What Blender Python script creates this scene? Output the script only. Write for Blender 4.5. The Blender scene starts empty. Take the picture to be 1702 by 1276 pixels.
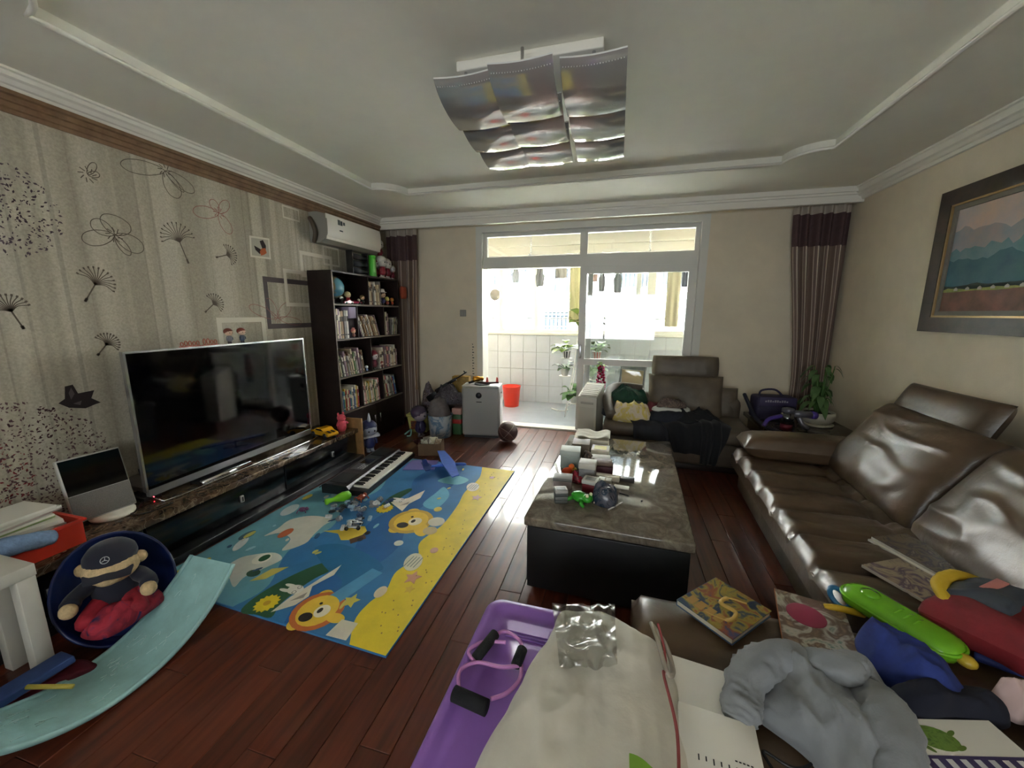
import bpy, bmesh, math, random
from mathutils import Vector, Matrix, Euler, noise
random.seed(7)
PI = math.pi
SC = bpy.context.scene
COL = SC.collection
# ------------------------------------------------------------------ camera, world, light, exposure
cam_d = bpy.data.cameras.new('camera'); CAM = bpy.data.objects.new('camera', cam_d); COL.objects.link(CAM)
FPX = 645.0
cam_d.sensor_fit = 'HORIZONTAL'; cam_d.sensor_width = 36.0; cam_d.lens = FPX / 1702.0 * 36.0
cam_d.clip_start = 0.02; cam_d.clip_end = 200
yaw, pit, rol = 0.26314193, 0.17956085, 0.00358243
_f = Vector((-math.sin(yaw)*math.cos(pit), math.cos(yaw)*math.cos(pit), -math.sin(pit)))
_r = Vector((math.cos(yaw), math.sin(yaw), 0)); _u = _r.cross(_f)
_r2 = _r*math.cos(rol) + _u*math.sin(rol); _u2 = -_r*math.sin(rol) + _u*math.cos(rol)
m3 = Matrix((_r2, _u2, -_f)).transposed()
CAM.matrix_world = Matrix.Translation((0, 0, 1.5)) @ m3.to_4x4()
SC.camera = CAM
w = bpy.data.worlds.new('sky'); SC.world = w; w.use_nodes = True
bg = w.node_tree.nodes['Background']; bg.inputs[0].default_value = (0.93, 0.97, 1.0, 1); bg.inputs[1].default_value = 4.7
def portal(name, loc, rot, sx, sy):      # daylight comes in through the glazing; a portal only guides the sampling of the sky
    l = bpy.data.lights.new(name, 'AREA'); l.shape = 'RECTANGLE'; l.size = sx; l.size_y = sy; l.cycles.is_portal = True
    o = bpy.data.objects.new(name, l); COL.objects.link(o); o.location = loc; o.rotation_euler = rot; return o
portal("balcony_daylight", (-0.3, 6.46, 1.75), (math.radians(-90), 0, 0), 4.8, 1.25)
portal('added_rear_window_portal', (-0.4, -2.22, 1.4), (math.radians(90), 0, 0), 3.0, 1.4)  # sky portal for the made-up window behind the camera
sl = bpy.data.lights.new('sun', 'SUN'); sl.energy = 125.0; sl.angle = math.radians(3); sl.color = (1.0, 0.99, 0.985)      # sun high over the roof behind, shining on the house opposite
SUN = bpy.data.objects.new('sun', sl); COL.objects.link(SUN); SUN.rotation_euler = Vector((0.15, 0.62, -0.77)).to_track_quat('-Z', 'Y').to_euler()
vs = SC.view_settings
vs.view_transform = 'Standard'; vs.look = 'None'; vs.gamma = 1.0; vs.use_curve_mapping = False; vs.exposure = 0.9
SC.display_settings.display_device = 'sRGB'
SC.cycles.max_bounces = 8; SC.cycles.diffuse_bounces = 5; SC.cycles.transparent_max_bounces = 12
SC.cycles.sample_clamp_indirect = 25.0; SC.cycles.use_denoising = True
SC.cycles.caustics_reflective = False; SC.cycles.caustics_refractive = False

# ------------------------------------------------------------------ materials
def lin(c):
    return tuple(((x/255)/12.92 if x/255 <= 0.04045 else ((x/255+0.055)/1.055)**2.4) for x in c) + (1,)
MATS = {}
def mat(name, c, rough=0.5, metal=0.0, spec=0.5, var=0.0, vs=8.0, bump=0.0, bs=60.0, coat=0.0, c2=None, sheen=0.0, emit=None, dist=0.005):
    if name in MATS: return MATS[name]
    m = bpy.data.materials.new(name); m.use_nodes = True; nt = m.node_tree; N = nt.nodes; L = nt.links
    b = N['Principled BSDF']; b.inputs['Roughness'].default_value = rough; b.inputs['Metallic'].default_value = metal
    b.inputs['Specular IOR Level'].default_value = spec; b.inputs['Coat Weight'].default_value = coat
    b.inputs['Base Color'].default_value = lin(c); b.inputs['Sheen Weight'].default_value = sheen
    if emit:
        b.inputs['Emission Color'].default_value = lin(c); b.inputs['Emission Strength'].default_value = emit
    if var or c2 or bump:
        tc = N.new('ShaderNodeTexCoord')
    if var or c2:
        nz = N.new('ShaderNodeTexNoise'); nz.inputs['Scale'].default_value = vs; nz.inputs['Detail'].default_value = 6; nz.inputs['Roughness'].default_value = 0.65
        L.new(tc.outputs['Object'], nz.inputs['Vector'])
        rp = N.new('ShaderNodeValToRGB'); e = rp.color_ramp.elements; e[0].position = 0.32; e[1].position = 0.68
        d = c2 if c2 else tuple(x*(1-var) for x in c)
        u = c if c2 else tuple(min(255, x*(1+var*0.6)) for x in c)
        e[0].color = lin(d); e[1].color = lin(u)
        L.new(nz.outputs['Fac'], rp.inputs['Fac']); L.new(rp.outputs['Color'], b.inputs['Base Color'])
    if bump:
        n2 = N.new('ShaderNodeTexNoise'); n2.inputs['Scale'].default_value = bs; n2.inputs['Detail'].default_value = 5
        L.new(tc.outputs['Object'], n2.inputs['Vector'])
        bp = N.new('ShaderNodeBump'); bp.inputs['Strength'].default_value = bump; bp.inputs['Distance'].default_value = dist
        L.new(n2.outputs['Fac'], bp.inputs['Height']); L.new(bp.outputs['Normal'], b.inputs['Normal'])
    MATS[name] = m; return m
def ramp(N, pts, interp='LINEAR'):
    rp = N.new('ShaderNodeValToRGB'); cr = rp.color_ramp; cr.interpolation = interp
    while len(cr.elements) < len(pts): cr.elements.new(0.5)
    for e, (p, c) in zip(cr.elements, pts): e.position = p; e.color = lin(c)
    return rp
def glass_mat(name, tint=(250, 252, 252), refl=0.09, rough=0.0):
    if name in MATS: return MATS[name]
    m = bpy.data.materials.new(name); m.use_nodes = True; nt = m.node_tree; N = nt.nodes; L = nt.links
    N.remove(N['Principled BSDF']); out = N['Material Output']
    t = N.new('ShaderNodeBsdfTransparent'); t.inputs[0].default_value = lin(tint)
    g = N.new('ShaderNodeBsdfGlossy'); g.inputs['Roughness'].default_value = rough
    lw = N.new('ShaderNodeLayerWeight'); lw.inputs[0].default_value = 0.25
    mp = N.new('ShaderNodeMath'); mp.operation = 'MULTIPLY_ADD'; mp.inputs[1].default_value = 0.5; mp.inputs[2].default_value = refl
    L.new(lw.outputs['Facing'], mp.inputs[0])
    mx = N.new('ShaderNodeMixShader'); L.new(mp.outputs[0], mx.inputs[0]); L.new(t.outputs[0], mx.inputs[1]); L.new(g.outputs[0], mx.inputs[2])
    L.new(mx.outputs[0], out.inputs[0]); MATS[name] = m; return m
def wood_planks():
    m = bpy.data.materials.new('plank_wood'); m.use_nodes = True; nt = m.node_tree; N = nt.nodes; L = nt.links; b = N['Principled BSDF']
    oi = N.new('ShaderNodeObjectInfo'); tc = N.new('ShaderNodeTexCoord')
    mp = N.new('ShaderNodeMapping'); mp.inputs['Scale'].default_value = (28, 2.2, 10); L.new(tc.outputs['Object'], mp.inputs['Vector'])
    ad = N.new('ShaderNodeVectorMath'); ad.operation = 'ADD'; L.new(mp.outputs[0], ad.inputs[0])
    sc = N.new('ShaderNodeMath'); sc.operation = 'MULTIPLY'; sc.inputs[1].default_value = 37; L.new(oi.outputs['Random'], sc.inputs[0]); L.new(sc.outputs[0], ad.inputs[1])
    nz = N.new('ShaderNodeTexNoise'); nz.inputs['Scale'].default_value = 1.0; nz.inputs['Detail'].default_value = 7; L.new(ad.outputs[0], nz.inputs['Vector'])
    rp = ramp(N, [(0.3, (64, 26, 14)), (0.7, (100, 46, 27))]); L.new(nz.outputs['Fac'], rp.inputs['Fac'])
    hs = N.new('ShaderNodeHueSaturation'); L.new(rp.outputs[0], hs.inputs['Color'])
    mr = N.new('ShaderNodeMapRange'); mr.inputs['To Min'].default_value = 0.88; mr.inputs['To Max'].default_value = 1.1; L.new(oi.outputs['Random'], mr.inputs['Value']); L.new(mr.outputs[0], hs.inputs['Value'])
    L.new(hs.outputs[0], b.inputs['Base Color']); b.inputs['Roughness'].default_value = 0.4; b.inputs['Specular IOR Level'].default_value = 0.3; b.inputs['Coat Weight'].default_value = 0.55; b.inputs['Coat Roughness'].default_value = 0.09; b.inputs['Coat IOR'].default_value = 1.5
    bp = N.new('ShaderNodeBump'); bp.inputs['Strength'].default_value = 0.08; bp.inputs['Distance'].default_value = 0.002; L.new(nz.outputs['Fac'], bp.inputs['Height']); L.new(bp.outputs[0], b.inputs['Normal'])
    return m
def wallpaper():
    m = bpy.data.materials.new('wallpaper'); m.use_nodes = True; nt = m.node_tree; N = nt.nodes; L = nt.links; b = N['Principled BSDF']
    tc = N.new('ShaderNodeTexCoord'); sp = N.new('ShaderNodeSeparateXYZ'); L.new(tc.outputs['Object'], sp.inputs[0])
    def stripes(scale, lo, hi, off):
        ma = N.new('ShaderNodeMath'); ma.operation = 'MULTIPLY_ADD'; ma.inputs[1].default_value = scale; ma.inputs[2].default_value = off; L.new(sp.outputs['Y'], ma.inputs[0])
        nz = N.new('ShaderNodeTexNoise'); nz.noise_dimensions = '1D'; nz.inputs['Scale'].default_value = 1; nz.inputs['Detail'].default_value = 3; L.new(ma.outputs[0], nz.inputs['W'])
        r = N.new('ShaderNodeMapRange'); r.inputs['From Min'].default_value = lo; r.inputs['From Max'].default_value = hi; L.new(nz.outputs['Fac'], r.inputs['Value']); return r
    s1 = stripes(5.0, 0.42, 0.58, 3.1); s2 = stripes(22.0, 0.62, 0.68, 8.7)
    rp = ramp(N, [(0, (176, 167, 148)), (1, (200, 192, 173))]); L.new(s1.outputs[0], rp.inputs['Fac'])
    mx = N.new('ShaderNodeMix'); mx.data_type = 'RGBA'; mx.inputs[7].default_value = lin((118, 108, 94)); L.new(rp.outputs[0], mx.inputs[6])
    mu = N.new('ShaderNodeMath'); mu.operation = 'MULTIPLY'; mu.inputs[1].default_value = 0.32; L.new(s2.outputs[0], mu.inputs[0]); L.new(mu.outputs[0], mx.inputs[0])
    nz = N.new('ShaderNodeTexNoise'); nz.inputs['Scale'].default_value = 90; nz.inputs['Detail'].default_value = 4; L.new(tc.outputs['Object'], nz.inputs['Vector'])
    m2 = N.new('ShaderNodeMix'); m2.data_type = 'RGBA'; m2.blend_type = 'MULTIPLY'; m2.inputs[0].default_value = 0.35; L.new(mx.outputs[2], m2.inputs[6])
    r2 = ramp(N, [(0.3, (150, 146, 140)), (0.7, (255, 255, 255))]); L.new(nz.outputs['Fac'], r2.inputs['Fac']); L.new(r2.outputs[0], m2.inputs[7])
    L.new(m2.outputs[2], b.inputs['Base Color']); b.inputs['Roughness'].default_value = 0.75
    return m
def marble(name, cols, scale=5.0, rough=0.08, vein=0.3):
    m = bpy.data.materials.new(name); m.use_nodes = True; nt = m.node_tree; N = nt.nodes; L = nt.links; b = N['Principled BSDF']
    tc = N.new('ShaderNodeTexCoord'); nz = N.new('ShaderNodeTexNoise'); nz.inputs['Scale'].default_value = scale; nz.inputs['Detail'].default_value = 9; nz.inputs['Roughness'].default_value = 0.7; nz.inputs['Distortion'].default_value = 1.6
    L.new(tc.outputs['Object'], nz.inputs['Vector'])
    rp = ramp(N, cols); L.new(nz.outputs['Fac'], rp.inputs['Fac'])
    v = N.new('ShaderNodeTexVoronoi'); v.feature = 'DISTANCE_TO_EDGE'; v.inputs['Scale'].default_value = scale*1.7
    n3 = N.new('ShaderNodeTexNoise'); n3.inputs['Scale'].default_value = scale; L.new(tc.outputs['Object'], n3.inputs['Vector'])
    mxv = N.new('ShaderNodeMix'); mxv.data_type = 'VECTOR'; mxv.inputs[0].default_value = 0.35; L.new(tc.outputs['Object'], mxv.inputs[4]); L.new(n3.outputs['Color'], mxv.inputs[5]); L.new(mxv.outputs[1], v.inputs['Vector'])
    r3 = ramp(N, [(0.0, (255, 255, 255)), (0.035, (0, 0, 0))]); L.new(v.outputs['Distance'], r3.inputs['Fac'])
    mu = N.new('ShaderNodeMath'); mu.operation = 'MULTIPLY'; mu.inputs[1].default_value = vein; L.new(r3.outputs[0], mu.inputs[0])
    mx = N.new('ShaderNodeMix'); mx.data_type = 'RGBA'; mx.inputs[7].default_value = lin((176, 158, 132)); L.new(mu.outputs[0], mx.inputs[0]); L.new(rp.outputs[0], mx.inputs[6])
    L.new(mx.outputs[2], b.inputs['Base Color']); b.inputs['Roughness'].default_value = rough; b.inputs['Specular IOR Level'].default_value = 0.7
    return m
def leather(name, c, rough=0.38):
    m = bpy.data.materials.new(name); m.use_nodes = True; nt = m.node_tree; N = nt.nodes; L = nt.links; b = N['Principled BSDF']
    tc = N.new('ShaderNodeTexCoord')
    nz = N.new('ShaderNodeTexNoise'); nz.inputs['Scale'].default_value = 5; nz.inputs['Detail'].default_value = 6; L.new(tc.outputs['Object'], nz.inputs['Vector'])
    rp = ramp(N, [(0.3, tuple(x*0.8 for x in c)), (0.7, tuple(x*1.12 for x in c))]); L.new(nz.outputs['Fac'], rp.inputs['Fac']); L.new(rp.outputs[0], b.inputs['Base Color'])
    v = N.new('ShaderNodeTexVoronoi'); v.inputs['Scale'].default_value = 260; L.new(tc.outputs['Object'], v.inputs['Vector'])
    n2 = N.new('ShaderNodeTexNoise'); n2.inputs['Scale'].default_value = 14; n2.inputs['Detail'].default_value = 3; n2.inputs['Distortion'].default_value = 0.8; L.new(tc.outputs['Object'], n2.inputs['Vector'])
    b1 = N.new('ShaderNodeBump'); b1.inputs['Strength'].default_value = 0.15; b1.inputs['Distance'].default_value = 0.001; L.new(v.outputs['Distance'], b1.inputs['Height'])
    b2 = N.new('ShaderNodeBump'); b2.inputs['Strength'].default_value = 0.3; b2.inputs['Distance'].default_value = 0.007; L.new(n2.outputs['Fac'], b2.inputs['Height']); L.new(b1.outputs[0], b2.inputs['Normal'])
    L.new(b2.outputs[0], b.inputs['Normal']); b.inputs['Roughness'].default_value = rough; b.inputs['Specular IOR Level'].default_value = 0.6
    return m
def cover_art(name, cols, scale=9.0, rough=0.3):
    if name in MATS: return MATS[name]
    m = bpy.data.materials.new(name); m.use_nodes = True; nt = m.node_tree; N = nt.nodes; L = nt.links; b = N['Principled BSDF']
    tc = N.new('ShaderNodeTexCoord'); nz = N.new('ShaderNodeTexNoise'); nz.inputs['Scale'].default_value = scale; nz.inputs['Detail'].default_value = 3; nz.inputs['Distortion'].default_value = 1.5
    L.new(tc.outputs['Object'], nz.inputs['Vector'])
    k = len(cols); rp = ramp(N, [(0.3+0.4*i/(k-1), c) for i, c in enumerate(cols)], 'EASE'); L.new(nz.outputs['Fac'], rp.inputs['Fac']); L.new(rp.outputs[0], b.inputs['Base Color'])
    b.inputs['Roughness'].default_value = rough; MATS[name] = m; return m

WHITE = mat('white_paint', (234, 230, 220), 0.45)
PLASTER = mat('plaster_wall', (222, 209, 186), 0.8, var=0.03, vs=3, bump=0.15, bs=120)
CEILM = mat('ceiling_paint', (232, 229, 217), 0.8, var=0.02, vs=2)
DARKLAC = mat('black_lacquer', (14, 14, 16), 0.18, spec=0.6)
DARKWOOD = mat('dark_brown_wood', (42, 30, 27), 0.35, c2=(30, 20, 19), vs=12)
BLACKPL = mat('black_plastic', (18, 18, 20), 0.35)
MARBLE_B = marble('brown_marble', [(0.28, (38, 26, 20)), (0.5, (78, 60, 46)), (0.68, (128, 108, 84))], 6.0, 0.12)
MARBLE_T = marble('grey_brown_marble', [(0.28, (70, 62, 54)), (0.5, (104, 95, 84)), (0.7, (140, 130, 114))], 9.0, 0.06, 0.07)
LEATHER = leather('brown_leather', (86, 68, 51), 0.3)
LEATHER_D = leather('dark_brown_leather', (88, 74, 60), 0.5)
SILVER = mat('silver_metal', (190, 190, 192), 0.25, metal=0.9)
CHROME = mat('chrome', (220, 220, 222), 0.08, metal=1.0)
SCREEN = mat('black_screen', (5, 5, 6), 0.06, spec=0.6)
GLASS = glass_mat('window_glass')
PAPER = mat('paper_white', (226, 222, 212), 0.7)
PAGES = mat('book_pages', (206, 198, 180), 0.8)
GREYPL = mat('grey_plastic', (128, 126, 124), 0.4)

# ------------------------------------------------------------------ mesh helpers
class MB:
    def __init__(s): s.v = []; s.f = []; s.mi = []; s.sm = []
    def add(s, vs, fs, mi=0, sm=False, M=None):
        o = len(s.v)
        for p in vs:
            p = Vector(p); s.v.append(M @ p if M else p)
        for f in fs: s.f.append([o+i for i in f]); s.mi.append(mi); s.sm.append(sm)
        return s
    def box(s, a, b, mi=0, M=None):
        (x0, y0, z0), (x1, y1, z1) = a, b
        return s.add([(x0,y0,z0),(x1,y0,z0),(x1,y1,z0),(x0,y1,z0),(x0,y0,z1),(x1,y0,z1),(x1,y1,z1),(x0,y1,z1)],
                     [(0,3,2,1),(4,5,6,7),(0,1,5,4),(1,2,6,5),(2,3,7,6),(3,0,4,7)], mi, False, M)
    def rbox(s, a, b, r=0.01, seg=2, mi=0, M=None, sm=True):
        bm = bmesh.new(); t = MB(); t.box(a, b); vv = [bm.verts.new(p) for p in t.v]
        for f in t.f: bm.faces.new([vv[i] for i in f])
        r = min(r, 0.49*min(abs(b[i]-a[i]) for i in range(3)))
        bmesh.ops.bevel(bm, geom=list(bm.edges), offset=r, segments=seg, profile=0.5, affect='EDGES', clamp_overlap=True)
        bm.verts.index_update()
        s.add([v.co.copy() for v in bm.verts], [[v.index for v in f.verts] for f in bm.faces], mi, sm, M); bm.free(); return s
    def lathe(s, prof, n=20, mi=0, M=None, sm=True, cap=True):
        vs = []; fs = []
        for r, z in prof:
            for i in range(n): a = 2*PI*i/n; vs.append((r*math.cos(a), r*math.sin(a), z))
        k = len(prof)
        for j in range(k-1):
            for i in range(n): fs.append((j*n+i, j*n+(i+1)%n, (j+1)*n+(i+1)%n, (j+1)*n+i))
        if cap:
            fs.append(tuple(reversed(range(n)))); fs.append(tuple((k-1)*n+i for i in range(n)))
        return s.add(vs, fs, mi, sm, M)
    def cyl(s, p, q, r, n=12, mi=0, r2=None, sm=True):
        p = Vector(p); q = Vector(q); d = q-p; M = Matrix.Translation(p) @ d.to_track_quat('Z', 'Y').to_matrix().to_4x4()
        return s.lathe([(r, 0), (r if r2 is None else r2, d.length)], n, mi, M, sm)
    def tube(s, pts, r, n=8, mi=0, closed=False):
        pts = [Vector(p) for p in pts]; k = len(pts); vs = []; fs = []
        up = Vector((0, 0, 1)); prev = None
        for i, p in enumerate(pts):
            a = pts[i-1] if (i > 0 or closed) else p; b = pts[(i+1) % k] if (i < k-1 or closed) else p
            t = (b-a).normalized() if (b-a).length > 1e-9 else Vector((0, 0, 1))
            if prev is None:
                x = t.cross(up); x = x.normalized() if x.length > 1e-3 else Vector((1, 0, 0))
            else:
                x = (prev - t*prev.dot(t)); x = x.normalized() if x.length > 1e-6 else prev
            prev = x; y = t.cross(x); rr = r[i] if isinstance(r, (list, tuple)) else r
            for j in range(n): an = 2*PI*j/n; vs.append(p + x*rr*math.cos(an) + y*rr*math.sin(an))
        for i in range(k if closed else k-1):
            i2 = (i+1) % k
            for j in range(n): fs.append((i*n+j, i*n+(j+1)%n, i2*n+(j+1)%n, i2*n+j))
        if not closed: fs.append(tuple(reversed(range(n)))); fs.append(tuple((k-1)*n+j for j in range(n)))
        return s.add(vs, fs, mi, True)
    def sphere(s, c, r, n=14, m=9, mi=0, M=None):
        if not isinstance(r, (tuple, list)): r = (r, r, r)
        vs = [(c[0], c[1], c[2]-r[2])]; fs = []
        for j in range(1, m):
            t = -PI/2 + PI*j/m
            for i in range(n): a = 2*PI*i/n; vs.append((c[0]+r[0]*math.cos(t)*math.cos(a), c[1]+r[1]*math.cos(t)*math.sin(a), c[2]+r[2]*math.sin(t)))
        vs.append((c[0], c[1], c[2]+r[2])); e = len(vs)-1
        for i in range(n): fs.append((0, 1+(i+1)%n, 1+i)); fs.append((e, e-n+i, e-n+(i+1)%n))
        for j in range(m-2):
            for i in range(n): a = 1+j*n; fs.append((a+i, a+(i+1)%n, a+n+(i+1)%n, a+n+i))
        return s.add(vs, fs, mi, True, M)
    def prism(s, poly, z0, z1, mi=0, M=None, sm=False):
        n = len(poly); vs = [(x, y, z0) for x, y in poly] + [(x, y, z1) for x, y in poly]
        fs = [tuple(reversed(range(n))), tuple(range(n, 2*n))] + [(i, (i+1)%n, n+(i+1)%n, n+i) for i in range(n)]
        return s.add(vs, fs, mi, sm, M)
    def grid(s, fn, nu, nv, mi=0, sm=True, M=None):
        vs = [fn(i/nu, j/nv) for j in range(nv+1) for i in range(nu+1)]
        fs = [(j*(nu+1)+i, j*(nu+1)+i+1, (j+1)*(nu+1)+i+1, (j+1)*(nu+1)+i) for j in range(nv) for i in range(nu)]
        return s.add(vs, fs, mi, sm, M)
    def build(s, name, mats, parent=None, loc=None, rot=None):
        me = bpy.data.meshes.new(name)
        me.from_pydata([tuple(v) for v in s.v], [], s.f)
        if not isinstance(mats, (list, tuple)): mats = [mats]
        for m in mats: me.materials.append(m)
        me.polygons.foreach_set('material_index', s.mi); me.polygons.foreach_set('use_smooth', s.sm); me.update()
        bm = bmesh.new(); bm.from_mesh(me); bmesh.ops.recalc_face_normals(bm, faces=bm.faces); bm.to_mesh(me); bm.free()
        return obj(name, me, parent, loc, rot)
def obj(name, me, parent=None, loc=None, rot=None):
    o = bpy.data.objects.new(name, me); COL.objects.link(o)
    if loc: o.location = loc
    if rot: o.rotation_euler = rot
    if parent: o.parent = parent
    return o
def tag(o, label=None, cat=None, group=None, kind=None):
    if label: o['label'] = label
    if cat: o['category'] = cat
    if group: o['group'] = group
    if kind: o['kind'] = kind
    return o
def thing(name, label, cat, loc=(0, 0, 0), rz=0.0, group=None):
    o = bpy.data.objects.new(name, None); COL.objects.link(o); o.location = loc; o.rotation_euler = (0, 0, rz); o.empty_display_size = 0.05
    return tag(o, label, cat, group)
def struct(name, mb, m, parent=None):
    o = mb.build(name, m, parent)
    if not parent: o['kind'] = 'structure'
    return o
def T(x, y, z, rx=0, ry=0, rz=0): return Matrix.Translation((x, y, z)) @ Euler((rx, ry, rz)).to_matrix().to_4x4()
def R(d): return math.radians(d)
def smooth_loop(pts, n):
    k = len(pts); out = []
    for i in range(n):
        t = i*k/n; a = int(t); u = t-a
        p0, p1, p2, p3 = (Vector(pts[(a+j-1) % k]) for j in range(4))
        out.append(0.5*((2*p1)+(-p0+p2)*u+(2*p0-5*p1+4*p2-p3)*u*u+(-p0+3*p1-3*p2+p3)*u**3))
    return out
def smooth_path(pts, n):
    pts = [Vector(p) for p in pts]; k = len(pts)-1; out = []
    for i in range(n+1):
        t = min(i*k/n, k-1e-6); a = int(t); u = t-a
        p0, p1, p2, p3 = pts[max(a-1, 0)], pts[a], pts[a+1], pts[min(a+2, k)]
        out.append(0.5*((2*p1)+(-p0+p2)*u+(2*p0-5*p1+4*p2-p3)*u*u+(-p0+3*p1-3*p2+p3)*u**3))
    return out
def ridged(p):
    return 1-abs(noise.noise(p))*2
def pile(outline, z0, h, seed=0, fold=0.02, fs=9.0, stretch=(1, 1), n=64, rings=16, base=None, edge=3.0, mb=None, mi=0, under=0.0):
    """heap of soft cloth lying on a support: rounded body with creases, outline given in plan"""
    mb = mb or MB(); o = smooth_loop([(x, y, 0) for x, y in outline], n)
    c = sum(o, Vector((0, 0, 0)))/n; bz = base or (lambda x, y: z0)
    vs = []; fs_ = []
    sv = Vector((seed*3.7, seed*1.3, seed*0.7))
    def ht(p, t):
        q = Vector((p.x*fs*stretch[0], p.y*fs*stretch[1], 0))+sv
        body = h*max(0.0, 1-t**edge)**0.55
        w1 = noise.noise(q*0.55); w2 = noise.noise(q*0.7+Vector((9, 4, 2)))
        f1 = 1-abs(math.sin(1.5*q.x+0.5*q.y+2.2*w1))**0.8; f2 = 1-abs(math.sin(-0.7*q.x+1.4*q.y+2.4*w2))**0.8
        cr = fold*(0.9*f1*(0.5+w2)+0.7*f2*(0.4+w1)+0.5*w1-0.25+0.42*ridged(Vector((q.x*1.9, q.y*0.8, 3.1)))*(0.5+w2)+0.3*ridged(Vector((q.x*1.1+q.y*1.2, q.y*2.2-q.x, 8.2)))*(0.4+w1))*min(1.0, (1-t)*5)
        return bz(p.x, p.y)+max(0.002, body+cr)
    vs.append((c.x, c.y, ht(c, 0)))
    for k in range(1, rings+1):
        t = (k/rings)**0.8
        for p in o:
            q = c+(p-c)*t
            if k == rings: vs.append((q.x, q.y, bz(q.x, q.y)))
            else:
                w = 1+0.05*noise.noise(Vector((q.x*14, q.y*14, seed+k*0.1)))*t
                q2 = c+(p-c)*t*w; vs.append((q2.x, q2.y, ht(q, t)))
    for i in range(n): fs_.append((0, 1+i, 1+(i+1) % n))
    for k in range(rings-1):
        a = 1+k*n
        for i in range(n): fs_.append((a+i, a+n+i, a+n+(i+1) % n, a+(i+1) % n))
    a = 1+(rings-1)*n; fs_.append(tuple(a+i for i in range(n)))
    return mb.add(vs, fs_, mi, True)
def wtube(path, radii, seed=0, amp=0.15, n=26, m=60, mb=None, mi=0, flat=1.0):
    """soft sleeve: tube with gathered wrinkles across its length"""
    mb = mb or MB(); P = smooth_path(path, m); vs = []; fs = []; prev = None
    for i, p in enumerate(P):
        t = (P[min(i+1, m)]-P[max(i-1, 0)]).normalized(); x = t.cross(Vector((0, 0, 1))).normalized() if prev is None else (prev-t*prev.dot(t)).normalized(); prev = x; y = t.cross(x)
        v = i/m*(len(radii)-1); a = min(int(v), len(radii)-2); rr = radii[a]+(radii[a+1]-radii[a])*(v-a)
        for j in range(n):
            an = 2*PI*j/n; w = noise.noise(Vector((math.cos(an)*1.3, math.sin(an)*1.3, i/m*4+seed)))
            f = 1+amp*(ridged(Vector((i/m*9+w*1.5, math.cos(an)*1.2, math.sin(an)*1.2+seed)))-0.4)+amp*0.8*w
            vs.append(p+(x*math.cos(an)+y*math.sin(an)*flat)*rr*f)
    for i in range(m):
        for j in range(n): fs.append((i*n+j, i*n+(j+1) % n, (i+1)*n+(j+1) % n, (i+1)*n+j))
    fs.append(tuple(reversed(range(n)))); fs.append(tuple(m*n+j for j in range(n)))
    return mb.add(vs, fs, mi, True)
def drape(path, side, width, seed=0, fold=0.015, fr=7, n=28, m=40, thick=0.006, wf=None, mb=None, mi=0):
    """cloth sheet hanging along a path; side = sideways unit vector"""
    mb = mb or MB(); P = smooth_path(path, n); side = Vector(side).normalized(); g1 = []; nrm = []
    for i, p in enumerate(P):
        t = (P[min(i+1, n)]-P[max(i-1, 0)]).normalized(); nrm.append(side.cross(t).normalized())
    def pt(u, v, off):
        i = min(int(round(v*n)), n); ww = width*(wf(v) if wf else 1.0)
        s = (u-0.5)*ww; d = fold*(math.sin(u*fr*PI+noise.noise(Vector((v*2, seed, 0)))*2.5)+0.6*noise.noise(Vector((u*6, v*4, seed))))*min(1, 0.35+v)
        return P[i]+side*s*(1+0.05*noise.noise(Vector((v*4, seed+9, u))))+nrm[i]*(d+off)
    vs = []; fs = []
    for off in (0, thick):
        for j in range(n+1):
            for i in range(m+1): vs.append(pt(i/m, j/n, off))
    K = (m+1)*(n+1); W = m+1
    for j in range(n):
        for i in range(m):
            a = j*W+i; fs.append((a, a+1, a+W+1, a+W)); fs.append((K+a, K+a+W, K+a+W+1, K+a+1))
    for j in range(n): a = j*W; fs.append((a, a+W, K+a+W, K+a)); a += m; fs.append((a, K+a, K+a+W, a+W))
    for i in range(m): fs.append((i, K+i, K+i+1, i+1)); a = n*W+i; fs.append((a, a+1, K+a+1, K+a))
    return mb.add(vs, fs, mi, True)
def pillow(sx, sy, sz, seed=0, wr=0.01, n=26, M=None, mb=None, mi=0, e=0.42, pinch=0.06, ws=7):
    """stuffed cushion: thickness along z, seam all round, wrinkles"""
    mb = mb or MB()
    def f(sgn):
        def g(a, b):
            u = 2*a-1; v = 2*b-1
            x = sx/2*u*(1-pinch*(1-v*v)*0.6+0.0); y = sy/2*v*(1-pinch*(1-u*u)*0.6)
            h = ((1-abs(u)**3.2)*(1-abs(v)**3.2))**e
            q = Vector((x*ws, y*ws*0.45, seed*2.1+sgn))
            wv = wr*(ridged(q)-0.4)*min(1, h*1.5)
            return (x, y, sgn*(sz/2*h+max(0, wv)*1.0))
        return g
    mb.grid(f(1), n, n, mi, True, M); mb.grid(f(-1), n, n, mi, True, M)
    return mb

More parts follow.
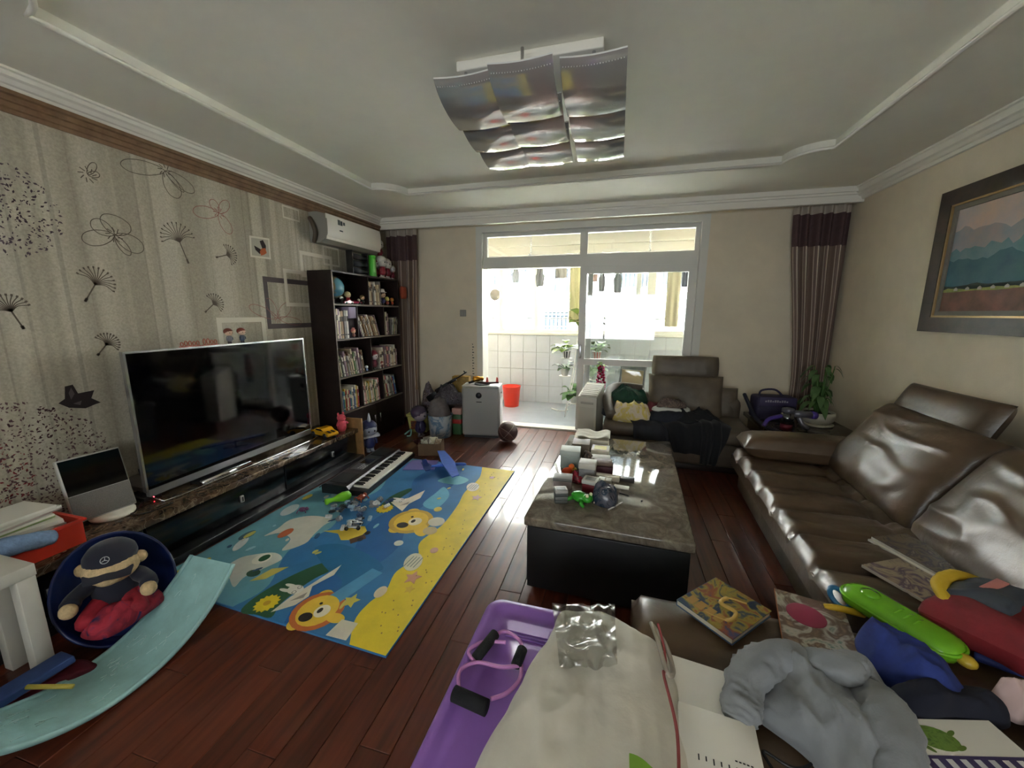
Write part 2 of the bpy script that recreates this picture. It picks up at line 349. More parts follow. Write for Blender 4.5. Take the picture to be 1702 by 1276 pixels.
# ------------------------------------------------------------------ room shell
XL, XR, YB, YR = -3.04, 2.18, 4.86, -2.2
SOF, TRAY = 2.68, 2.735
fl = struct('floor', MB().box((XL-0.15, YR-0.15, -0.12), (XR+0.15, YB, -0.012)), mat('floor_gap', (30, 14, 10), 0.6))
PW, PL = 0.124, 1.15
plank_me = None; WOOD = wood_planks()
mbp = MB().rbox((-PW/2+0.0006, -PL/2+0.0006, -0.014), (PW/2-0.0006, PL/2-0.0006, 0.0), 0.0022, 1, sm=False)
first = mbp.build('plank', WOOD, fl); plank_me = first.data; npl = 0
for i in range(43):
    x = XL + PW*(i+0.5)
    if x > XR: break
    y = YB - PL/2 + PL*((i*0.37) % 1.0)*0.9
    ys = [y - PL*k for k in range(7)]
    for yy in ys:
        if yy < -0.2: continue
        o = first if npl == 0 else obj('plank', plank_me, fl)
        npl += 1; o.location = (x, yy, 0)
REAR = struct('floor_rear', MB().box((XL-0.15, YR, -0.011), (XR+0.15, 0.0, -0.0045)), mat('rear_boards', (78, 36, 24), 0.25, var=0.2, vs=6))

def quadwall(name, m, boxes):
    mb = MB()
    for a, b in boxes: mb.box(a, b)
    return struct(name, mb, m)
WL = quadwall('wall_left', wallpaper(), [((XL-0.15, YR, 0), (XL, YB, 2.8))])
WR = quadwall('wall_right', PLASTER, [((XR, YR, 0), (XR+0.15, YB, 2.8))])
DX0, DX1, DZ = -1.735, 0.862, 2.515
WB = quadwall('wall_back', PLASTER, [((XL-0.15, YB, 0), (DX0, YB+0.2, 2.8)), ((DX1, YB, 0), (XR+0.15, YB+0.2, 2.8)), ((DX0, YB, DZ), (DX1, YB+0.2, 2.8))])
RX0, RX1, RZ0, RZ1 = -1.9, 1.1, 0.7, 2.1
quadwall('wall_rear', PLASTER, [((XL-0.15, YR-0.15, 0), (RX0, YR, 2.8)), ((RX1, YR-0.15, 0), (XR+0.15, YR, 2.8)), ((RX0, YR-0.15, RZ1), (RX1, YR, 2.8)), ((RX0, YR-0.15, 0), (RX1, YR, RZ0))])
rw = struct('added_rear_window', MB().box((RX0, YR-0.1, RZ0), (RX0+0.05, YR-0.04, RZ1)).box((RX1-0.05, YR-0.1, RZ0), (RX1, YR-0.04, RZ1)).box((RX0+0.05, YR-0.1, RZ1-0.05), (RX1-0.05, YR-0.04, RZ1)).box((RX0+0.05, YR-0.1, RZ0), (RX1-0.05, YR-0.04, RZ0+0.05)).box((-0.425, YR-0.1, RZ0+0.05), (-0.375, YR-0.04, RZ1-0.05)), WHITE)  # unseen window added behind the camera to brighten the foreground
for a, b in ((RX0+0.05, -0.425), (-0.375, RX1-0.05)): MB().box((a, YR-0.075, RZ0+0.05), (b, YR-0.07, RZ1-0.05)).build('pane', GLASS, rw)
struct('added_rear_sun_block', MB().box((-2.2, YR-1.6, 2.12), (1.4, YR-0.15, 2.2)), WHITE)  # unseen slab added outside to keep the sun out of the rear opening
# ceiling: flat soffit border with a raised tray whose corners are scooped out
def arc(cx, cy, r, a0, a1, n=8): return [(cx+r*math.cos(R(a0+(a1-a0)*i/n)), cy+r*math.sin(R(a0+(a1-a0)*i/n))) for i in range(n+1)]
tx0, tx1, ty0, ty1, rr = -2.37, 1.44, 0.98, 3.79, 0.25
tray = arc(tx0, ty0, rr, 90, 0) + arc(tx1, ty0, rr, 180, 90) + arc(tx1, ty1, rr, 270, 180) + arc(tx0, ty1, rr, 360, 270)
bm = bmesh.new()
outer = [bm.verts.new((x, y, SOF)) for x, y in ((XL, YR), (XR, YR), (XR, YB), (XL, YB))]; inner = [bm.verts.new((x, y, SOF)) for x, y in tray]
es = []
for lp in (outer, inner):
    for i in range(len(lp)): es.append(bm.edges.new((lp[i], lp[(i+1) % len(lp)])))
bmesh.ops.triangle_fill(bm, use_beauty=True, edges=es)
up = [bm.verts.new((x, y, TRAY)) for x, y in tray]
for i in range(len(tray)): j = (i+1) % len(tray); bm.faces.new((inner[i], inner[j], up[j], up[i]))
bm.faces.new(up)
me = bpy.data.meshes.new('ceiling'); bm.to_mesh(me); bm.free(); me.materials.append(CEILM)
CE = obj('ceiling', me); CE['kind'] = 'structure'
struct('ceiling_slab', MB().box((XL-0.15, YR-0.15, 2.8), (XR+0.15, YB+0.2, 2.9)), CEILM)
bead = MB().tube([(x, y, SOF) for x, y in tray], 0.012, 8, closed=True); bo = bead.build('trim_tray_bead', WHITE); bo['kind'] = 'structure'
# cornices: stepped profile swept along the walls
def cornice(name, prof, axis, fixed, sgn, a, b, m):
    mb = MB(); n = len(prof)
    vs = []
    for t in (a, b):
        for d, z in prof: vs.append((fixed+sgn*d, t, z) if axis == 'y' else (t, fixed+sgn*d, z))
    fs = [(i, (i+1) % n, n+(i+1) % n, n+i) for i in range(n)]+[tuple(range(n)), tuple(reversed(range(n, 2*n)))]
    return struct(name, mb.add(vs, fs), m)
BY = 4.63
prof = [(0, SOF), (0.1, SOF), (0.1, SOF-0.012), (0.085, SOF-0.016), (0.08, SOF-0.035), (0.062, SOF-0.042), (0.045, SOF-0.06), (0.03, SOF-0.064), (0.022, SOF-0.085), (0, SOF-0.085)]
cornice('trim_cornice_left', prof, 'y', XL, 1, YR, BY, WHITE)
cornice('trim_cornice_right', [(d, z if z > SOF-0.02 else z-0.02) for d, z in prof], 'y', XR, -1, YR, BY, WHITE)
WOODTRIM = mat('tan_wood_trim', (138, 108, 80), 0.5, c2=(112, 84, 60), vs=14)
cornice('trim_wood_left', [(0, 2.594), (0.045, 2.594), (0.045, 2.575), (0.03, 2.57), (0.03, 2.545), (0.02, 2.54), (0.02, 2.515), (0.01, 2.51), (0.01, 2.49), (0, 2.49)], 'y', XL, 1, YR, BY, WOODTRIM)
# dropped beam (curtain box) in front of the balcony wall
struct('trim_beam', MB().box((XL, BY, 2.55), (XR, BY+0.05, SOF)).box((XL, BY-0.025, 2.615), (XR, BY, 2.635)).box((XL, BY-0.05, 2.635), (XR, BY, SOF)), WHITE)
struct('trim_beam_cap', MB().box((XL, BY+0.05, 2.64), (XR, YB, SOF)), WHITE)
for nm, a, b in (('baseboard_back_left', XL, DX0-0.06), ('baseboard_back_right', DX1+0.06, XR)):
    struct(nm, MB().box((a, YB-0.015, 0), (b, YB, 0.09)), DARKWOOD)
struct('baseboard_right', MB().box((XR-0.015, YR, 0), (XR, YB, 0.09)), DARKWOOD)

# ------------------------------------------------------------------ balcony door (white plastic frame, transom lights, one leaf slid open)
FR = mat('frame_white', (216, 214, 206), 0.35)
d1 = struct('door_1', MB().box((DX0-0.05, YB-0.02, 0), (DX0+0.03, YB+0.2, DZ+0.05)).box((DX1-0.03, YB-0.02, 0), (DX1+0.05, YB+0.2, DZ+0.05)).box((DX0+0.03, YB-0.02, DZ-0.02), (DX1-0.03, YB+0.2, DZ+0.05))
     .box((DX0+0.03, YB+0.04, 2.06), (DX1-0.03, YB+0.16, 2.16)).box((DX0+0.03, YB+0.02, 0.0), (DX1-0.03, YB+0.18, 0.02)), FR)
DX0, DX1 = DX0+0.03, DX1-0.03
def frame(x0, x1, z0, z1, y0, y1, t, parent, name='sash'):
    return MB().box((x0, y0, z0), (x0+t, y1, z1)).box((x1-t, y0, z0), (x1, y1, z1)).box((x0+t, y0, z0), (x1-t, y1, z0+t)).box((x0+t, y0, z1-t), (x1-t, y1, z1)).build(name, FR, parent)
xm = -0.44
for a, b in ((DX0, xm), (xm, DX1)):
    s_ = frame(a, b, 2.16, DZ-0.02, YB+0.06, YB+0.12, 0.045, d1)
    MB().box((a+0.045, YB+0.088, 2.205), (b-0.045, YB+0.093, DZ-0.065)).build('pane', GLASS, s_)
leaf = MB().box((xm-0.03, YB+0.05, 0.02), (xm+0.05, YB+0.1, 2.06)).box((DX1-0.085, YB+0.05, 0.02), (DX1, YB+0.1, 2.06)).box((xm+0.05, YB+0.05, 1.975), (DX1-0.085, YB+0.1, 2.06)).box((xm+0.05, YB+0.05, 0.02), (DX1-0.085, YB+0.1, 0.12)).box((xm+0.05, YB+0.05, 0.87), (DX1-0.085, YB+0.1, 0.945)).build('sliding_leaf', FR, d1)
MB().box((xm+0.05, YB+0.072, 0.945), (DX1-0.085, YB+0.078, 1.975)).build('pane', GLASS, leaf)
MB().box((xm+0.05, YB+0.072, 0.12), (DX1-0.085, YB+0.078, 0.87)).build('pane', GLASS, leaf)
leaf2 = MB().box((xm+0.06, YB+0.11, 0.02), (xm+0.12, YB+0.15, 2.06)).box((DX1-0.07, YB+0.11, 0.02), (DX1, YB+0.15, 2.06)).box((xm+0.12, YB+0.11, 2.0), (DX1-0.07, YB+0.15, 2.06)).box((xm+0.12, YB+0.11, 0.02), (DX1-0.07, YB+0.15, 0.1)).build('sliding_leaf', FR, d1)
MB().box((xm+0.12, YB+0.128, 0.1), (DX1-0.07, YB+0.133, 2.0)).build('pane', GLASS, leaf2)
MB().rbox((xm-0.015, YB+0.03, 0.95), (xm+0.015, YB+0.05, 1.12), 0.006).build('handle', SILVER, leaf)

# ------------------------------------------------------------------ balcony
BX0, BX1, BF = -3.1, 2.3, 6.4
struct('floor_balcony', MB().box((BX0, YB+0.2, -0.1), (BX1, BF+0.2, 0.004)), mat('balcony_tile_floor', (168, 175, 185), 0.22, var=0.03, vs=5))
bwl = struct('wall_balcony', MB().box((BX0, BF+0.006, 0), (BX1, BF+0.2, 1.15)), mat('tile_grout', (150, 150, 148), 0.8))
TILE = mat('white_tile', (186, 191, 199), 0.18, var=0.03, vs=4)
tm = None; TW, TH = 0.225, 0.285
for i in range(24):
    for j in range(4):
        if tm is None:
            o = MB().rbox((0.002, -0.006, 0.002), (TW-0.002, 0.006, TH-0.002), 0.002, 1, sm=False).build('tile', TILE, bwl); tm = o.data
        else: o = obj('tile', tm, bwl)
        o.location = (BX0+i*TW, BF, j*TH+0.006)
struct('trim_balcony_sill', MB().rbox((BX0, BF-0.03, 1.15), (BX1, BF+0.22, 1.19), 0.006), FR)
struct('wall_balcony_left', MB().box((BX0-0.1, YB+0.2, 0), (BX0, BF+0.2, 2.8)), WHITE); struct('wall_balcony_right', MB().box((BX1, YB+0.2, 0), (BX1+0.1, BF+0.2, 2.8)), WHITE)
struct('ceiling_balcony', MB().box((BX0, YB+0.2, 2.72), (BX1, BF+0.2, 2.8)), mat('balcony_ceiling', (224, 223, 218), 0.6))
struct('trim_balcony_lintel', MB().box((BX0, BF, 2.42), (BX1, BF+0.2, 2.72)).box((BX0, BF-0.03, 2.42), (BX1, BF, 2.46)).box((BX0, BF-0.05, 2.56), (BX1, BF, 2.6)), mat('balcony_lintel', (212, 207, 196), 0.6))
wn = struct('window_1', MB().box((BX0, BF+0.04, 1.19), (BX1, BF+0.14, 1.24)).box((BX0, BF+0.04, 2.36), (BX1, BF+0.14, 2.42)), FR)
posts = [BX0+0.03, -1.93, -1.33, -0.6, 0.28, 0.47, 1.25, BX1-0.03]
for x in posts:
    wd = 0.07 if abs(x-0.47) > 0.01 else 0.12
    MB().box((x-wd/2, BF+0.05, 1.24), (x+wd/2, BF+0.13, 2.36)).build('mullion', FR, wn)
for a, b in zip(posts[:-1], posts[1:]):
    if b-a > 0.25: MB().box((a+0.035, BF+0.088, 1.24), (b-0.035, BF+0.092, 2.36)).build('pane', GLASS, wn)

# ------------------------------------------------------------------ outside: opposite house, hedge
hs = thing('apartment_building', 'pale cream apartment block with barred windows opposite the balcony', 'building', (0, 11.0, -3.0))
CREAM = mat('cream_render', (226, 225, 220), 0.9, var=0.04, vs=2)
MB().box((-14, 0, 0), (12, 6, 10.5)).build('wall', CREAM, hs)
WGL = mat('far_window_glass', (40, 48, 56), 0.3); BAR = mat('far_bar_metal', (96, 100, 100), 0.5)
for x0, x1, z0, z1 in ((-3.5, -2.5, 2.15, 3.3), (-1.75, -1.0, 2.1, 3.3), (-0.1, 0.75, 2.2, 3.2), (1.05, 1.7, 2.25, 3.2), (-2.0, -1.1, 0.75, 1.55), (2.6, 3.6, 2.2, 3.3), (-5.6, -4.6, 2.15, 3.3)):
    wf = MB().box((x0-0.06, -0.06, z0+2.94), (x1+0.06, 0.0, z0+3.0)).box((x0-0.06, -0.06, z1+3), (x1+0.06, 0.0, z1+3.06)).box((x0-0.06, -0.06, z0+3), (x0, 0, z1+3)).box((x1, -0.06, z0+3), (x1+0.06, 0, z1+3)).build('window', FR, hs)
    MB().box((x0, -0.03, z0+3), (x1, -0.02, z1+3)).build('pane', WGL, wf)
    k = int((x1-x0)/0.1); b_ = MB()
    for i in range(k+1): b_.cyl((x0+(x1-x0)*i/k, -0.14, z0+2.96), (x0+(x1-x0)*i/k, -0.14, z1+3.02), 0.009, 6)
    for z in (z0+2.96, (z0+z1)/2+3, z1+3.02): b_.cyl((x0-0.02, -0.14, z), (x1+0.02, -0.14, z), 0.011, 6)
    b_.build('window_bars', BAR, wf)
for x in (-2.45, 0.95): MB().cyl((x, -0.1, 0), (x, -0.1, 10), 0.06, 10).build('drain_pipe', BAR, hs)
ac = thing('outdoor_unit', 'white outdoor air conditioner unit fixed to the cream house', 'air conditioner', (-3.25, 10.68, 1.75))
MB().rbox((-0.38, -0.15, 0), (0.38, 0.15, 0.52), 0.02).build('casing', WHITE, ac); MB().lathe([(0.2, 0), (0.21, 0.012), (0.17, 0.014), (0.16, 0.0)], 24, M=T(-0.08, -0.15, 0.26, R(90))).build('fan_grille', mat('fan_grey', (196, 198, 200), 0.5), ac)
for x in (-0.28, 0.28): MB().box((x-0.02, -0.1, -0.04), (x+0.02, 0.2, 0)).build('bracket', BAR, ac)
LEAF = mat('leaf_green', (92, 132, 66), 0.5, c2=(58, 98, 44), vs=6); LEAF2 = mat('leaf_yellow_green', (150, 168, 84), 0.5, c2=(104, 132, 58), vs=6)
struct('ground', MB().box((-14, 6.6, -3.2), (12, 11, -3.0)), mat('paving_outside', (170, 168, 160), 0.9, var=0.1, vs=2))
def bush(name, label, loc, rx, ry, rz, m, n, seed):
    rnd = random.Random(seed); t = thing(name, label, 'bush', loc, group='bushes below the house opposite'); mb = MB()
    for _ in range(n):
        d = Vector((rnd.gauss(0, 1), rnd.gauss(0, 1), rnd.gauss(0, 1))).normalized()*rnd.uniform(0.55, 1)
        p = Vector((d.x*rx, d.y*ry, d.z*rz + rz + 2.6)); M = Matrix.Translation(p) @ Euler((rnd.uniform(0, 6), rnd.uniform(0, 6), rnd.uniform(0, 6))).to_matrix().to_4x4(); s = rnd.uniform(0.07, 0.13)
        mb.add([(-s, 0, 0), (0, -s*0.45, 0.01), (s, 0, 0), (0, s*0.45, 0.01)], [(0, 1, 2, 3)], 0, False, M)
    c = mb.build('foliage', m, t); c['kind'] = 'stuff'
    MB().cyl((0, 0, 0), (0, 0, 2.6+rz), 0.06, 8).build('trunk', mat('bark', (96, 78, 60), 0.9), t)
bush('garden_bush', 'yellow green bush growing under the left barred window outside', (-3.6, 9.3, -3.0), 0.55, 0.5, 0.95, LEAF2, 700, 1)
bush('garden_bush', 'green bush growing beside the drain pipe of the cream house', (-2.6, 9.6, -3.0), 0.5, 0.5, 0.7, LEAF, 700, 2)
bush('garden_bush', 'low green bush seen behind the sliding door pane', (0.2, 9.4, -3.0), 0.8, 0.5, 0.45, LEAF, 600, 3)
bush('garden_bush', 'low leafy bush outside beside the hanging cream trousers', (1.75, 9.5, -3.0), 0.5, 0.5, 0.55, LEAF, 500, 4)
rl = thing('balcony_railing', 'thin metal guard railing outside the balcony windows', 'railing', (0, 6.75, 0))
for z in (1.22, 1.42): MB().cyl((BX0, 0, z), (BX1, 0, z), 0.012, 8).build('rail', BAR, rl)
for i in range(28): MB().cyl((BX0+0.1+i*0.19, 0, 1.0), (BX0+0.1+i*0.19, 0, 1.42), 0.006, 6).build('baluster', BAR, rl)
MB().box((BX0, -0.18, 0.96), (BX1, 0.02, 1.0)).build('ledge', CREAM, rl)

# ------------------------------------------------------------------ ceiling lamp: nine overlapping curved glass plates on a white tray
lamp = thing('ceiling_lamp', 'ceiling lamp of nine overlapping curved glossy glass plates', 'ceiling lamp', (-0.485, 2.46, TRAY))
MB().rbox((-0.36, -0.42, -0.045), (0.36, 0.42, 0.0), 0.006).build('base_plate', WHITE, lamp)
PLG = mat('silvered_glass', (196, 194, 192), 0.09, metal=0.55, spec=0.8, coat=0.5)
PLE = mat('glass_edge', (220, 220, 216), 0.3)
pw, pd = 0.30, 0.33
for c in range(3):
    for r_ in range(3):
        x = (c-1)*0.316; y0 = -0.46+r_*0.29-(0.1 if c == 1 else 0.0); z0 = -0.085-(0.035 if c == 1 else 0.0)-0.012*r_
        mb = MB()
        def f(u, v, off=0.0):
            ph = R(18+80*v); yy = y0+pd*(math.cos(R(18))-math.cos(ph))/1.09; zz = z0-0.10*(math.sin(ph)-math.sin(R(18)))/0.69
            return Vector((x+(u-0.5)*pw, yy, zz+off-0.01*math.sin(u*PI)))
        mb.grid(lambda u, v: f(u, v), 6, 14); mb.grid(lambda u, v: f(u, v, 0.007), 6, 14)
        for v0 in (0, 1): mb.grid(lambda u, v, v0=v0: f(u, v0, 0.007*v), 6, 1, 1)
        for u0 in (0, 1): mb.grid(lambda u, v, u0=u0: f(u0, u, 0.007*v), 14, 1, 1)
        pl = mb.build('glass_plate', [PLG, PLE], lamp)
        # dotted strip near the front edge
        dm = MB()
        for k in range(22):
            p = f((k+1)/23, 0.13); dm.sphere((p.x, p.y-0.001, p.z-0.001), 0.0028, 6, 4)
        dm.build('dot_row', PLE, pl)
        MB().cyl((x, y0+0.06, z0-0.02), (x, y0+0.06, -0.04), 0.008, 8).build('hanger', CHROME, lamp)

# ------------------------------------------------------------------ TV cabinet
tvc = thing('tv_cabinet', 'long low black lacquered cabinet with brown marble top under the television', 'cabinet', (XL, 0, 0))
W_ = 0.48; Y0, Y1 = -0.6, 3.32
MB().rbox((0.0, Y0, 0.285), (W_+0.02, Y1, 0.328), 0.006).build('marble_top', MARBLE_B, tvc)
MB().box((0.01, Y0+0.01, 0.05), (W_-0.03, Y1-0.01, 0.285)).build('body', DARKLAC, tvc)
MB().rbox((0.0, Y0, 0.0), (W_+0.07, Y1, 0.05), 0.005).build('plinth', mat('black_satin', (26, 26, 28), 0.35), tvc)
HND = mat('brushed_handle', (200, 198, 192), 0.3, metal=0.8)
for a, b in ((-0.58, 0.41), (0.42, 1.42), (1.43, 2.4), (2.41, 3.3)):
    dr = MB().rbox((W_-0.03, a, 0.06), (W_-0.008, b, 0.278), 0.004).build('drawer', DARKLAC, tvc)
    yc = (a+b)/2+0.1
    MB().rbox((W_-0.008, yc-0.012, 0.15), (W_+0.006, yc+0.012, 0.2), 0.003).build('handle', HND, dr)
    MB().box((W_+0.006, yc-0.006, 0.158), (W_+0.0075, yc+0.006, 0.192)).build('handle_inset', BLACKPL, dr)
tag(MB().rbox((-0.14, 0, 0.0), (0.14, 0.022, 0.43), 0.003).build('tan_board', mat('tan_board', (150, 112, 66), 0.5, var=0.15, vs=9), loc=(XL+0.4, Y1+0.002, 0)), 'tan wooden board standing against the marble cabinet end', 'board')

# ------------------------------------------------------------------ television on cabinet
tv = thing('television', 'large flat television with thin silver frame and black screen', 'television', (-2.8, 2.285, 0.328), R(1.0))
h0, h1, hw = 0.075, 0.93, 0.685
MB().rbox((-0.02, -hw, h0), (0.0, hw, h1), 0.004).build('panel', BLACKPL, tv)
MB().rbox((-0.065, -hw*0.8, h0+0.06), (-0.02, hw*0.8, h1-0.12), 0.02).build('back_housing', BLACKPL, tv)
fb = 0.012
MB().box((-0.022, -hw-fb, h0-fb), (0.006, -hw, h1+fb)).box((-0.022, hw, h0-fb), (0.006, hw+fb, h1+fb)).box((-0.022, -hw, h1), (0.006, hw, h1+fb)).build('bezel', SILVER, tv)
MB().box((-0.022, -hw, h0-0.045), (0.008, hw, h0)).build('bottom_bezel', mat('silver_grey', (150, 150, 152), 0.35, metal=0.7), tv)
MB().box((0.0, -hw, h0), (0.002, hw, h1)).build('screen', SCREEN, tv)
MB().tube([(0.02, -hw, 0.03), (0.09, -hw+0.02, 0.006), (0.11, -hw+0.1, 0.006), (0.11, hw-0.1, 0.006), (0.09, hw-0.02, 0.006), (0.02, hw, 0.03)], 0.005, 8).build('stand_rail', CHROME, tv)
MB().box((-0.03, -0.42, 0.0), (0.06, -0.02, 0.02)).build('stand_foot', BLACKPL, tv)
MB().cyl((0.09, -0.43, 0.02), (0.09, -0.05, 0.02), 0.017, 14).build('soundbar_tube', CHROME, tv)
# figurines and letters on top of the television
def doll(name, label, cat, loc, h, hair, skin, cloth, rz=0, group=None, leg=(60, 50, 50), hat=None):
    t = thing(name, label, cat, loc, rz, group); s = h
    HM, SM, CM, LM = (mat('toy_%d_%d_%d' % c, c, 0.4) for c in (hair, skin, cloth, leg))
    MB().lathe([(0.10*s, 0.12*s), (0.15*s, 0.2*s), (0.13*s, 0.35*s), (0.09*s, 0.46*s)], 12).build('body', CM, t)
    for y in (-1, 1):
        MB().cyl((0, y*0.06*s, 0), (0, y*0.06*s, 0.16*s), 0.05*s, 8).sphere((0.03*s, y*0.06*s, 0.03*s), (0.08*s, 0.05*s, 0.03*s), 8, 5).build('leg', LM, t)
        MB().tube([(0, y*0.1*s, 0.42*s), (0.03*s, y*0.18*s, 0.33*s), (0.06*s, y*0.17*s, 0.22*s)], 0.035*s, 7).build('arm', CM, t)
    hd = MB().sphere((0, 0, 0.64*s), (0.2*s, 0.22*s, 0.2*s), 14, 9).build('head', SM, t)
    MB().sphere((-0.035*s, 0, 0.69*s), (0.22*s, 0.24*s, 0.2*s), 14, 9).build('hair', HM, hd)
    for y in (-1, 1): MB().sphere((0.185*s, y*0.08*s, 0.62*s), 0.025*s, 6, 4).build('eye', BLACKPL, hd)
    if hat: MB().lathe([(0.27*s, 0.78*s), (0.27*s, 0.8*s), (0.17*s, 0.82*s), (0.13*s, 0.97*s), (0.05*s, 1.0*s)], 14).build('hat', mat('toy_%d_%d_%d' % hat, hat, 0.5), hd)
    return t
ztv = 0.328+h1+fb
doll('figurine', 'girl figurine with brown hair and grey dress standing on the television', 'figurine', (-2.808, 2.27, ztv), 0.13, (110, 56, 40), (226, 190, 164), (120, 120, 128))
doll('figurine', 'boy figurine with reddish cap of hair beside the girl figurine on television', 'figurine', (-2.808, 2.375, ztv), 0.13, (130, 60, 42), (226, 190, 164), (76, 80, 96))
REDT = mat('red_brown_letters', (160, 84, 62), 0.5)
def letters(name, label, y, n, hh, seed):
    t = thing(name, label, 'ornament', (-2.806, y, ztv)); rnd = random.Random(seed)
    MB().box((-0.012, 0, 0), (0.012, n*0.026, 0.006)).build('base', REDT, t)
    for i in range(n):
        h2 = hh*rnd.uniform(0.7, 1.0); y0 = i*0.026+0.013
        MB().tube([(0, y0+0.009*math.sin(a), 0.006+h2/2-h2/2*math.cos(a)) for a in [k*PI/5 for k in range(10)]], 0.0035, 6, closed=True).build('letter', REDT, t)
letters('letter_ornament', 'small reddish word ornament at the left on top of television', 1.92, 5, 0.035, 1)
letters('letter_ornament', 'longer reddish word ornament beside the figurines on top of television', 2.07, 4, 0.042, 2)

# ------------------------------------------------------------------ smart display, router, cable, red box with notebooks, blue plush
sd = thing('smart_display', 'smart display with dark screen over grey fabric speaker on cabinet', 'smart display', (-2.78, 1.39, 0.328), R(-6))
tl = R(-14)
MM = Matrix.Translation((0, 0, 0.02)) @ Euler((0, tl, 0)).to_matrix().to_4x4()
MB().rbox((-0.03, -0.135, 0.012), (0.0, 0.135, 0.37), 0.006, M=MM).build('casing', mat('pale_grey_plastic', (176, 174, 168), 0.4), sd)
MB().box((0.0, -0.128, 0.165), (0.002, 0.128, 0.362), M=MM).build('screen', SCREEN, sd)
MB().box((0.0, -0.13, 0.018), (0.003, 0.13, 0.162), M=MM).build('speaker_cloth', mat('grey_speaker_cloth', (112, 110, 106), 0.9, var=0.15, vs=300), sd)
MB().lathe([(0.095, 0), (0.1, 0.008), (0.1, 0.022), (0.085, 0.03)], 28, M=T(-0.03, 0.03, 0)).build('base_disc', WHITE, sd)
rt = thing('router', 'small black router with red light beside the television', 'router', (-2.86, 1.63, 0.328), 0)
MB().rbox((-0.06, -0.05, 0), (0.06, 0.05, 0.028), 0.008).build('casing', BLACKPL, rt)
MB().sphere((0.061, 0.0, 0.016), 0.004, 8, 5).build('indicator_light', mat('red_led', (255, 60, 70), emit=6), rt)
MB().cyl((-0.05, 0.03, 0.02), (-0.1, 0.04, 0.17), 0.006, 8).build('antenna', BLACKPL, rt)
pb = MB(); pillow(0.2, 0.14, 0.09, 3, 0.01, 16, T(0, 0, 0.045), pb); tag(pb.build('grey_pouch', mat('grey_cloth', (104, 98, 94), 0.9), loc=(-2.95, 1.68, 0.36)), 'small grey pouch behind the router at the television corner', 'pouch')
tag(MB().tube(smooth_path([(-2.62, 1.62, 0.334), (-2.63, 1.5, 0.333), (-2.7, 1.45, 0.333), (-2.76, 1.52, 0.333), (-2.84, 1.6, 0.333)], 24), 0.004, 6).build('power_cable', BLACKPL), 'thin black cable looping on the marble cabinet top', 'cable')
rb = thing('storage_box', 'red open box full of notebooks on the marble cabinet', 'box', (-2.78, 1.0, 0.328), R(0))
RED = mat('red_plastic', (196, 52, 34), 0.4)
q = MB(); bx, by, bh = 0.17, 0.2, 0.13
q.box((-bx, -by, 0), (bx, by, 0.006)).box((-bx, -by, 0.006), (-bx+0.006, by, bh)).box((bx-0.006, -by, 0.006), (bx, by, bh)).box((-bx+0.006, -by, 0.006), (bx-0.006, -by+0.006, bh)).box((-bx+0.006, by-0.006, 0.006), (bx-0.006, by, bh)); q.build('body', RED, rb)
MB().rbox((-bx-0.012, by-0.004, bh-0.014), (bx+0.012, by+0.014, bh), 0.004).rbox((-bx-0.012, -by-0.014, bh-0.014), (bx+0.012, -by+0.004, bh), 0.004).rbox((bx-0.004, -by, bh-0.014), (bx+0.012, by, bh), 0.004).rbox((-bx-0.012, -by, bh-0.014), (-bx+0.004, by, bh), 0.004).build('rim', RED, rb)
nbc = [(214, 208, 196), (150, 160, 108), (206, 196, 186), (170, 150, 120), (222, 214, 204), (132, 150, 96), (196, 176, 170), (216, 210, 200)]
for i, c in enumerate(nbc):
    o = MB().box((-0.11, -0.16, 0), (0.11, 0.16, 0.009)).box((-0.108, -0.158, 0.009), (0.112, 0.158, 0.02), 1).build('notebook', [mat('note_%d' % i, c, 0.6), PAPER])
    o.location = (-2.8+0.012*math.sin(i*2), 1.0+0.02*math.cos(i*3), 0.36+i*0.0235); o.rotation_euler = (R(0.6*math.sin(i*1.7)), R(0.6*math.cos(i*2.3)), R(12*math.sin(i*1.3)))
    tag(o, ['cream notebook lying in the red box', 'olive green notebook lying in the red box', 'beige notebook lying in the red box', 'tan notebook lying in the red box', 'ivory notebook lying in the red box', 'moss green notebook lying in the red box', 'pinkish notebook near the top in red box', 'white notebook topmost in the red box'][i], 'notebook', 'notebooks in the red box')
bp_ = thing('plush_toy', 'pale blue plush toy with white face hanging over the red box', 'plush toy', (-2.6, 0.9, 0.42))
PB = mat('pale_blue_plush', (126, 152, 188), 0.95, var=0.1, vs=60, bump=0.4, bs=150)
hb = MB().tube(smooth_path([(0, -0.1, 0.05), (0.02, 0.02, 0.05), (0.03, 0.12, 0.03), (0.03, 0.18, 0.015)], 14), [0.05]*3+[0.045]*4+[0.04]*4+[0.036]*2+[0.032, 0.02], 12).build('body', PB, bp_)
MB().sphere((0.02, -0.06, 0.11), (0.05, 0.06, 0.06), 14, 9).build('head', PB, bp_)
MB().sphere((0.055, -0.055, 0.115), (0.02, 0.04, 0.04), 12, 7).build('face', mat('plush_white', (220, 216, 206), 0.95), bp_)

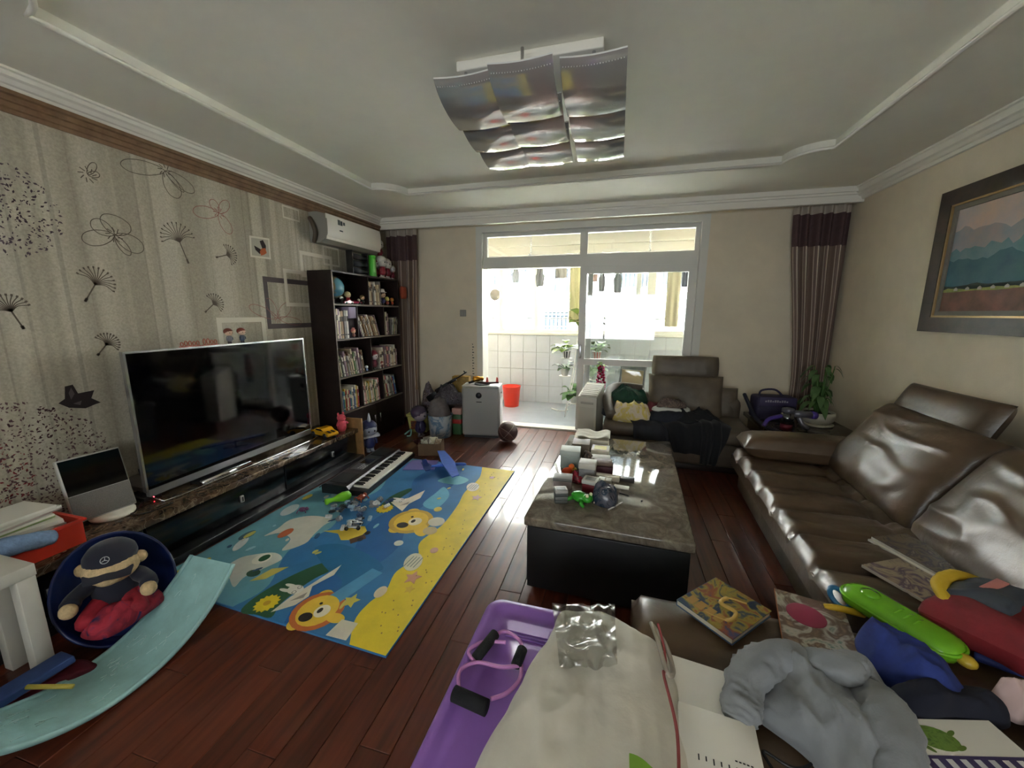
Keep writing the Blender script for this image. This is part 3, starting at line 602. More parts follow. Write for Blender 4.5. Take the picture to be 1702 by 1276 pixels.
# ------------------------------------------------------------------ prints on the wallpaper (flat, children of the wall)
INK = mat('print_grey_ink', (92, 82, 70), 0.8); INKD = mat('print_dark_ink', (44, 34, 34), 0.8); INKW = mat('print_white', (214, 208, 192), 0.75); INKP = mat('print_mauve', (88, 78, 78), 0.75); INKO = mat('print_orange', (176, 88, 40), 0.75); INKR = mat('print_pink', (150, 96, 88), 0.8)
XW = XL+0.0012
def wline(pts, r, name='printed_line', m=INK, n=None):
    mb = MB(); P = smooth_path([(XW, y, z) for y, z in pts], n or len(pts)*5)
    for i in range(len(P)-1):
        a, b = P[i], P[i+1]; d = (b-a); k = Vector((0, -d.z, d.y)); k = k.normalized()*r if k.length > 1e-9 else Vector((0, r, 0))
        mb.add([a-k, a+k, b+k, b-k], [(0, 1, 2, 3)])
    return mb
def wpoly(name, pts, m, off=0.0, hole=None):
    n = len(pts); mb = MB(); mb.add([(XW+off, y, z) for y, z in pts], [tuple(range(n))]); return mb.build(name, m, WL)
for (cy, cz), (sy, sz) in (((1.66, 1.66), (1.6, 1.56)), ((1.3, 1.5), (1.33, 1.41)), ((1.66, 1.3), (1.61, 1.24)), ((2.36, 1.56), (2.29, 1.5)), ((2.18, 1.99), (2.22, 1.85)), ((2.52, 1.95), (2.43, 1.92))):
    d = Vector((cy-sy, cz-sz)); L_ = d.length; a0 = math.atan2(d.y, d.x); mb = MB()
    s = wline([(sy, sz), ((sy+cy)/2, (sz+cz)/2), (cy, cz)], 0.0035); mb.add(s.v, s.f)
    s = wline([(sy, sz), (sy+d.x*0.2, sz+d.y*0.2)], 0.007); mb.add(s.v, s.f)
    for k in range(13):
        a = a0+R(-80+160*k/12); q = L_*0.85*(0.85+0.15*math.cos(a-a0))
        s = wline([(cy, cz), (cy+q*0.55*math.cos(a0*0.25+a*0.75), cz+q*0.55*math.sin(a0*0.25+a*0.75)), (cy+q*math.cos(a), cz+q*math.sin(a))], 0.0022); mb.add(s.v, s.f)
        ey, ez = cy+q*math.cos(a), cz+q*math.sin(a); s = wline([(ey, ez), (ey+0.012*math.cos(a), ez+0.012*math.sin(a))], 0.0045); mb.add(s.v, s.f)
    mb.build('printed_dandelion_seed', INK, WL)
def petals(cy, cz, specs, m=INK):
    mb = MB()
    for a, ln, wd in specs:
        a = R(a); c, s = math.cos(a), math.sin(a); pts = []
        for t in range(9):
            u = t/8*2*PI; x = ln/2*(1-math.cos(u)); y = wd*math.sin(u)*(0.5+0.5*math.sin(u/2)); pts.append((cy+x*c-y*s, cz+x*s+y*c))
        l = wline(pts, 0.0022); mb.add(l.v, l.f)
    for k in range(9):
        a = k*0.7; l = wline([(cy+0.02*math.cos(a), cz+0.02*math.sin(a)), (cy+0.045*math.cos(a+0.3), cz+0.045*math.sin(a+0.3))], 0.0025); mb.add(l.v, l.f)
    mb.build('printed_flower_outline', m, WL)
petals(1.8, 1.97, [(200, 0.17, 0.05), (150, 0.12, 0.05), (75, 0.12, 0.09), (-25, 0.16, 0.06), (-60, 0.13, 0.03)])
petals(2.15, 2.45, [(190, 0.26, 0.05), (-70, 0.17, 0.06), (-25, 0.2, 0.05), (-45, 0.15, 0.02)])
petals(2.5, 2.26, [(190, 0.2, 0.05), (-60, 0.16, 0.05), (50, 0.14, 0.04), (120, 0.1, 0.04)], INKR)
petals(2.95, 1.45, [(160, 0.3, 0.05), (120, 0.2, 0.05), (40, 0.2, 0.06), (-10, 0.28, 0.04)], INKR)
petals(1.72, 2.29, [(60, 0.09, 0.02), (20, 0.06, 0.02)])
wpoly('printed_butterfly', [(1.4, 0.99), (1.43, 1.01), (1.44, 1.08), (1.475, 1.085), (1.49, 1.03), (1.565, 1.035), (1.545, 0.99), (1.585, 0.955), (1.56, 0.95), (1.51, 0.935), (1.44, 0.955)], INKD)
wpoly('printed_butterfly_patch', [(1.45, 1.04), (1.465, 1.07), (1.475, 1.03), (1.455, 1.0)], INKP, 0.0008)
wpoly('printed_butterfly_patch', [(1.46, 0.975), (1.5, 0.985), (1.49, 0.96)], INKP, 0.0008)
wpoly('printed_card', [(2.745, 2.14), (2.945, 2.15), (2.94, 1.97), (2.735, 1.965)], INKW)
wpoly('printed_card_field', [(2.76, 2.125), (2.93, 2.135), (2.925, 1.985), (2.75, 1.98)], mat('print_card', (176, 170, 156), 0.8), 0.0006)
wpoly('printed_wing', [(2.86, 2.05), (2.84, 2.11), (2.875, 2.125), (2.9, 2.08), (2.895, 2.05)], INKD, 0.0012); wpoly('printed_wing', [(2.85, 2.04), (2.78, 2.065), (2.79, 2.03), (2.83, 2.0)], INKD, 0.0012)
wpoly('printed_wing', [(2.85, 2.05), (2.89, 2.06), (2.9, 2.02), (2.87, 2.0), (2.84, 1.99), (2.83, 2.02)], INKO, 0.0018)
def wframe(y0, y1, z0, z1, t, m, off=0.0):
    mb = MB()
    for a, b, c, d in ((y0, y1, z1-t, z1), (y0, y1, z0, z0+t), (y0, y0+t, z0+t, z1-t), (y1-t, y1, z0+t, z1-t)): mb.add([(XW+off, a, c), (XW+off, b, c), (XW+off, b, d), (XW+off, a, d)], [(0, 1, 2, 3)])
    mb.build('printed_frame', m, WL)
wframe(2.83, 3.5, 1.355, 1.815, 0.045, INKP); wframe(3.06, 3.5, 1.56, 1.905, 0.035, INKW, 0.0008); wframe(3.28, 3.73, 1.85, 2.1, 0.035, INKW); wframe(2.37, 2.81, 1.1, 1.46, 0.04, INKW); wframe(3.12, 3.32, 2.365, 2.48, 0.014, INKW); wframe(3.6, 3.85, 2.0, 2.2, 0.02, INKW, 0.0006)
for cy, cz, rad, cnt, m, sd_ in ((1.33, 2.02, 0.24, 420, mat('print_mauve_dots', (84, 70, 78), 0.85), 3), (1.18, 0.62, 0.42, 1500, mat('print_plum_dots', (98, 70, 74), 0.85), 4), (0.95, 0.66, 0.3, 500, mat('print_red_dots', (132, 52, 56), 0.85), 5)):
    rnd = random.Random(sd_); mb = MB()
    for _ in range(cnt):
        a = rnd.uniform(0, 2*PI); q = rad*math.sqrt(rnd.random()); s = rnd.uniform(0.004, 0.011); y, z = cy+q*math.cos(a), cz+q*math.sin(a); b = rnd.uniform(0, 3)
        mb.add([(XW, y+s*math.cos(b), z+s*math.sin(b)), (XW, y-s*0.5*math.sin(b), z+s*0.5*math.cos(b)), (XW, y-s*math.cos(b), z-s*math.sin(b)), (XW, y+s*0.5*math.sin(b), z-s*0.5*math.cos(b))], [(0, 1, 2, 3)])
    o = mb.build('printed_blossom_dots', m, WL); o['kind'] = 'stuff'

# ------------------------------------------------------------------ play mat with printed sea scene
pm = thing('play_mat', 'thin foam play mat printed with blue sea, yellow sand and cartoon animals', 'play mat', (0, 0, 0))
ZM = 0.012
MB().prism([(-2.465, 1.35), (-0.915, 1.275), (-0.89, 3.405), (-2.44, 3.45)], 0.001, ZM).build('foam_sheet', mat('mat_sea_blue', (52, 118, 170), 0.55, var=0.1, vs=3, bump=0.25, bs=160), pm)
LAY = [0]
def mp(name, pts, c, lay=1, sm=0, m=None):
    if sm: pts = [(p.x, p.y) for p in smooth_loop([(x, y, 0) for x, y in pts], sm)]
    LAY[0] = (LAY[0]+1) % 40
    return MB().prism(pts, ZM-0.002+0.0001, ZM+0.0005*lay+0.000004*LAY[0]).build(name, m or mat('mat_%d_%d_%d' % c, c, 0.55, var=0.05, vs=8, bump=0.25, bs=160), pm)
def ell(cx, cy, rx, ry, a=0, n=20): return [(cx+rx*math.cos(t)*math.cos(a)-ry*math.sin(t)*math.sin(a), cy+rx*math.cos(t)*math.sin(a)+ry*math.sin(t)*math.cos(a)) for t in [2*PI*i/n for i in range(n)]]
sand = [(p.x, p.y) for p in smooth_path([(x, y, 0) for x, y in ((-1.22, 3.412), (-1.16, 3.16), (-1.18, 2.86), (-1.15, 2.64), (-1.14, 2.34), (-1.19, 2.1), (-1.13, 1.95), (-1.18, 1.79), (-1.15, 1.64), (-1.18, 1.54), (-1.18, 1.42), (-1.11, 1.285))], 60)]
mp('printed_sand', sand+[(-0.917, 1.276), (-0.892, 3.404)], (222, 196, 40))
tl_ = [(p.x, p.y) for p in smooth_path([(x, y, 0) for x, y in ((-1.95, 3.43), (-2.02, 3.1), (-1.9, 2.7), (-2.0, 2.4), (-1.88, 2.1), (-1.95, 1.8), (-1.8, 1.5), (-1.84, 1.325))], 40)]
mp('printed_sky', tl_+[(-2.463, 1.352), (-2.44, 3.448)], (104, 160, 176))
mp('printed_wave', [(p.x, p.y) for p in smooth_path([(x, y, 0) for x, y in ((-1.62, 3.42), (-1.72, 3.0), (-1.58, 2.6), (-1.66, 2.2), (-1.52, 1.8), (-1.56, 1.5), (-1.5, 1.31))], 40)] + [(p.x, p.y) for p in smooth_path([(x, y, 0) for x, y in ((-1.35, 1.305), (-1.38, 1.6), (-1.3, 2.0), (-1.42, 2.4), (-1.33, 2.9), (-1.4, 3.41))], 40)], (34, 96, 156))
mp('printed_cloud', [(-2.24, 1.88), (-2.23, 1.98), (-2.24, 2.1), (-2.13, 2.19), (-1.95, 2.19), (-1.95, 2.1), (-1.93, 1.98), (-1.91, 1.88), (-1.99, 1.78), (-2.04, 1.9), (-2.17, 1.94)], (206, 204, 190), 2, 44)
mp('printed_cloud', [(-2.17, 1.55), (-2.18, 1.64), (-2.14, 1.69), (-2.02, 1.75), (-1.92, 1.71), (-1.95, 1.61), (-1.99, 1.52), (-1.97, 1.44), (-2.08, 1.5)], (204, 204, 192), 2, 44)
mp('printed_cloud', ell(-2.36, 2.22, 0.05, 0.09, 0.2), (196, 206, 206), 2); mp('printed_cloud', ell(-2.31, 1.77, 0.03, 0.08, 0.4), (200, 206, 204), 2)
mp('printed_cloud', ell(-2.2, 2.62, 0.06, 0.14, 0.1), (150, 186, 196), 2)
mp('printed_hill', [(-1.77, 1.31), (-1.79, 1.4), (-1.76, 1.55), (-1.7, 1.68), (-1.64, 1.76), (-1.58, 1.81), (-1.56, 1.7), (-1.59, 1.63), (-1.61, 1.55), (-1.62, 1.41), (-1.59, 1.32), (-1.68, 1.315)], (38, 84, 52), 2, 48)
mp('printed_hill', [(-1.71, 2.38), (-1.74, 2.6), (-1.68, 2.78), (-1.63, 2.77), (-1.65, 2.58), (-1.63, 2.4)], (40, 88, 54), 2, 30)
for P in ([(-1.62, 1.345), (-1.61, 1.46), (-1.58, 1.56), (-1.53, 1.76), (-1.51, 1.67), (-1.56, 1.56), (-1.52, 1.49), (-1.54, 1.42)], [(-1.68, 2.53), (-1.58, 2.64), (-1.52, 2.8), (-1.49, 2.66), (-1.53, 2.55), (-1.52, 2.43)]):
    mp('printed_paper_boat', P, (216, 206, 186), 3)
    c = sum((Vector((x, y)) for x, y in P), Vector((0, 0)))/len(P); mp('printed_boat_fold', [(c.x-0.03, c.y-0.1), (c.x+0.01, c.y-0.02), (c.x+0.02, c.y-0.06)], (150, 140, 128), 4)
    mp('printed_rabbit', ell(c.x-0.07, c.y-0.02, 0.045, 0.035), (222, 216, 204), 4)
    for dy in (-0.02, 0.02): mp('printed_rabbit_ear', ell(c.x-0.12, c.y-0.02+dy, 0.035, 0.011), (222, 216, 204), 4); mp('printed_glasses', ell(c.x-0.06, c.y-0.02+dy, 0.012, 0.012), (70, 66, 62), 5, 0); mp('printed_lens', ell(c.x-0.06, c.y-0.02+dy, 0.009, 0.009), (222, 216, 204), 6)
for x, y, r in ((-1.69, 1.39, 0.06), (-1.67, 2.43, 0.065), (-2.39, 1.42, 0.05)):
    fl_ = []
    for k in range(28): a = 2*PI*k/28; q = r*(1 if k % 2 else 0.8); fl_.append((x+q*math.cos(a), y+q*1.1*math.sin(a)))
    mp('printed_sunflower', fl_, (226, 196, 40), 5); mp('printed_flower_eye', ell(x, y, r*0.3, r*0.3), (196, 150, 40), 6)
def bearface(x, y, s, ring=None):
    mp('printed_ear', ell(x-0.05*s, y+0.12*s, 0.045*s, 0.045*s), (226, 186, 60), 3); mp('printed_ear', ell(x-0.05*s, y-0.12*s, 0.045*s, 0.045*s), (226, 186, 60), 3)
    if ring: mp('printed_mane', ell(x, y, 0.15*s, 0.155*s), ring, 3)
    mp('printed_bear_face', ell(x, y, 0.115*s, 0.125*s), (228, 190, 62), 4); mp('printed_muzzle', ell(x+0.03*s, y, 0.045*s, 0.05*s), (234, 224, 200), 5)
    mp('printed_nose', ell(x+0.015*s, y, 0.014*s, 0.022*s), (40, 32, 30), 6); mp('printed_eye', ell(x-0.02*s, y+0.05*s, 0.01*s, 0.01*s), (40, 32, 30), 6); mp('printed_eye', ell(x-0.02*s, y-0.05*s, 0.01*s, 0.01*s), (40, 32, 30), 6)
    mp('printed_patch', ell(x-0.03*s, y-0.065*s, 0.04*s, 0.035*s), (40, 32, 30), 5)
bearface(-1.38, 2.32, 1.05, (200, 160, 60)); mp('printed_arm', ell(-1.26, 2.24, 0.05, 0.09, 0.6), (228, 190, 62), 4); mp('printed_shirt', ell(-1.2, 2.36, 0.06, 0.06), (216, 210, 190), 5); mp('printed_drum', ell(-1.19, 2.24, 0.05, 0.05), (196, 176, 130), 5)
bearface(-1.4, 1.42, 0.85, (196, 104, 48)); mp('printed_arm', ell(-1.28, 1.4, 0.05, 0.03), (228, 190, 62), 4); mp('printed_shirt', [(-1.25, 1.3), (-1.24, 1.4), (-1.15, 1.4), (-1.14, 1.3)], (214, 206, 186), 5)
mp('printed_giraffe_bus', [(-1.9, 2.04), (-1.81, 2.08), (-1.75, 2.14), (-1.66, 2.17), (-1.61, 2.12), (-1.61, 2.01), (-1.71, 1.98), (-1.78, 2.04)], (214, 186, 62), 3); mp('printed_cargo', [(-1.66, 2.0), (-1.6, 2.08), (-1.56, 2.04), (-1.62, 1.96)], (96, 70, 54), 4)
for y in (2.02, 2.1): mp('printed_wheel', ell(-1.59, y, 0.018, 0.022), (50, 46, 44), 5)
mp('printed_whale', [(-1.81, 1.86), (-1.68, 1.94), (-1.43, 1.89), (-1.27, 1.8), (-1.34, 1.72), (-1.38, 1.58), (-1.38, 1.48), (-1.43, 1.64), (-1.6, 1.71)], (28, 104, 150), 2, 40)
mp('printed_ray_fish', [(-1.42, 2.57), (-1.41, 2.77), (-1.39, 2.9), (-1.28, 2.76), (-1.29, 2.53)], (96, 168, 196), 2, 24); mp('printed_ray_fish', [(-1.5, 3.0), (-1.4, 3.15), (-1.24, 3.1), (-1.3, 2.98)], (110, 176, 190), 2, 24)
mp('printed_light_beam', [(-1.45, 1.42), (-1.33, 1.78), (-1.25, 1.76), (-1.36, 1.4)], (84, 150, 190), 3)
for x, y in ((-1.15, 2.97), (-1.13, 1.9)):
    mp('printed_bubble', ell(x, y, 0.055, 0.085, 0.3)+[], (220, 214, 190), 4)
    for k in range(4): mp('printed_bubble_line', [(x-0.035+k*0.02, y-0.05), (x-0.03+k*0.02, y-0.05), (x-0.03+k*0.02+0.01, y+0.05), (x-0.035+k*0.02+0.01, y+0.05)], (110, 130, 120), 5)
mp('printed_shell', ell(-1.17, 1.62, 0.03, 0.045), (226, 206, 176), 4); mp('printed_shell', ell(-1.27, 2.53, 0.03, 0.035), (216, 196, 96), 4); mp('printed_shell', ell(-1.06, 2.04, 0.025, 0.03), (206, 160, 130), 4); mp('printed_shell', ell(-1.32, 2.05, 0.03, 0.03), (212, 214, 200), 4)
for x, y, r, c in ((-1.06, 1.77, 0.05, (206, 150, 120)), (-1.03, 1.68, 0.03, (214, 180, 60)), (-1.05, 2.79, 0.045, (206, 168, 130)), (-1.28, 1.52, 0.045, (214, 196, 80)), (-1.05, 3.2, 0.03, (206, 168, 130))):
    mp('printed_starfish', [(x+(r if k % 2 == 0 else r*0.5)*math.cos(k*PI/5+0.4), y+(r if k % 2 == 0 else r*0.5)*1.2*math.sin(k*PI/5+0.4)) for k in range(10)], c, 4)
mp('printed_balloon', ell(-2.13, 1.95, 0.035, 0.06), (196, 104, 60), 4); mp('printed_emblem', ell(-2.04, 1.68, 0.05, 0.055), (226, 220, 204), 4); mp('printed_frog', ell(-2.03, 1.69, 0.028, 0.035), (40, 96, 60), 5)
mp('printed_rainbow', ell(-2.36, 1.86, 0.035, 0.06), (60, 96, 110), 3); mp('printed_fish', ell(-2.35, 1.87, 0.02, 0.045), (210, 196, 90), 4); mp('printed_fish', ell(-2.34, 1.56, 0.02, 0.05, 0.4), (206, 186, 70), 4); mp('printed_bird', ell(-2.39, 2.43, 0.025, 0.05), (206, 190, 80), 4)
mp('printed_island', [(-1.93, 1.5), (-1.9, 1.62), (-1.82, 1.66), (-1.86, 1.54)], (210, 190, 90), 4); mp('printed_palm', ell(-1.97, 1.56, 0.04, 0.03), (40, 80, 56), 5)
rnd = random.Random(11)
for k in range(26):
    x, y = rnd.uniform(-2.4, -1.3), rnd.uniform(1.45, 3.35); mp('printed_small_fish', ell(x, y, rnd.uniform(0.008, 0.016), rnd.uniform(0.015, 0.035), rnd.uniform(-0.6, 0.6), 8), rnd.choice([(206, 190, 96), (150, 196, 206), (44, 84, 120), (206, 206, 190)]), 6)
for k in range(40): mp('printed_sand_grain', ell(rnd.uniform(-1.08, -0.93), rnd.uniform(1.35, 3.35), 0.004, 0.005, 0, 6), (150, 120, 50), 4)

# ------------------------------------------------------------------ electronic keyboard on the mat
kb = thing('electronic_keyboard', 'black electronic piano keyboard lying on the play mat', 'keyboard', (-2.16, 3.0, ZM+0.004), R(4.2))
KBL = mat('keyboard_black', (24, 24, 26), 0.35)
kw, kl = 0.40, 0.93
def prof_y(u, x0, x1): return x0+(x1-x0)*u
body = MB(); pr = [(-kw/2, 0.0), (-kw/2, 0.07), (-kw/2+0.03, 0.085), (0.03, 0.075), (0.05, 0.05), (kw/2, 0.045), (kw/2, 0.0)]
body.prism(pr, -kl/2, kl/2, M=Matrix(((1, 0, 0, 0), (0, 0, 1, 0), (0, 1, 0, 0), (0, 0, 0, 1)))); body.build('casing', KBL, kb)
MB().box((-kw/2+0.05, -0.14, 0.079), (-0.02, 0.2, 0.085)).build('control_panel', mat('panel_grey', (70, 70, 74), 0.4), kb)
MB().box((-kw/2+0.06, 0.0, 0.0845), (-0.04, 0.12, 0.087)).build('display', mat('lcd', (40, 44, 52), 0.15), kb)
for i in range(10): MB().rbox((-0.09+0.025*(i % 3), -0.12+0.03*(i//3), 0.084), (-0.075+0.025*(i % 3), -0.1+0.03*(i//3), 0.088), 0.002).build('button', mat('button_grey', (170, 170, 172), 0.5), kb)
for s in (-1, 1): MB().rbox((-kw/2+0.04, s*0.32-0.1, 0.08), (0.0, s*0.32+0.1, 0.086), 0.01).build('speaker_grille', mat('grille_black', (14, 14, 15), 0.7, bump=0.6, bs=500), kb)
ky0, ky1 = -kl/2+0.06, kl/2-0.03; nw = 36; ws_ = (ky1-ky0)/nw
KW = mat('ivory_key', (226, 222, 210), 0.3); KB2 = mat('ebony_key', (16, 16, 17), 0.3)
wk = bk = None
for i in range(nw):
    if wk is None:
        o = MB().rbox((0.055, 0.0006, 0.04), (kw/2-0.006, ws_-0.0006, 0.062), 0.0015, 1, sm=False).build('white_key', KW, kb); wk = o.data
    else: o = obj('white_key', wk, kb)
    o.location = (0, ky0+i*ws_, 0)
    if i % 7 in (0, 1, 3, 4, 5) and i < nw-1:
        if bk is None:
            o = MB().rbox((0.055, -0.006, 0.06), (0.135, 0.006, 0.074), 0.002, 1, sm=False).build('black_key', KB2, kb); bk = o.data
        else: o = obj('black_key', bk, kb)
        o.location = (0, ky0+(i+1)*ws_, 0)
tag(MB().tube(smooth_path([(-2.45, 3.36, 0.018), (-2.42, 3.2, 0.018), (-2.44, 2.9, 0.018), (-2.42, 2.6, 0.018)], 20), 0.004, 6).build('keyboard_cable', BLACKPL), 'thin black cable on the mat along the cabinet plinth', 'cable')

# ------------------------------------------------------------------ toys on the mat
gp = thing('toy_bowling_pin', 'lime green plastic toy bowling pin lying on the mat', 'toy', (-2.13, 2.33, ZM+0.04), 0)
GRN = mat('lime_plastic', (118, 196, 40), 0.35)
MB().lathe([(0.02, 0), (0.026, 0.01), (0.02, 0.03), (0.016, 0.06), (0.03, 0.1), (0.04, 0.14), (0.034, 0.185), (0.012, 0.2)], 18, M=T(0, 0, 0, R(90), 0, R(-32)+PI)).build('body', GRN, gp)
BRK = [mat('brick_white', (206, 208, 206), 0.35), mat('brick_grey', (130, 134, 140), 0.35), mat('brick_blue', (60, 84, 120), 0.35), mat('brick_pale_blue', (150, 176, 196), 0.35), mat('brick_dark', (50, 52, 58), 0.35)]
BN = ['white', 'grey', 'dark blue', 'pale blue', 'charcoal']
rnd = random.Random(5); bmesh_cache = {}
for k in range(46):
    c = rnd.choice([0, 0, 1, 2, 3, 4, 1]); u = rnd.random(); x = -2.02+u*0.3+rnd.gauss(0, 0.035); y = 2.3+u*0.16+rnd.gauss(0, 0.05)
    if k > 34: x, y = -1.74+rnd.gauss(0, 0.05), 2.19+rnd.gauss(0, 0.04)
    key = (c, k % 2)
    if key not in bmesh_cache:
        mb = MB().rbox((-0.024, -0.012, 0), (0.024, 0.012, 0.016), 0.0015, 1, sm=False)
        for i in (-1, 0, 1): mb.cyl((i*0.014, 0, 0.016), (i*0.014, 0, 0.02), 0.005, 7)
        if k % 2: mb.rbox((-0.012, -0.022, 0.0), (0.012, 0.022, 0.013), 0.0015, 1, sm=False)
        o = mb.build('toy_brick', BRK[c]); bmesh_cache[key] = o.data
    else: o = obj('toy_brick', bmesh_cache[key])
    o.location = (x, y, ZM+0.004+(0.017 if k % 3 == 0 else 0)); o.rotation_euler = (rnd.uniform(-0.3, 0.3), rnd.uniform(-0.3, 0.3), rnd.uniform(0, 6))
    tag(o, BN[c]+(' cross shaped' if k % 2 else ' bar shaped')+' toy building brick in the heap on the play mat', 'toy brick', 'toy bricks on the play mat')
wg = thing('toy_wagon', 'small white frame toy with dark wheels beside the brick heap', 'toy', (-1.72, 2.13, ZM+0.004), R(20))
MB().tube([(-0.05, -0.03, 0.02), (0.05, -0.03, 0.02), (0.05, 0.03, 0.02), (-0.05, 0.03, 0.02)], 0.004, 6, closed=True).tube([(-0.05, -0.03, 0.02), (-0.02, 0, 0.06), (0.05, 0.03, 0.02)], 0.004, 6).build('frame', BRK[0], wg)
for sx in (-1, 1):
    for sy in (-1, 1): MB().cyl((sx*0.04, sy*0.03, 0.014), (sx*0.04, sy*0.04, 0.014), 0.014, 10).build('wheel', BLACKPL, wg)
def toy_bug(name, label, loc, c, seed, s=1.0):
    t = thing(name, label, 'toy', loc, seed); m = mat('bug_%d_%d_%d' % c, c, 0.35)
    MB().sphere((0, 0, 0.018*s), (0.03*s, 0.02*s, 0.018*s), 12, 7).build('body', m, t); MB().sphere((0.03*s, 0, 0.022*s), 0.014*s, 10, 6).build('head', m, t)
    for k in range(4): a = 0.8+k*PI/2; MB().tube([(0.012*s*math.cos(a), 0.012*s*math.sin(a), 0.02*s), (0.035*s*math.cos(a), 0.035*s*math.sin(a), 0.022*s), (0.045*s*math.cos(a), 0.045*s*math.sin(a), 0.003*s)], 0.004*s, 6).build('leg', m, t)
toy_bug('toy_insect', 'tiny purple toy insect on the cloud print of mat', (-2.24, 2.22, ZM+0.003), (110, 60, 100), 0.4)
toy_bug('toy_insect', 'small rust coloured toy insect beside the keyboard end', (-1.93, 2.5, ZM+0.003), (150, 70, 46), 1.4, 1.3)
gl = thing('toy_glider', 'blue foam toy glider plane resting at the mat edge', 'toy plane', (-1.55, 3.25, ZM+0.004), R(38))
FO = mat('blue_foam', (64, 104, 196), 0.6, var=0.06, vs=20); FOD = mat('dark_blue_foam', (40, 62, 120), 0.6)
MB().tube(smooth_path([(-0.2, 0, 0.05), (-0.05, 0, 0.05), (0.12, 0, 0.035), (0.22, 0, 0.02)], 16), [0.01]*5+[0.018]*6+[0.016]*4+[0.012, 0.006], 10).build('fuselage', FO, gl)
MB().prism([(0.0, -0.3), (0.07, -0.28), (0.1, 0.0), (0.07, 0.28), (0.0, 0.3), (-0.02, 0.0)], 0.052, 0.062, M=T(0, 0, 0.008, R(4))).build('wing', FO, gl)
MB().prism([(-0.2, -0.11), (-0.15, -0.1), (-0.12, 0), (-0.15, 0.1), (-0.2, 0.11)], 0.056, 0.063).build('tail_plane', FOD, gl)
MB().prism([(-0.2, 0.05), (-0.14, 0.05), (-0.17, 0.13), (-0.21, 0.13)], -0.004, 0.004, M=Matrix(((1, 0, 0, 0), (0, 0, 1, 0), (0, 1, 0, 0.0), (0, 0, 0, 1)))).build('fin', FOD, gl)
tag(MB().prism([(-0.16, -0.1), (0.14, -0.13), (0.17, 0.1), (-0.1, 0.14)], 0, 0.006).build('foam_scrap', mat('violet_foam', (112, 104, 170), 0.6), loc=(-1.82, 3.28, ZM+0.004), rot=(0, 0, 0.4)), 'flat violet blue foam wing piece behind the keyboard end', 'toy piece')

# ------------------------------------------------------------------ left foreground
stl = thing('side_table', 'small white square table standing before the marble cabinet', 'table', (-2.34, 0.60, 0))
WT = mat('white_table', (198, 194, 184), 0.5, var=0.03, vs=4)
MB().rbox((-0.12, -0.26, 0.455), (0.12, 0.26, 0.505), 0.003).build('table_top', WT, stl)
for sx in (-1, 1):
    for sy in (-1, 1): MB().rbox((sx*0.09-0.027, sy*0.23-0.027, 0), (sx*0.09+0.027, sy*0.23+0.027, 0.455), 0.002).build('leg', WT, stl)
bb = thing('balance_board', 'teal plastic curved balance board with raised ends on the floor', 'balance board', (-1.955, 0.88, 0.0))
TEAL = mat('teal_plastic', (150, 192, 192), 0.4, var=0.08, vs=9, bump=0.2, bs=30)
def bbf(u, v, off):
    t = (v-0.5)*2; y = 0.46*t; z = 0.235*abs(t)**2.1+0.014; s = u-0.5
    return Vector((s*0.30*(1-0.08*abs(t)**6), y, z+off+0.012*max(0, abs(s)*2-0.9)*10*0.4))
q = MB(); q.grid(lambda u, v: bbf(u, v, 0.0), 16, 40); q.grid(lambda u, v: bbf(u, v, -0.013), 16, 40)
for u0 in (0, 1): q.grid(lambda u, v, u0=u0: bbf(u0, u, -0.013*v), 40, 1)
for v0 in (0, 1): q.grid(lambda u, v, v0=v0: bbf(u, v0, -0.013*v), 16, 1)
q.build('deck', TEAL, bb)
for s in (0, 1): MB().tube([bbf(s, i/40, -0.004) for i in range(41)], 0.011, 8).build('rim', TEAL, bb)
g_ = MB()
for k in range(46):
    u = random.uniform(0.12, 0.8); v = random.uniform(0.06, 0.94); P = [bbf(u+0.09*j/5*random.uniform(0.6, 1.1), v+0.02*math.sin(j*0.9+k), 0.0014) for j in range(5)]; g_.tube(P, 0.0011, 4)
gg = g_.build('grip_lines', mat('teal_pale', (196, 224, 222), 0.4), bb); gg['kind'] = 'stuff'
# saucer chair shell, teddy bear
ch = thing('child_seat', 'dark blue oval plastic tub seat holding the teddy bear', 'chair', (-2.34, 1.14, 0)); ch.scale = (0.95, 0.95, 0.97)
BLU = mat('navy_plastic', (24, 40, 92), 0.3, var=0.1, vs=5)
ax = Vector((0.74, -0.28, 0.62)); Mb = Matrix.Translation((0.0, 0.0, 0.06)) @ ax.to_track_quat('Z', 'Y').to_matrix().to_4x4()
MB().lathe([(0.02, 0.0), (0.1, 0.006), (0.17, 0.03), (0.21, 0.075), (0.232, 0.13), (0.24, 0.135), (0.246, 0.128), (0.225, 0.07), (0.18, 0.022), (0.1, -0.006), (0.02, -0.012)], 36, M=Mb @ Matrix.Translation((0, 0.06, 0.06)) @ Matrix.Diagonal((0.92, 1.12, 1, 1)), cap=False).build('shell', BLU, ch)
MB().lathe([(0.13, 0.0), (0.14, 0.01), (0.11, 0.05), (0.06, 0.1)], 24, M=T(0.06, -0.02, 0.0)).build('base', BLU, ch)
tb = thing('teddy_bear', 'tan teddy bear in navy cap and red and blue clothes in the blue seat', 'teddy bear', (-2.25, 1.11, 0.16), R(-40)); tb.scale = (0.92, 0.92, 0.92)
TAN = mat('tan_plush', (204, 176, 134), 0.95, var=0.12, vs=50, bump=0.6, bs=140); NAV = mat('navy_cloth', (20, 22, 40), 0.85, sheen=0.2); RDC = mat('crimson_cloth', (150, 26, 44), 0.8, var=0.25, vs=14)
MB().sphere((0.02, 0, 0.06), (0.085, 0.095, 0.1), 18, 12).build('body', NAV, tb)
hd = MB().sphere((0.045, 0, 0.195), (0.095, 0.108, 0.085), 20, 12).build('head', TAN, tb)
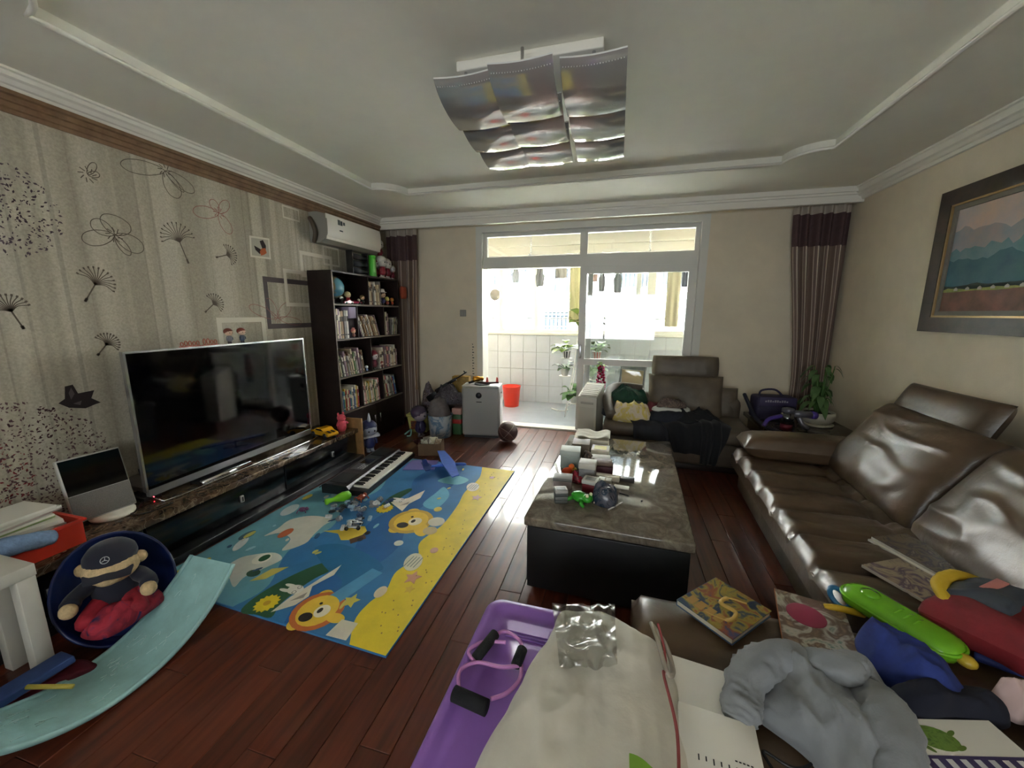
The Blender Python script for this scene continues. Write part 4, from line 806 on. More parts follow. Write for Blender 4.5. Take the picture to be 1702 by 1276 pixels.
for s in (-1, 1):
    MB().sphere((0.025, s*0.105, 0.2), (0.026, 0.03, 0.032), 12, 8).build('ear', TAN, hd)
    MB().tube(smooth_path([(0.03, s*0.08, 0.12), (0.09, s*0.13, 0.1), (0.14, s*0.14, 0.08)], 8), [0.034, 0.036, 0.036, 0.034, 0.034, 0.036, 0.038, 0.036, 0.02], 12).build('arm', NAV, tb)
    MB().sphere((0.15, s*0.14, 0.075), (0.034, 0.034, 0.036), 12, 8).build('paw', TAN, tb)
    MB().tube(smooth_path([(0.05, s*0.05, 0.02), (0.12, s*0.08, 0.0), (0.18, s*0.09, -0.02)], 8), [0.045, 0.047, 0.046, 0.045, 0.045, 0.045, 0.046, 0.04, 0.02], 12).build('leg', RDC, tb)
MB().sphere((0.125, 0, 0.172), (0.035, 0.05, 0.034), 14, 9).build('muzzle', TAN, hd)
cp = MB().lathe([(0.102, 0.0), (0.1, 0.03), (0.08, 0.06), (0.045, 0.08), (0.005, 0.086)], 24, M=T(0.025, 0, 0.232, 0, R(14))).build('cap', NAV, hd)
MB().grid(lambda u, v: Vector((0.1+0.075*v*math.cos((u-0.5)*2.0), 0.11*math.sin((u-0.5)*2.0)*(1-0.1*v), 0.222-0.025*v-0.02*abs(u-0.5)*2)), 14, 5).grid(lambda u, v: Vector((0.1+0.075*v*math.cos((u-0.5)*2.0), 0.11*math.sin((u-0.5)*2.0)*(1-0.1*v), 0.216-0.025*v-0.02*abs(u-0.5)*2)), 14, 5).build('brim', NAV, cp)
EM = mat('emblem_white', (200, 204, 206), 0.4)
em = MB(); Me = T(0.118, 0, 0.268, 0, R(52))
em.tube([Me @ Vector((0.016*math.cos(a), 0.016*math.sin(a), 0)) for a in [k*2*PI/20 for k in range(20)]], 0.0014, 5, closed=True)
for k in range(3): a = PI+k*2*PI/3; em.tube([Me @ Vector((0, 0, 0)), Me @ Vector((0.0155*math.cos(a), 0.0155*math.sin(a), 0))], [0.0022, 0.0007], 5)
em.build('cap_emblem', EM, cp)
o = pile([(-2.2, 0.93), (-2.07, 0.95), (-2.06, 1.1), (-2.1, 1.2), (-2.2, 1.17), (-2.22, 1.05)], 0.11, 0.07, 4, 0.03, 18, n=40, rings=10).build('red_garment', cover_art('crimson_navy_cloth', [(40, 30, 70), (140, 28, 50), (170, 40, 60), (50, 40, 90)], 12, 0.8))
tag(o, 'crimson and navy garment heaped on the teddy bear in the seat', 'garment')
bp2 = thing('toy_ramp', 'blue foam toy slab with yellow stick at the floor edge', 'toy', (-2.14, 0.735, 0.0), R(-6))
MB().rbox((-0.055, -0.2, 0.07), (0.055, 0.13, 0.1), 0.006, M=T(0, 0, 0.0, R(3), R(-8))).build('slab', mat('dull_blue_foam', (48, 74, 132), 0.7, var=0.08, vs=12), bp2)
MB().rbox((-0.055, -0.16, 0.0), (0.0, 0.1, 0.062), 0.006).build('foot_block', mat('dark_red_foam', (110, 28, 40), 0.7), bp2)
MB().cyl((0.05, -0.01, 0.104), (0.19, 0.06, 0.09), 0.008, 10).build('stick', mat('yellow_stick', (196, 178, 80), 0.5), bp2)
o = pile([(-2.17, 0.5), (-2.12, 0.62), (-2.1, 0.8), (-2.06, 0.9), (-2.12, 0.92), (-2.28, 0.86), (-2.3, 0.6)], 0.002, 0.04, 9, 0.02, 14, n=40, rings=8).build('crimson_cloth', mat('dark_crimson_cloth', (96, 18, 38), 0.85, var=0.2, vs=12)); tag(o, 'dark crimson cloth lying on the floor under the blue foam slab', 'cloth')

# ------------------------------------------------------------------ air conditioner on the left wall
ac2 = thing('wall_air_conditioner', 'white wall mounted air conditioner above the bookcase', 'air conditioner', (XL, 3.9, 2.2))
prf = [(0.0, 0.0), (0.12, -0.005), (0.19, 0.04), (0.21, 0.1), (0.205, 0.2), (0.18, 0.27), (0.1, 0.29), (0.0, 0.29)]
MB().prism(prf, -0.46, 0.46, M=Matrix(((1, 0, 0, 0), (0, 0, 1, 0), (0, 1, 0, 0), (0, 0, 0, 1)))).build('casing', mat('ac_grey_side', (150, 146, 136), 0.4), ac2)
ACW = mat('ac_white', (228, 224, 216), 0.3)
MB().grid(lambda u, v: Vector((0.213-0.012*abs(2*v-1)**3-0.03*max(0, 0.2-v)*3, -0.455+0.91*u, 0.03+0.24*v)), 4, 10).grid(lambda u, v: Vector((0.196, -0.455+0.91*u, 0.03+0.24*v)), 4, 10).build('front_panel', ACW, ac2)
MB().box((0.1, -0.42, -0.008), (0.185, 0.42, 0.012), M=T(0, 0, 0.004, 0, R(-18))).build('louvre', ACW, ac2)
for k, (y, z, w2, h2) in enumerate(((-0.3, 0.19, 0.035, 0.05), (-0.26, 0.19, 0.03, 0.045), (-0.22, 0.2, 0.03, 0.03), (-0.28, 0.13, 0.05, 0.012))):
    MB().box((0.2132, y, z), (0.2145, y+w2, z+h2)).build('energy_sticker', mat('sticker_ink_%d' % (k % 2), ((90, 96, 100), (60, 70, 76))[k % 2], 0.6), ac2)
tag(MB().tube(smooth_path([(XL+0.03, 3.42, 2.43), (XL+0.08, 3.4, 2.36), (XL+0.1, 3.4, 2.28), (XL+0.06, 3.42, 2.2)], 16), 0.02, 8).build('air_conditioner_hose', mat('hose_brown', (96, 84, 70), 0.6)), 'wrapped brownish hose curving at the air conditioner side', 'hose')

# ------------------------------------------------------------------ bookcase
BXF, BYA, BYB = -2.75, 3.348, 4.575
bc = thing('bookcase', 'tall dark brown open bookcase full of books beside the curtain', 'bookcase', (XL, 0, 0))
dep = BXF-XL; th = 0.018
def bpart(nm, a, b): return MB().rbox((a[0], a[1], a[2]), (b[0], b[1], b[2]), 0.0015, 1, sm=False).build(nm, DARKWOOD, bc)
EDGE = mat('edge_band', (112, 100, 88), 0.5)
bpart('side_panel', (0.005, BYA, 0), (dep, BYA+th, 1.9)); bpart('side_panel', (0.005, BYB-th, 0), (dep, BYB, 1.9)); bpart('back_panel', (0.002, BYA, 0), (0.008, BYB, 1.9))
bpart('top_panel', (0.005, BYA, 1.9), (dep, BYB, 1.918))
SH = [0.44, 0.815, 1.215, 1.575]
for z in SH:
    o = bpart('shelf', (0.009, BYA+th, z), (dep-0.002, BYB-th, z+th))
    MB().box((dep-0.0018, BYA+th, z+0.002), (dep-0.0008, BYB-th, z+th-0.002)).build('edge_strip', EDGE, o)
MB().box((dep, BYA+0.002, 0), (dep+0.001, BYA+th-0.002, 1.9)).build('edge_strip', EDGE, bc)
for z0, z1, ys in ((1.593, 1.9, (3.945,)), (1.233, 1.575, (3.72, 4.225)), (0.833, 1.215, (3.93,)), (0.458, 0.815, (3.73, 4.13))):
    for y in ys: bpart('divider', (0.009, y-0.007, z0), (dep-0.004, y+0.007, z1))
bpart('bottom_panel', (0.009, BYA+th, 0.0), (dep-0.02, BYB-th, 0.06))
for a, b in ((BYA+th, 3.945), (3.949, BYB-th)):
    d_ = MB().rbox((dep-0.018, a, 0.062), (dep, b, 0.438), 0.002, 1, sm=False).build('door', DARKWOOD, bc)
    yk = b-0.05 if a < 3.5 else a+0.05
    MB().cyl((dep, yk, 0.22), (dep+0.02, yk, 0.22), 0.005, 8).cyl((dep, yk, 0.3), (dep+0.02, yk, 0.3), 0.005, 8).cyl((dep+0.02, yk, 0.21), (dep+0.02, yk, 0.31), 0.006, 8).build('handle', SILVER, d_)
# books: single small meshes of cover and page block, spine towards the room
BCOL = {'white': (206, 200, 188), 'cream': (196, 180, 150), 'tan': (160, 128, 92), 'grey': (130, 126, 122), 'mauve': (128, 102, 116), 'brown': (104, 72, 52), 'red': (156, 44, 44), 'teal': (40, 104, 104), 'blue': (60, 92, 140), 'green': (90, 120, 70), 'yellow': (196, 164, 70), 'pink': (196, 130, 130), 'dark': (56, 48, 50)}
def shelf_book(col, y, zb, wd, ht, dp, lean, label, grp):
    c = BCOL[col]; m = mat('book_'+col, c, 0.45, var=0.12, vs=14)
    mb = MB(); t = 0.002
    mb.box((-dp, 0, 0), (0, t, ht)).box((-dp, wd-t, 0), (0, wd, ht)).box((-0.0025, t, 0), (0.001, wd-t, ht))
    mb.box((-dp+0.004, t, 0.003), (-0.0025, wd-t, ht-0.003), 1)
    mb.box((0.001, t, ht*0.62), (0.0016, wd-t, ht*0.8), 2); mb.box((0.001, t, ht*0.12), (0.0016, wd-t, ht*0.16), 2)
    o = mb.build('book', [m, PAGES, mat('spine_title', (70, 62, 58), 0.5) if sum(c) > 360 else mat('spine_title_light', (190, 180, 160), 0.5)])
    o.location = (BXF-0.02-random.uniform(0, 0.02), y, zb+0.001+abs(math.sin(lean))*(wd if lean > 0 else 0.0)*0.0); o.rotation_euler = (lean, 0, 0)
    if lean < 0: pass
    return tag(o, label, 'book', grp)
rnd = random.Random(21)
def row(y0, y1, zb, hmin, hmax, cols, where, lean=0.0, wmin=0.012, wmax=0.03, grp=None):
    y = y0+hmax*math.sin(max(lean, 0))*0.9; k = 0
    while True:
        wd = rnd.uniform(wmin, wmax); ht = rnd.uniform(hmin, hmax)
        if y+wd/math.cos(lean) > y1: break
        col = cols[k % len(cols)]; size = ('tall' if ht > (hmin+hmax)/2 else 'short')+(' thick' if wd > (wmin+wmax)/2 else ' slim')
        shelf_book(col, y, zb, wd, ht, rnd.uniform(0.17, 0.2), lean, '%s %s book %s' % (size, col, where), grp)
        y += wd/math.cos(lean)+0.0012; k += 1
B0 = [z+th for z in SH]
row(3.965, 4.24, B0[3], 0.23, 0.28, ['white', 'tan', 'cream', 'brown', 'grey', 'white'], 'on the top shelf beside the toys of the bookcase', 0.03, grp='books on the top shelf')
row(3.37, 3.6, B0[2], 0.28, 0.31, ['grey', 'cream', 'mauve', 'cream', 'tan', 'grey', 'white'], 'standing in the second shelf beside the lilac box', 0.0, 0.02, 0.034, grp='books beside the lilac box')
row(3.74, 4.17, B0[2], 0.22, 0.26, ['mauve', 'white', 'brown', 'tan', 'brown', 'cream', 'white', 'tan'], 'leaning in the middle of second bookcase shelf', 0.36, 0.012, 0.024, grp='leaning books on the second shelf')
row(4.24, 4.36, B0[2], 0.24, 0.29, ['pink', 'cream', 'white', 'mauve'], 'upright at the far end of second bookcase shelf', 0.02, grp='far books on the second shelf')
row(4.4, 4.53, B0[2], 0.18, 0.22, ['grey', 'white', 'green', 'cream'], 'tilted back in the far corner of second bookcase shelf', -0.14, grp='far books on the second shelf')
row(3.38, 3.84, B0[1], 0.2, 0.29, ['cream', 'green', 'grey', 'white', 'mauve', 'tan', 'grey', 'brown', 'cream', 'dark'], 'leaning on the third bookcase shelf behind the television', 0.16, grp='leaning books on the third shelf')
row(4.12, 4.5, B0[1], 0.2, 0.27, ['white', 'cream', 'white', 'tan', 'mauve', 'brown', 'pink', 'mauve'], 'on the third shelf beside the red toy figure', 0.0, 0.016, 0.036, grp='books beside the red toy figure')
row(3.38, 3.7, B0[0], 0.2, 0.26, ['white', 'grey', 'blue', 'teal', 'white', 'yellow', 'red', 'cream', 'red', 'blue', 'teal'], 'in the lowest open shelf above the pink toy', 0.0, 0.01, 0.02, grp='colourful books on the lowest shelf')
row(3.75, 4.1, B0[0], 0.22, 0.28, ['white', 'pink', 'cream', 'white', 'green', 'cream', 'yellow', 'white'], 'in the middle of the lowest open bookcase shelf', 0.08, 0.01, 0.024, grp='pale books on the lowest shelf')
row(4.15, 4.48, B0[0], 0.22, 0.28, ['grey', 'cream', 'red', 'blue', 'white', 'grey', 'white'], 'at the far end of the lowest open bookcase shelf', 0.2, 0.012, 0.026, grp='far books on the lowest shelf')
o = MB().rbox((0, 0, 0), (0.2, 0.115, 0.12), 0.004).build('lilac_box', mat('lilac_card', (150, 138, 164), 0.6), loc=(-2.96, 3.6, B0[2]+0.2)); o.location = (-2.965, 3.598, B0[2]+0.21)
tag(o, 'lilac grey box raised above the small figure in second shelf', 'box')
o = MB().box((0, 0, 0), (0.19, 0.1, 0.208)).build('box_support', mat('dark_box', (40, 32, 44), 0.7), loc=(-2.98, 3.605, B0[2])); tag(o, 'dark box under the lilac box in second shelf', 'box')
gb = thing('globe', 'desk globe with blue and brown map in the top shelf', 'globe', (-2.87, 3.5, B0[3]))
MB().sphere((0, 0, 0.165), 0.115, 28, 18).build('ball', cover_art('globe_map', [(70, 120, 140), (80, 130, 150), (150, 140, 100), (120, 104, 70)], 5, 0.25), gb)
MB().lathe([(0.06, 0), (0.062, 0.008), (0.02, 0.02), (0.012, 0.045)], 20).build('base', BLACKPL, gb)
MB().tube([(0, 0.122*math.cos(a), 0.165+0.122*math.sin(a)) for a in [R(-70+14*k) for k in range(11)]], 0.005, 6).build('meridian', SILVER, gb)
SKIN = (214, 176, 140)
doll('toy_figure', 'gold headed toy figure among the red toys in the top shelf', 'toy figure', (-2.81, 3.655, B0[3]), 0.15, (190, 180, 130), (200, 186, 140), (150, 30, 40))
doll('toy_figure', 'black and white toy figure under the globe', 'toy figure', (-2.79, 3.53, B0[3]), 0.085, (230, 230, 224), (60, 56, 58), (30, 28, 30))
def toy_car(name, label, loc, c, rz, s=1.0, cat='toy car', stripe=None):
    t = thing(name, label, cat, loc, rz); m = mat('car_%d_%d_%d' % c, c, 0.25, coat=0.4)
    pf = [(-0.1, 0.015), (-0.1, 0.035), (-0.085, 0.042), (-0.05, 0.045), (-0.025, 0.063), (0.03, 0.063), (0.058, 0.044), (0.095, 0.036), (0.105, 0.025), (0.1, 0.015)]
    MB().prism([(x*s, z*s) for x, z in pf], -0.042*s, 0.042*s, M=Matrix(((1, 0, 0, 0), (0, 0, -1, 0), (0, 1, 0, 0), (0, 0, 0, 1)))).build('body', m, t)
    MB().prism([(-0.04*s, 0.0485*s), (-0.02*s, 0.0605*s), (0.028*s, 0.0605*s), (0.05*s, 0.0485*s)], -0.0428*s, 0.0428*s, M=Matrix(((1, 0, 0, 0), (0, 0, -1, 0), (0, 1, 0, 0), (0, 0, 0, 1)))).build('window_band', SCREEN, t)
    for x in (-0.06, 0.065):
        for y in (-1, 1): MB().cyl((x*s, y*0.034*s, 0.018*s), (x*s, y*0.046*s, 0.018*s), 0.018*s, 14).build('wheel', BLACKPL, t)
    if stripe:
        for y in (-1, 1): MB().box((0.058*s, y*0.016*s-0.006*s, 0.041*s), (0.094*s, y*0.016*s+0.006*s, 0.0462*s), M=Matrix.Translation((0, 0, 0)) @ Euler((0, R(9.5), 0)).to_matrix().to_4x4() @ Matrix.Translation((-0.006*s, 0, 0.011*s))).build('bonnet_stripe', BLACKPL, t)
    return t
toy_car('toy_truck', 'red toy car parked nearest the globe in the top shelf', (-2.79, 3.62, B0[3]), (150, 24, 40), R(80), 0.6)
toy_car('toy_truck', 'dark red toy car beside the round beige figure in top shelf', (-2.79, 3.735, B0[3]), (130, 20, 50), R(70), 0.7)
doll('toy_figure', 'round beige toy figure on the top shelf', 'toy figure', (-2.79, 3.81, B0[3]), 0.07, (190, 180, 160), (206, 190, 160), (170, 150, 120))
doll('toy_figure', 'toy figure in dark green against the top shelf divider', 'toy figure', (-2.8, 3.89, B0[3]), 0.12, (120, 100, 60), SKIN, (50, 60, 50))
doll('toy_figure', 'white hatted toy figure standing beside the top shelf books', 'toy figure', (-2.82, 4.31, B0[3]), 0.2, (70, 50, 40), SKIN, (60, 60, 110), hat=(214, 210, 206))
doll('toy_figure', 'yellow green toy figure in the right of the top shelf', 'toy figure', (-2.775, 4.345, B0[3]), 0.12, (150, 150, 60), (190, 170, 90), (150, 60, 40))
doll('toy_figure', 'orange toy figure at the right end of top shelf', 'toy figure', (-2.78, 4.46, B0[3]), 0.11, (190, 120, 50), (206, 150, 80), (170, 70, 40))
doll('toy_figure', 'small pink capped figure below the lilac box', 'toy figure', (-2.775, 3.66, B0[2]), 0.11, (200, 130, 120), SKIN, (110, 70, 60), hat=(206, 140, 130))
doll('toy_figure', 'tall red and silver toy figure on third shelf', 'toy figure', (-2.79, 4.02, B0[1]), 0.26, (130, 30, 44), (190, 180, 180), (110, 40, 60))
doll('toy_figure', 'round pink faced toy figure beside the red toy figure', 'toy figure', (-2.77, 4.15, B0[1]), 0.1, (150, 70, 56), (222, 180, 164), (120, 60, 60))
doll('toy_figure', 'small white and blue toy figure on the third shelf', 'toy figure', (-2.78, 3.86, B0[1]), 0.08, (206, 208, 214), (190, 196, 206), (110, 130, 170))
# on top of the bookcase
dz = 1.918
db = thing('battery_rack', 'black rack of rounded cylinders on top of the bookcase', 'rack', (-2.9, 3.9, dz))
for k in range(3): MB().cyl((0.06, -0.13, 0.045+k*0.075), (0.06, 0.13, 0.045+k*0.075), 0.034, 16).build('roll', mat('grey_black', (36, 40, 44), 0.35), db)
for y in (-0.14, 0.13): MB().box((0.02, y, 0), (0.1, y+0.012, 0.25)).build('side_plate', BLACKPL, db)
o = MB().rbox((-0.06, 0, 0), (0.06, 0.085, 0.24), 0.008).rbox((0.06, 0.02, 0.05), (0.063, 0.065, 0.2), 0.001, 1, 1).build('green_carton', [mat('bright_green', (70, 176, 50), 0.4), mat('pale_green', (130, 210, 110), 0.4)], loc=(-2.84, 4.08, dz)); tag(o, 'bright green carton beside the black rack on the bookcase', 'carton')
FR2 = [(120, 26, 44), (150, 40, 56), (110, 20, 40)]
for k in range(6):
    h_ = 0.2+0.05*(k % 3); fh = [0.26, 0.3, 0.22, 0.28, 0.24, 0.2][k]
    doll('toy_robot_figure', ['short', 'tall', 'squat', 'slender', 'middle sized', 'smallest'][k]+' dark red and white toy figure on the bookcase top by the curtain', 'toy figure', (-2.87+0.06*(k % 2), 4.27+k*0.055, dz), fh, (206, 202, 198) if k % 2 else (130, 30, 46), (190, 186, 184), FR2[k % 3], group='red figures on the bookcase top', leg=(200, 190, 186))
stk = doll('toy_robot_figure', 'dark red toy figure with white head stacked highest by the curtain', 'toy figure', (-2.9, 4.43, dz+0.26), 0.24, (210, 206, 202), (200, 196, 194), (130, 28, 46), leg=(130, 30, 46))
o = MB().rbox((-0.05, -0.05, 0), (0.05, 0.05, 0.258), 0.004).build('figure_box', mat('plum_box', (74, 34, 48), 0.6), loc=(-2.93, 4.43, dz)); tag(o, 'plum coloured box under the highest red figure on the bookcase', 'box')
o = MB(); pillow(0.1, 0.16, 0.06, 2, 0.008, 14, T(0, 0, 0, R(90), 0, R(90)), o); tag(o.build('red_pouch', mat('dark_orange_red', (150, 62, 34), 0.8), loc=(-2.70, 4.60, 1.76)), 'rust red pouch hanging at the bookcase end by curtain', 'pouch')

# ------------------------------------------------------------------ curtains
CURT = bpy.data.materials.new('striped_curtain'); CURT.use_nodes = True
nt = CURT.node_tree; N = nt.nodes; L = nt.links; b = N['Principled BSDF']; at = N.new('ShaderNodeAttribute'); at.attribute_name = 'stripe'
rp = ramp(N, [(0.0, (118, 98, 86)), (0.3, (136, 116, 102)), (0.5, (206, 192, 174)), (0.64, (206, 192, 174)), (0.74, (120, 100, 92)), (1.0, (104, 88, 80))], 'CONSTANT'); L.new(at.outputs['Fac'], rp.inputs['Fac']); L.new(rp.outputs[0], b.inputs['Base Color']); b.inputs['Roughness'].default_value = 0.85; b.inputs['Sheen Weight'].default_value = 0.2
def curtain(name, label, x_in, x_wall, y, ztop, zbot, xin_mid, folds, seed):
    t = thing(name, label, 'curtain', ((x_in+x_wall)/2, y, zbot)); cx = (x_in+x_wall)/2
    def strip(nm, za, zb, m, amp=0.035, stripes=False, off=0.0, nv=30):
        mb = MB(); nu = folds*10
        def f(u, v, o):
            z = za+(zb-za)*v; k = (ztop-z)/(ztop-zbot); s = min(1, k/0.75); e = x_in+(xin_mid-x_in)*(s*s*(3-2*s))
            x = x_wall+(e-x_wall)*u; a = u*folds*2*PI+0.5*noise.noise(Vector((u*5, z*0.6, seed)))
            return Vector((x-cx+0.008*math.sin(a*0.5), amp*math.sin(a)+0.012*noise.noise(Vector((u*9, z*1.5, seed)))+o+off, z-zbot))
        for o in (0, 0.004): mb.grid(lambda u, v, o=o: f(u, v, o), nu, nv)
        ob = mb.build(nm, m, t)
        if stripes:
            at_ = ob.data.attributes.new('stripe', 'FLOAT', 'POINT'); W2 = nu+1
            vals = [(((i % (W2*(nv+1))) % W2)/nu*folds) % 1.0 for i in range(2*W2*(nv+1))]; at_.data.foreach_set('value', vals)
        return ob
    strip('header', ztop-0.11, ztop, mat('curtain_header', (178, 166, 152), 0.85), nv=4)
    strip('band', ztop-0.42, ztop-0.11, mat('curtain_plum', (84, 62, 62), 0.8, var=0.08, vs=30), nv=6)
    strip('fabric', zbot, ztop-0.42, CURT, stripes=True)
    return t
curtain('curtain', 'brown striped curtain gathered behind the potted plant', 1.66, 2.15, 4.765, 2.60, 0.05, 1.83, 5, 1.0)
CURT_L = curtain('curtain', 'brown striped curtain gathered beside the bookcase', -2.56, -3.02, 4.765, 2.60, 0.05, -2.62, 4, 2.0)
MB().tube(smooth_path([(0.19, -0.09, 1.9), (0.19, -0.1, 1.45), (0.21, -0.1, 0.95), (0.19, -0.1, 0.55)], 14), 0.006, 6).tube([(0.19, -0.1, 0.55), (0.19, -0.1, 0.43)], [0.006, 0.02], 8).build('tie_cord', mat('cord_cream', (150, 120, 90), 0.8), CURT_L)
# wall switch and bead string by the door
sw = thing('light_switch', 'square grey light switch on the wall left of the balcony door', 'switch', (-1.98, YB, 1.46))
MB().rbox((-0.043, -0.009, 0), (0.043, 0.0, 0.086), 0.003).build('plate', mat('switch_grey', (140, 136, 126), 0.4), sw)
for s in (-1, 1): MB().rbox((s*0.019-0.017, -0.013, 0.012), (s*0.019+0.017, -0.009, 0.074), 0.002).build('rocker', mat('switch_pale', (154, 150, 140), 0.4), sw)
hc = thing('height_chart', 'strip of small dark height marks on the wall by the door', 'chart', (-1.86, YB-0.001, 0.55))
for k in range(16): MB().box((0, -0.002, k*0.036), (0.012 if k % 2 else 0.025, 0.0, k*0.036+0.012)).build('mark', BLACKPL, hc)
for k in range(12): MB().box((0.07, -0.002, 0.05+k*0.036), (0.1, 0.0, 0.053+k*0.036)).build('tick', mat('tick_grey', (130, 122, 110), 0.7), hc)

# ------------------------------------------------------------------ things before the bookcase
toy_car('toy_car', 'yellow toy sports car with black stripes on the marble cabinet end', (-2.70, 3.02, 0.328), (216, 160, 30), R(-14), 1.35, stripe=True)
pk = thing('pink_plush', 'pink plush toy with stubby limbs standing beside the yellow car', 'toy', (-2.64, 3.2, 0.328), R(-20))
PNK = mat('pink_plush', (214, 84, 100), 0.8, var=0.08, vs=40)
MB().lathe([(0.03, 0.0), (0.044, 0.03), (0.046, 0.07), (0.036, 0.1), (0.02, 0.115)], 16).build('body', PNK, pk); MB().sphere((0.005, 0, 0.135), (0.045, 0.042, 0.038), 14, 9).build('head', PNK, pk)
for s in (-1, 1): MB().sphere((-0.005, s*0.026, 0.175), (0.01, 0.012, 0.018), 8, 6).build('ear', PNK, pk); MB().tube([(0, s*0.035, 0.09), (0.02, s*0.06, 0.07)], [0.012, 0.01], 8).build('arm', PNK, pk)
rob = doll('toy_robot', 'blue and white armoured toy robot standing by the keyboard end', 'toy robot', (-2.56, 3.52, 0.0), 0.40, (40, 50, 96), (150, 156, 176), (44, 54, 104), R(-30), leg=(170, 176, 190))
MB().prism([(-0.05, -0.12), (0.04, -0.1), (0.05, 0.1), (-0.04, 0.12)], 0.17, 0.19).build('shoulder_plate', mat('robot_white', (186, 190, 200), 0.4), rob)
MB().lathe([(0.012, 0.34), (0.02, 0.37), (0.004, 0.44)], 8, M=T(0.02, 0, 0)).build('horn', mat('robot_white', (186, 190, 200), 0.4), rob)
# purifier
ap = thing('air_purifier', 'grey boxy air purifier with round badge beside the balcony door', 'air purifier', (-1.57, 4.43, 0), R(8))
APG = mat('purifier_grey', (148, 146, 144), 0.45)
MB().rbox((-0.235, -0.13, 0.02), (0.235, 0.13, 0.635), 0.035, 4).build('body', APG, ap)
MB().box((-0.21, -0.11, 0.0), (0.21, 0.11, 0.02)).build('foot', BLACKPL, ap)
MB().rbox((-0.23, -0.125, 0.632), (0.23, 0.125, 0.645), 0.006).build('top_rim', mat('purifier_white', (206, 206, 204), 0.35), ap)
MB().lathe([(0.09, 0.645), (0.095, 0.66), (0.1, 0.648)], 24, M=T(0.0, 0, 0)).build('top_vent', BLACKPL, ap)
MB().cyl((-0.02, -0.128, 0.53), (-0.02, -0.134, 0.53), 0.036, 24).build('badge', mat('badge_dark', (50, 50, 54), 0.2), ap)
MB().box((-0.05, -0.1315, 0.445), (0.015, -0.13, 0.455)).build('name_plate', mat('badge_dark', (50, 50, 54), 0.2), ap)
for k in range(20): MB().box((0.232, -0.1, 0.07+k*0.021), (0.237, 0.1, 0.079+k*0.021)).build('side_slat', mat('slat_grey', (196, 196, 198), 0.4), ap)
MB().box((0.2345, -0.03, 0.54), (0.2375, 0.02, 0.56)).build('display', SCREEN, ap)
gt = thing('toy_trumpet', 'shiny gold bottle shaped toy on top of the air purifier', 'toy', (-1.66, 4.47, 0.662), R(30))
MB().lathe([(0.018, 0), (0.034, 0.01), (0.036, 0.07), (0.022, 0.1), (0.026, 0.13), (0.012, 0.14)], 16, M=T(-0.05, 0, 0.04, 0, R(90))).build('barrel', mat('gold_plastic', (206, 150, 50), 0.15, metal=0.8), gt); MB().tube([(-0.03, 0, 0.01), (-0.1, -0.03, 0.0)], 0.014, 8).build('grip', BLACKPL, gt)
rp_ = thing('toy_propeller', 'dark toy plane with red wing tips on the air purifier', 'toy', (-1.47, 4.41, 0.652), R(15))
MB().tube([(-0.09, 0, 0.015), (0, 0, 0.018), (0.11, 0, 0.022)], [0.008, 0.014, 0.009], 8).build('body', mat('dark_maroon', (60, 24, 30), 0.4), rp_)
for x in (-0.03, 0.09): MB().prism([(-0.018, 0.0), (0.02, 0.0), (0.012, 0.07), (-0.004, 0.08)], -0.004, 0.004, M=T(x, 0, 0.01, R(80), 0, R(10))).build('red_wing', mat('coral_red', (206, 70, 60), 0.4), rp_)
bk_ = thing('basketball', 'brown and maroon basketball on the floor by the air purifier', 'ball', (-1.2, 4.27, 0))
MB().sphere((0, 0, 0.12), 0.119, 32, 22).build('skin', mat('ball_leather', (84, 52, 46), 0.55, c2=(64, 40, 40), vs=6, bump=0.5, bs=300), bk_)
BSE = mat('ball_seam', (140, 126, 110), 0.6); Mr = Euler((0.5, 0.7, 0.2)).to_matrix()
for fn in (lambda a: Vector((math.cos(a), math.sin(a), 0)), lambda a: Vector((0, math.cos(a), math.sin(a))), lambda a: Vector((math.cos(a), math.sin(a)*0.75, 0.66*math.sin(a)**2)).normalized(), lambda a: Vector((math.cos(a), math.sin(a)*0.75, -0.66*math.sin(a)**2)).normalized()):
    MB().tube([Vector((0, 0, 0.12))+Mr @ fn(k*2*PI/40)*0.1185 for k in range(40)], 0.0024, 5, closed=True).build('seam', BSE, bk_)
# toy corner: yellow tub, bucket, heap
yt = thing('toy_tub', 'yellow plastic tub with lid and printed label beside the bookcase', 'tub', (-2.42, 4.42, 0), R(6))
YEL = mat('dull_yellow', (186, 178, 104), 0.45)
MB().add([(-0.11, -0.1, 0), (0.11, -0.1, 0), (0.11, 0.1, 0), (-0.11, 0.1, 0), (-0.13, -0.12, 0.2), (0.13, -0.12, 0.2), (0.13, 0.12, 0.2), (-0.13, 0.12, 0.2)], [(0, 3, 2, 1), (4, 5, 6, 7), (0, 1, 5, 4), (1, 2, 6, 5), (2, 3, 7, 6), (3, 0, 4, 7)]).build('body', YEL, yt)
MB().rbox((-0.145, -0.135, 0.2), (0.145, 0.135, 0.235), 0.01).build('lid', YEL, yt)
MB().box((-0.085, -0.116, 0.05), (0.085, -0.11, 0.16), M=T(0, 0, 0, R(5))).build('label', cover_art('tub_label', [(90, 30, 40), (150, 90, 50), (60, 40, 60), (130, 110, 60)], 25), yt)
bkt = thing('toy_bucket', 'white printed plastic bucket overflowing with toys by the purifier', 'bucket', (-2.06, 4.25, 0))
MB().lathe([(0.125, 0), (0.13, 0.005), (0.15, 0.27), (0.155, 0.28), (0.148, 0.28), (0.125, 0.012)], 28, cap=False).build('shell', cover_art('bucket_print', [(190, 196, 200), (196, 200, 204), (110, 140, 170), (200, 204, 206)], 7, 0.4), bkt); MB().lathe([(0.126, 0.0), (0.126, 0.01)], 28).build('base', mat('bucket_white', (190, 196, 200), 0.4), bkt)
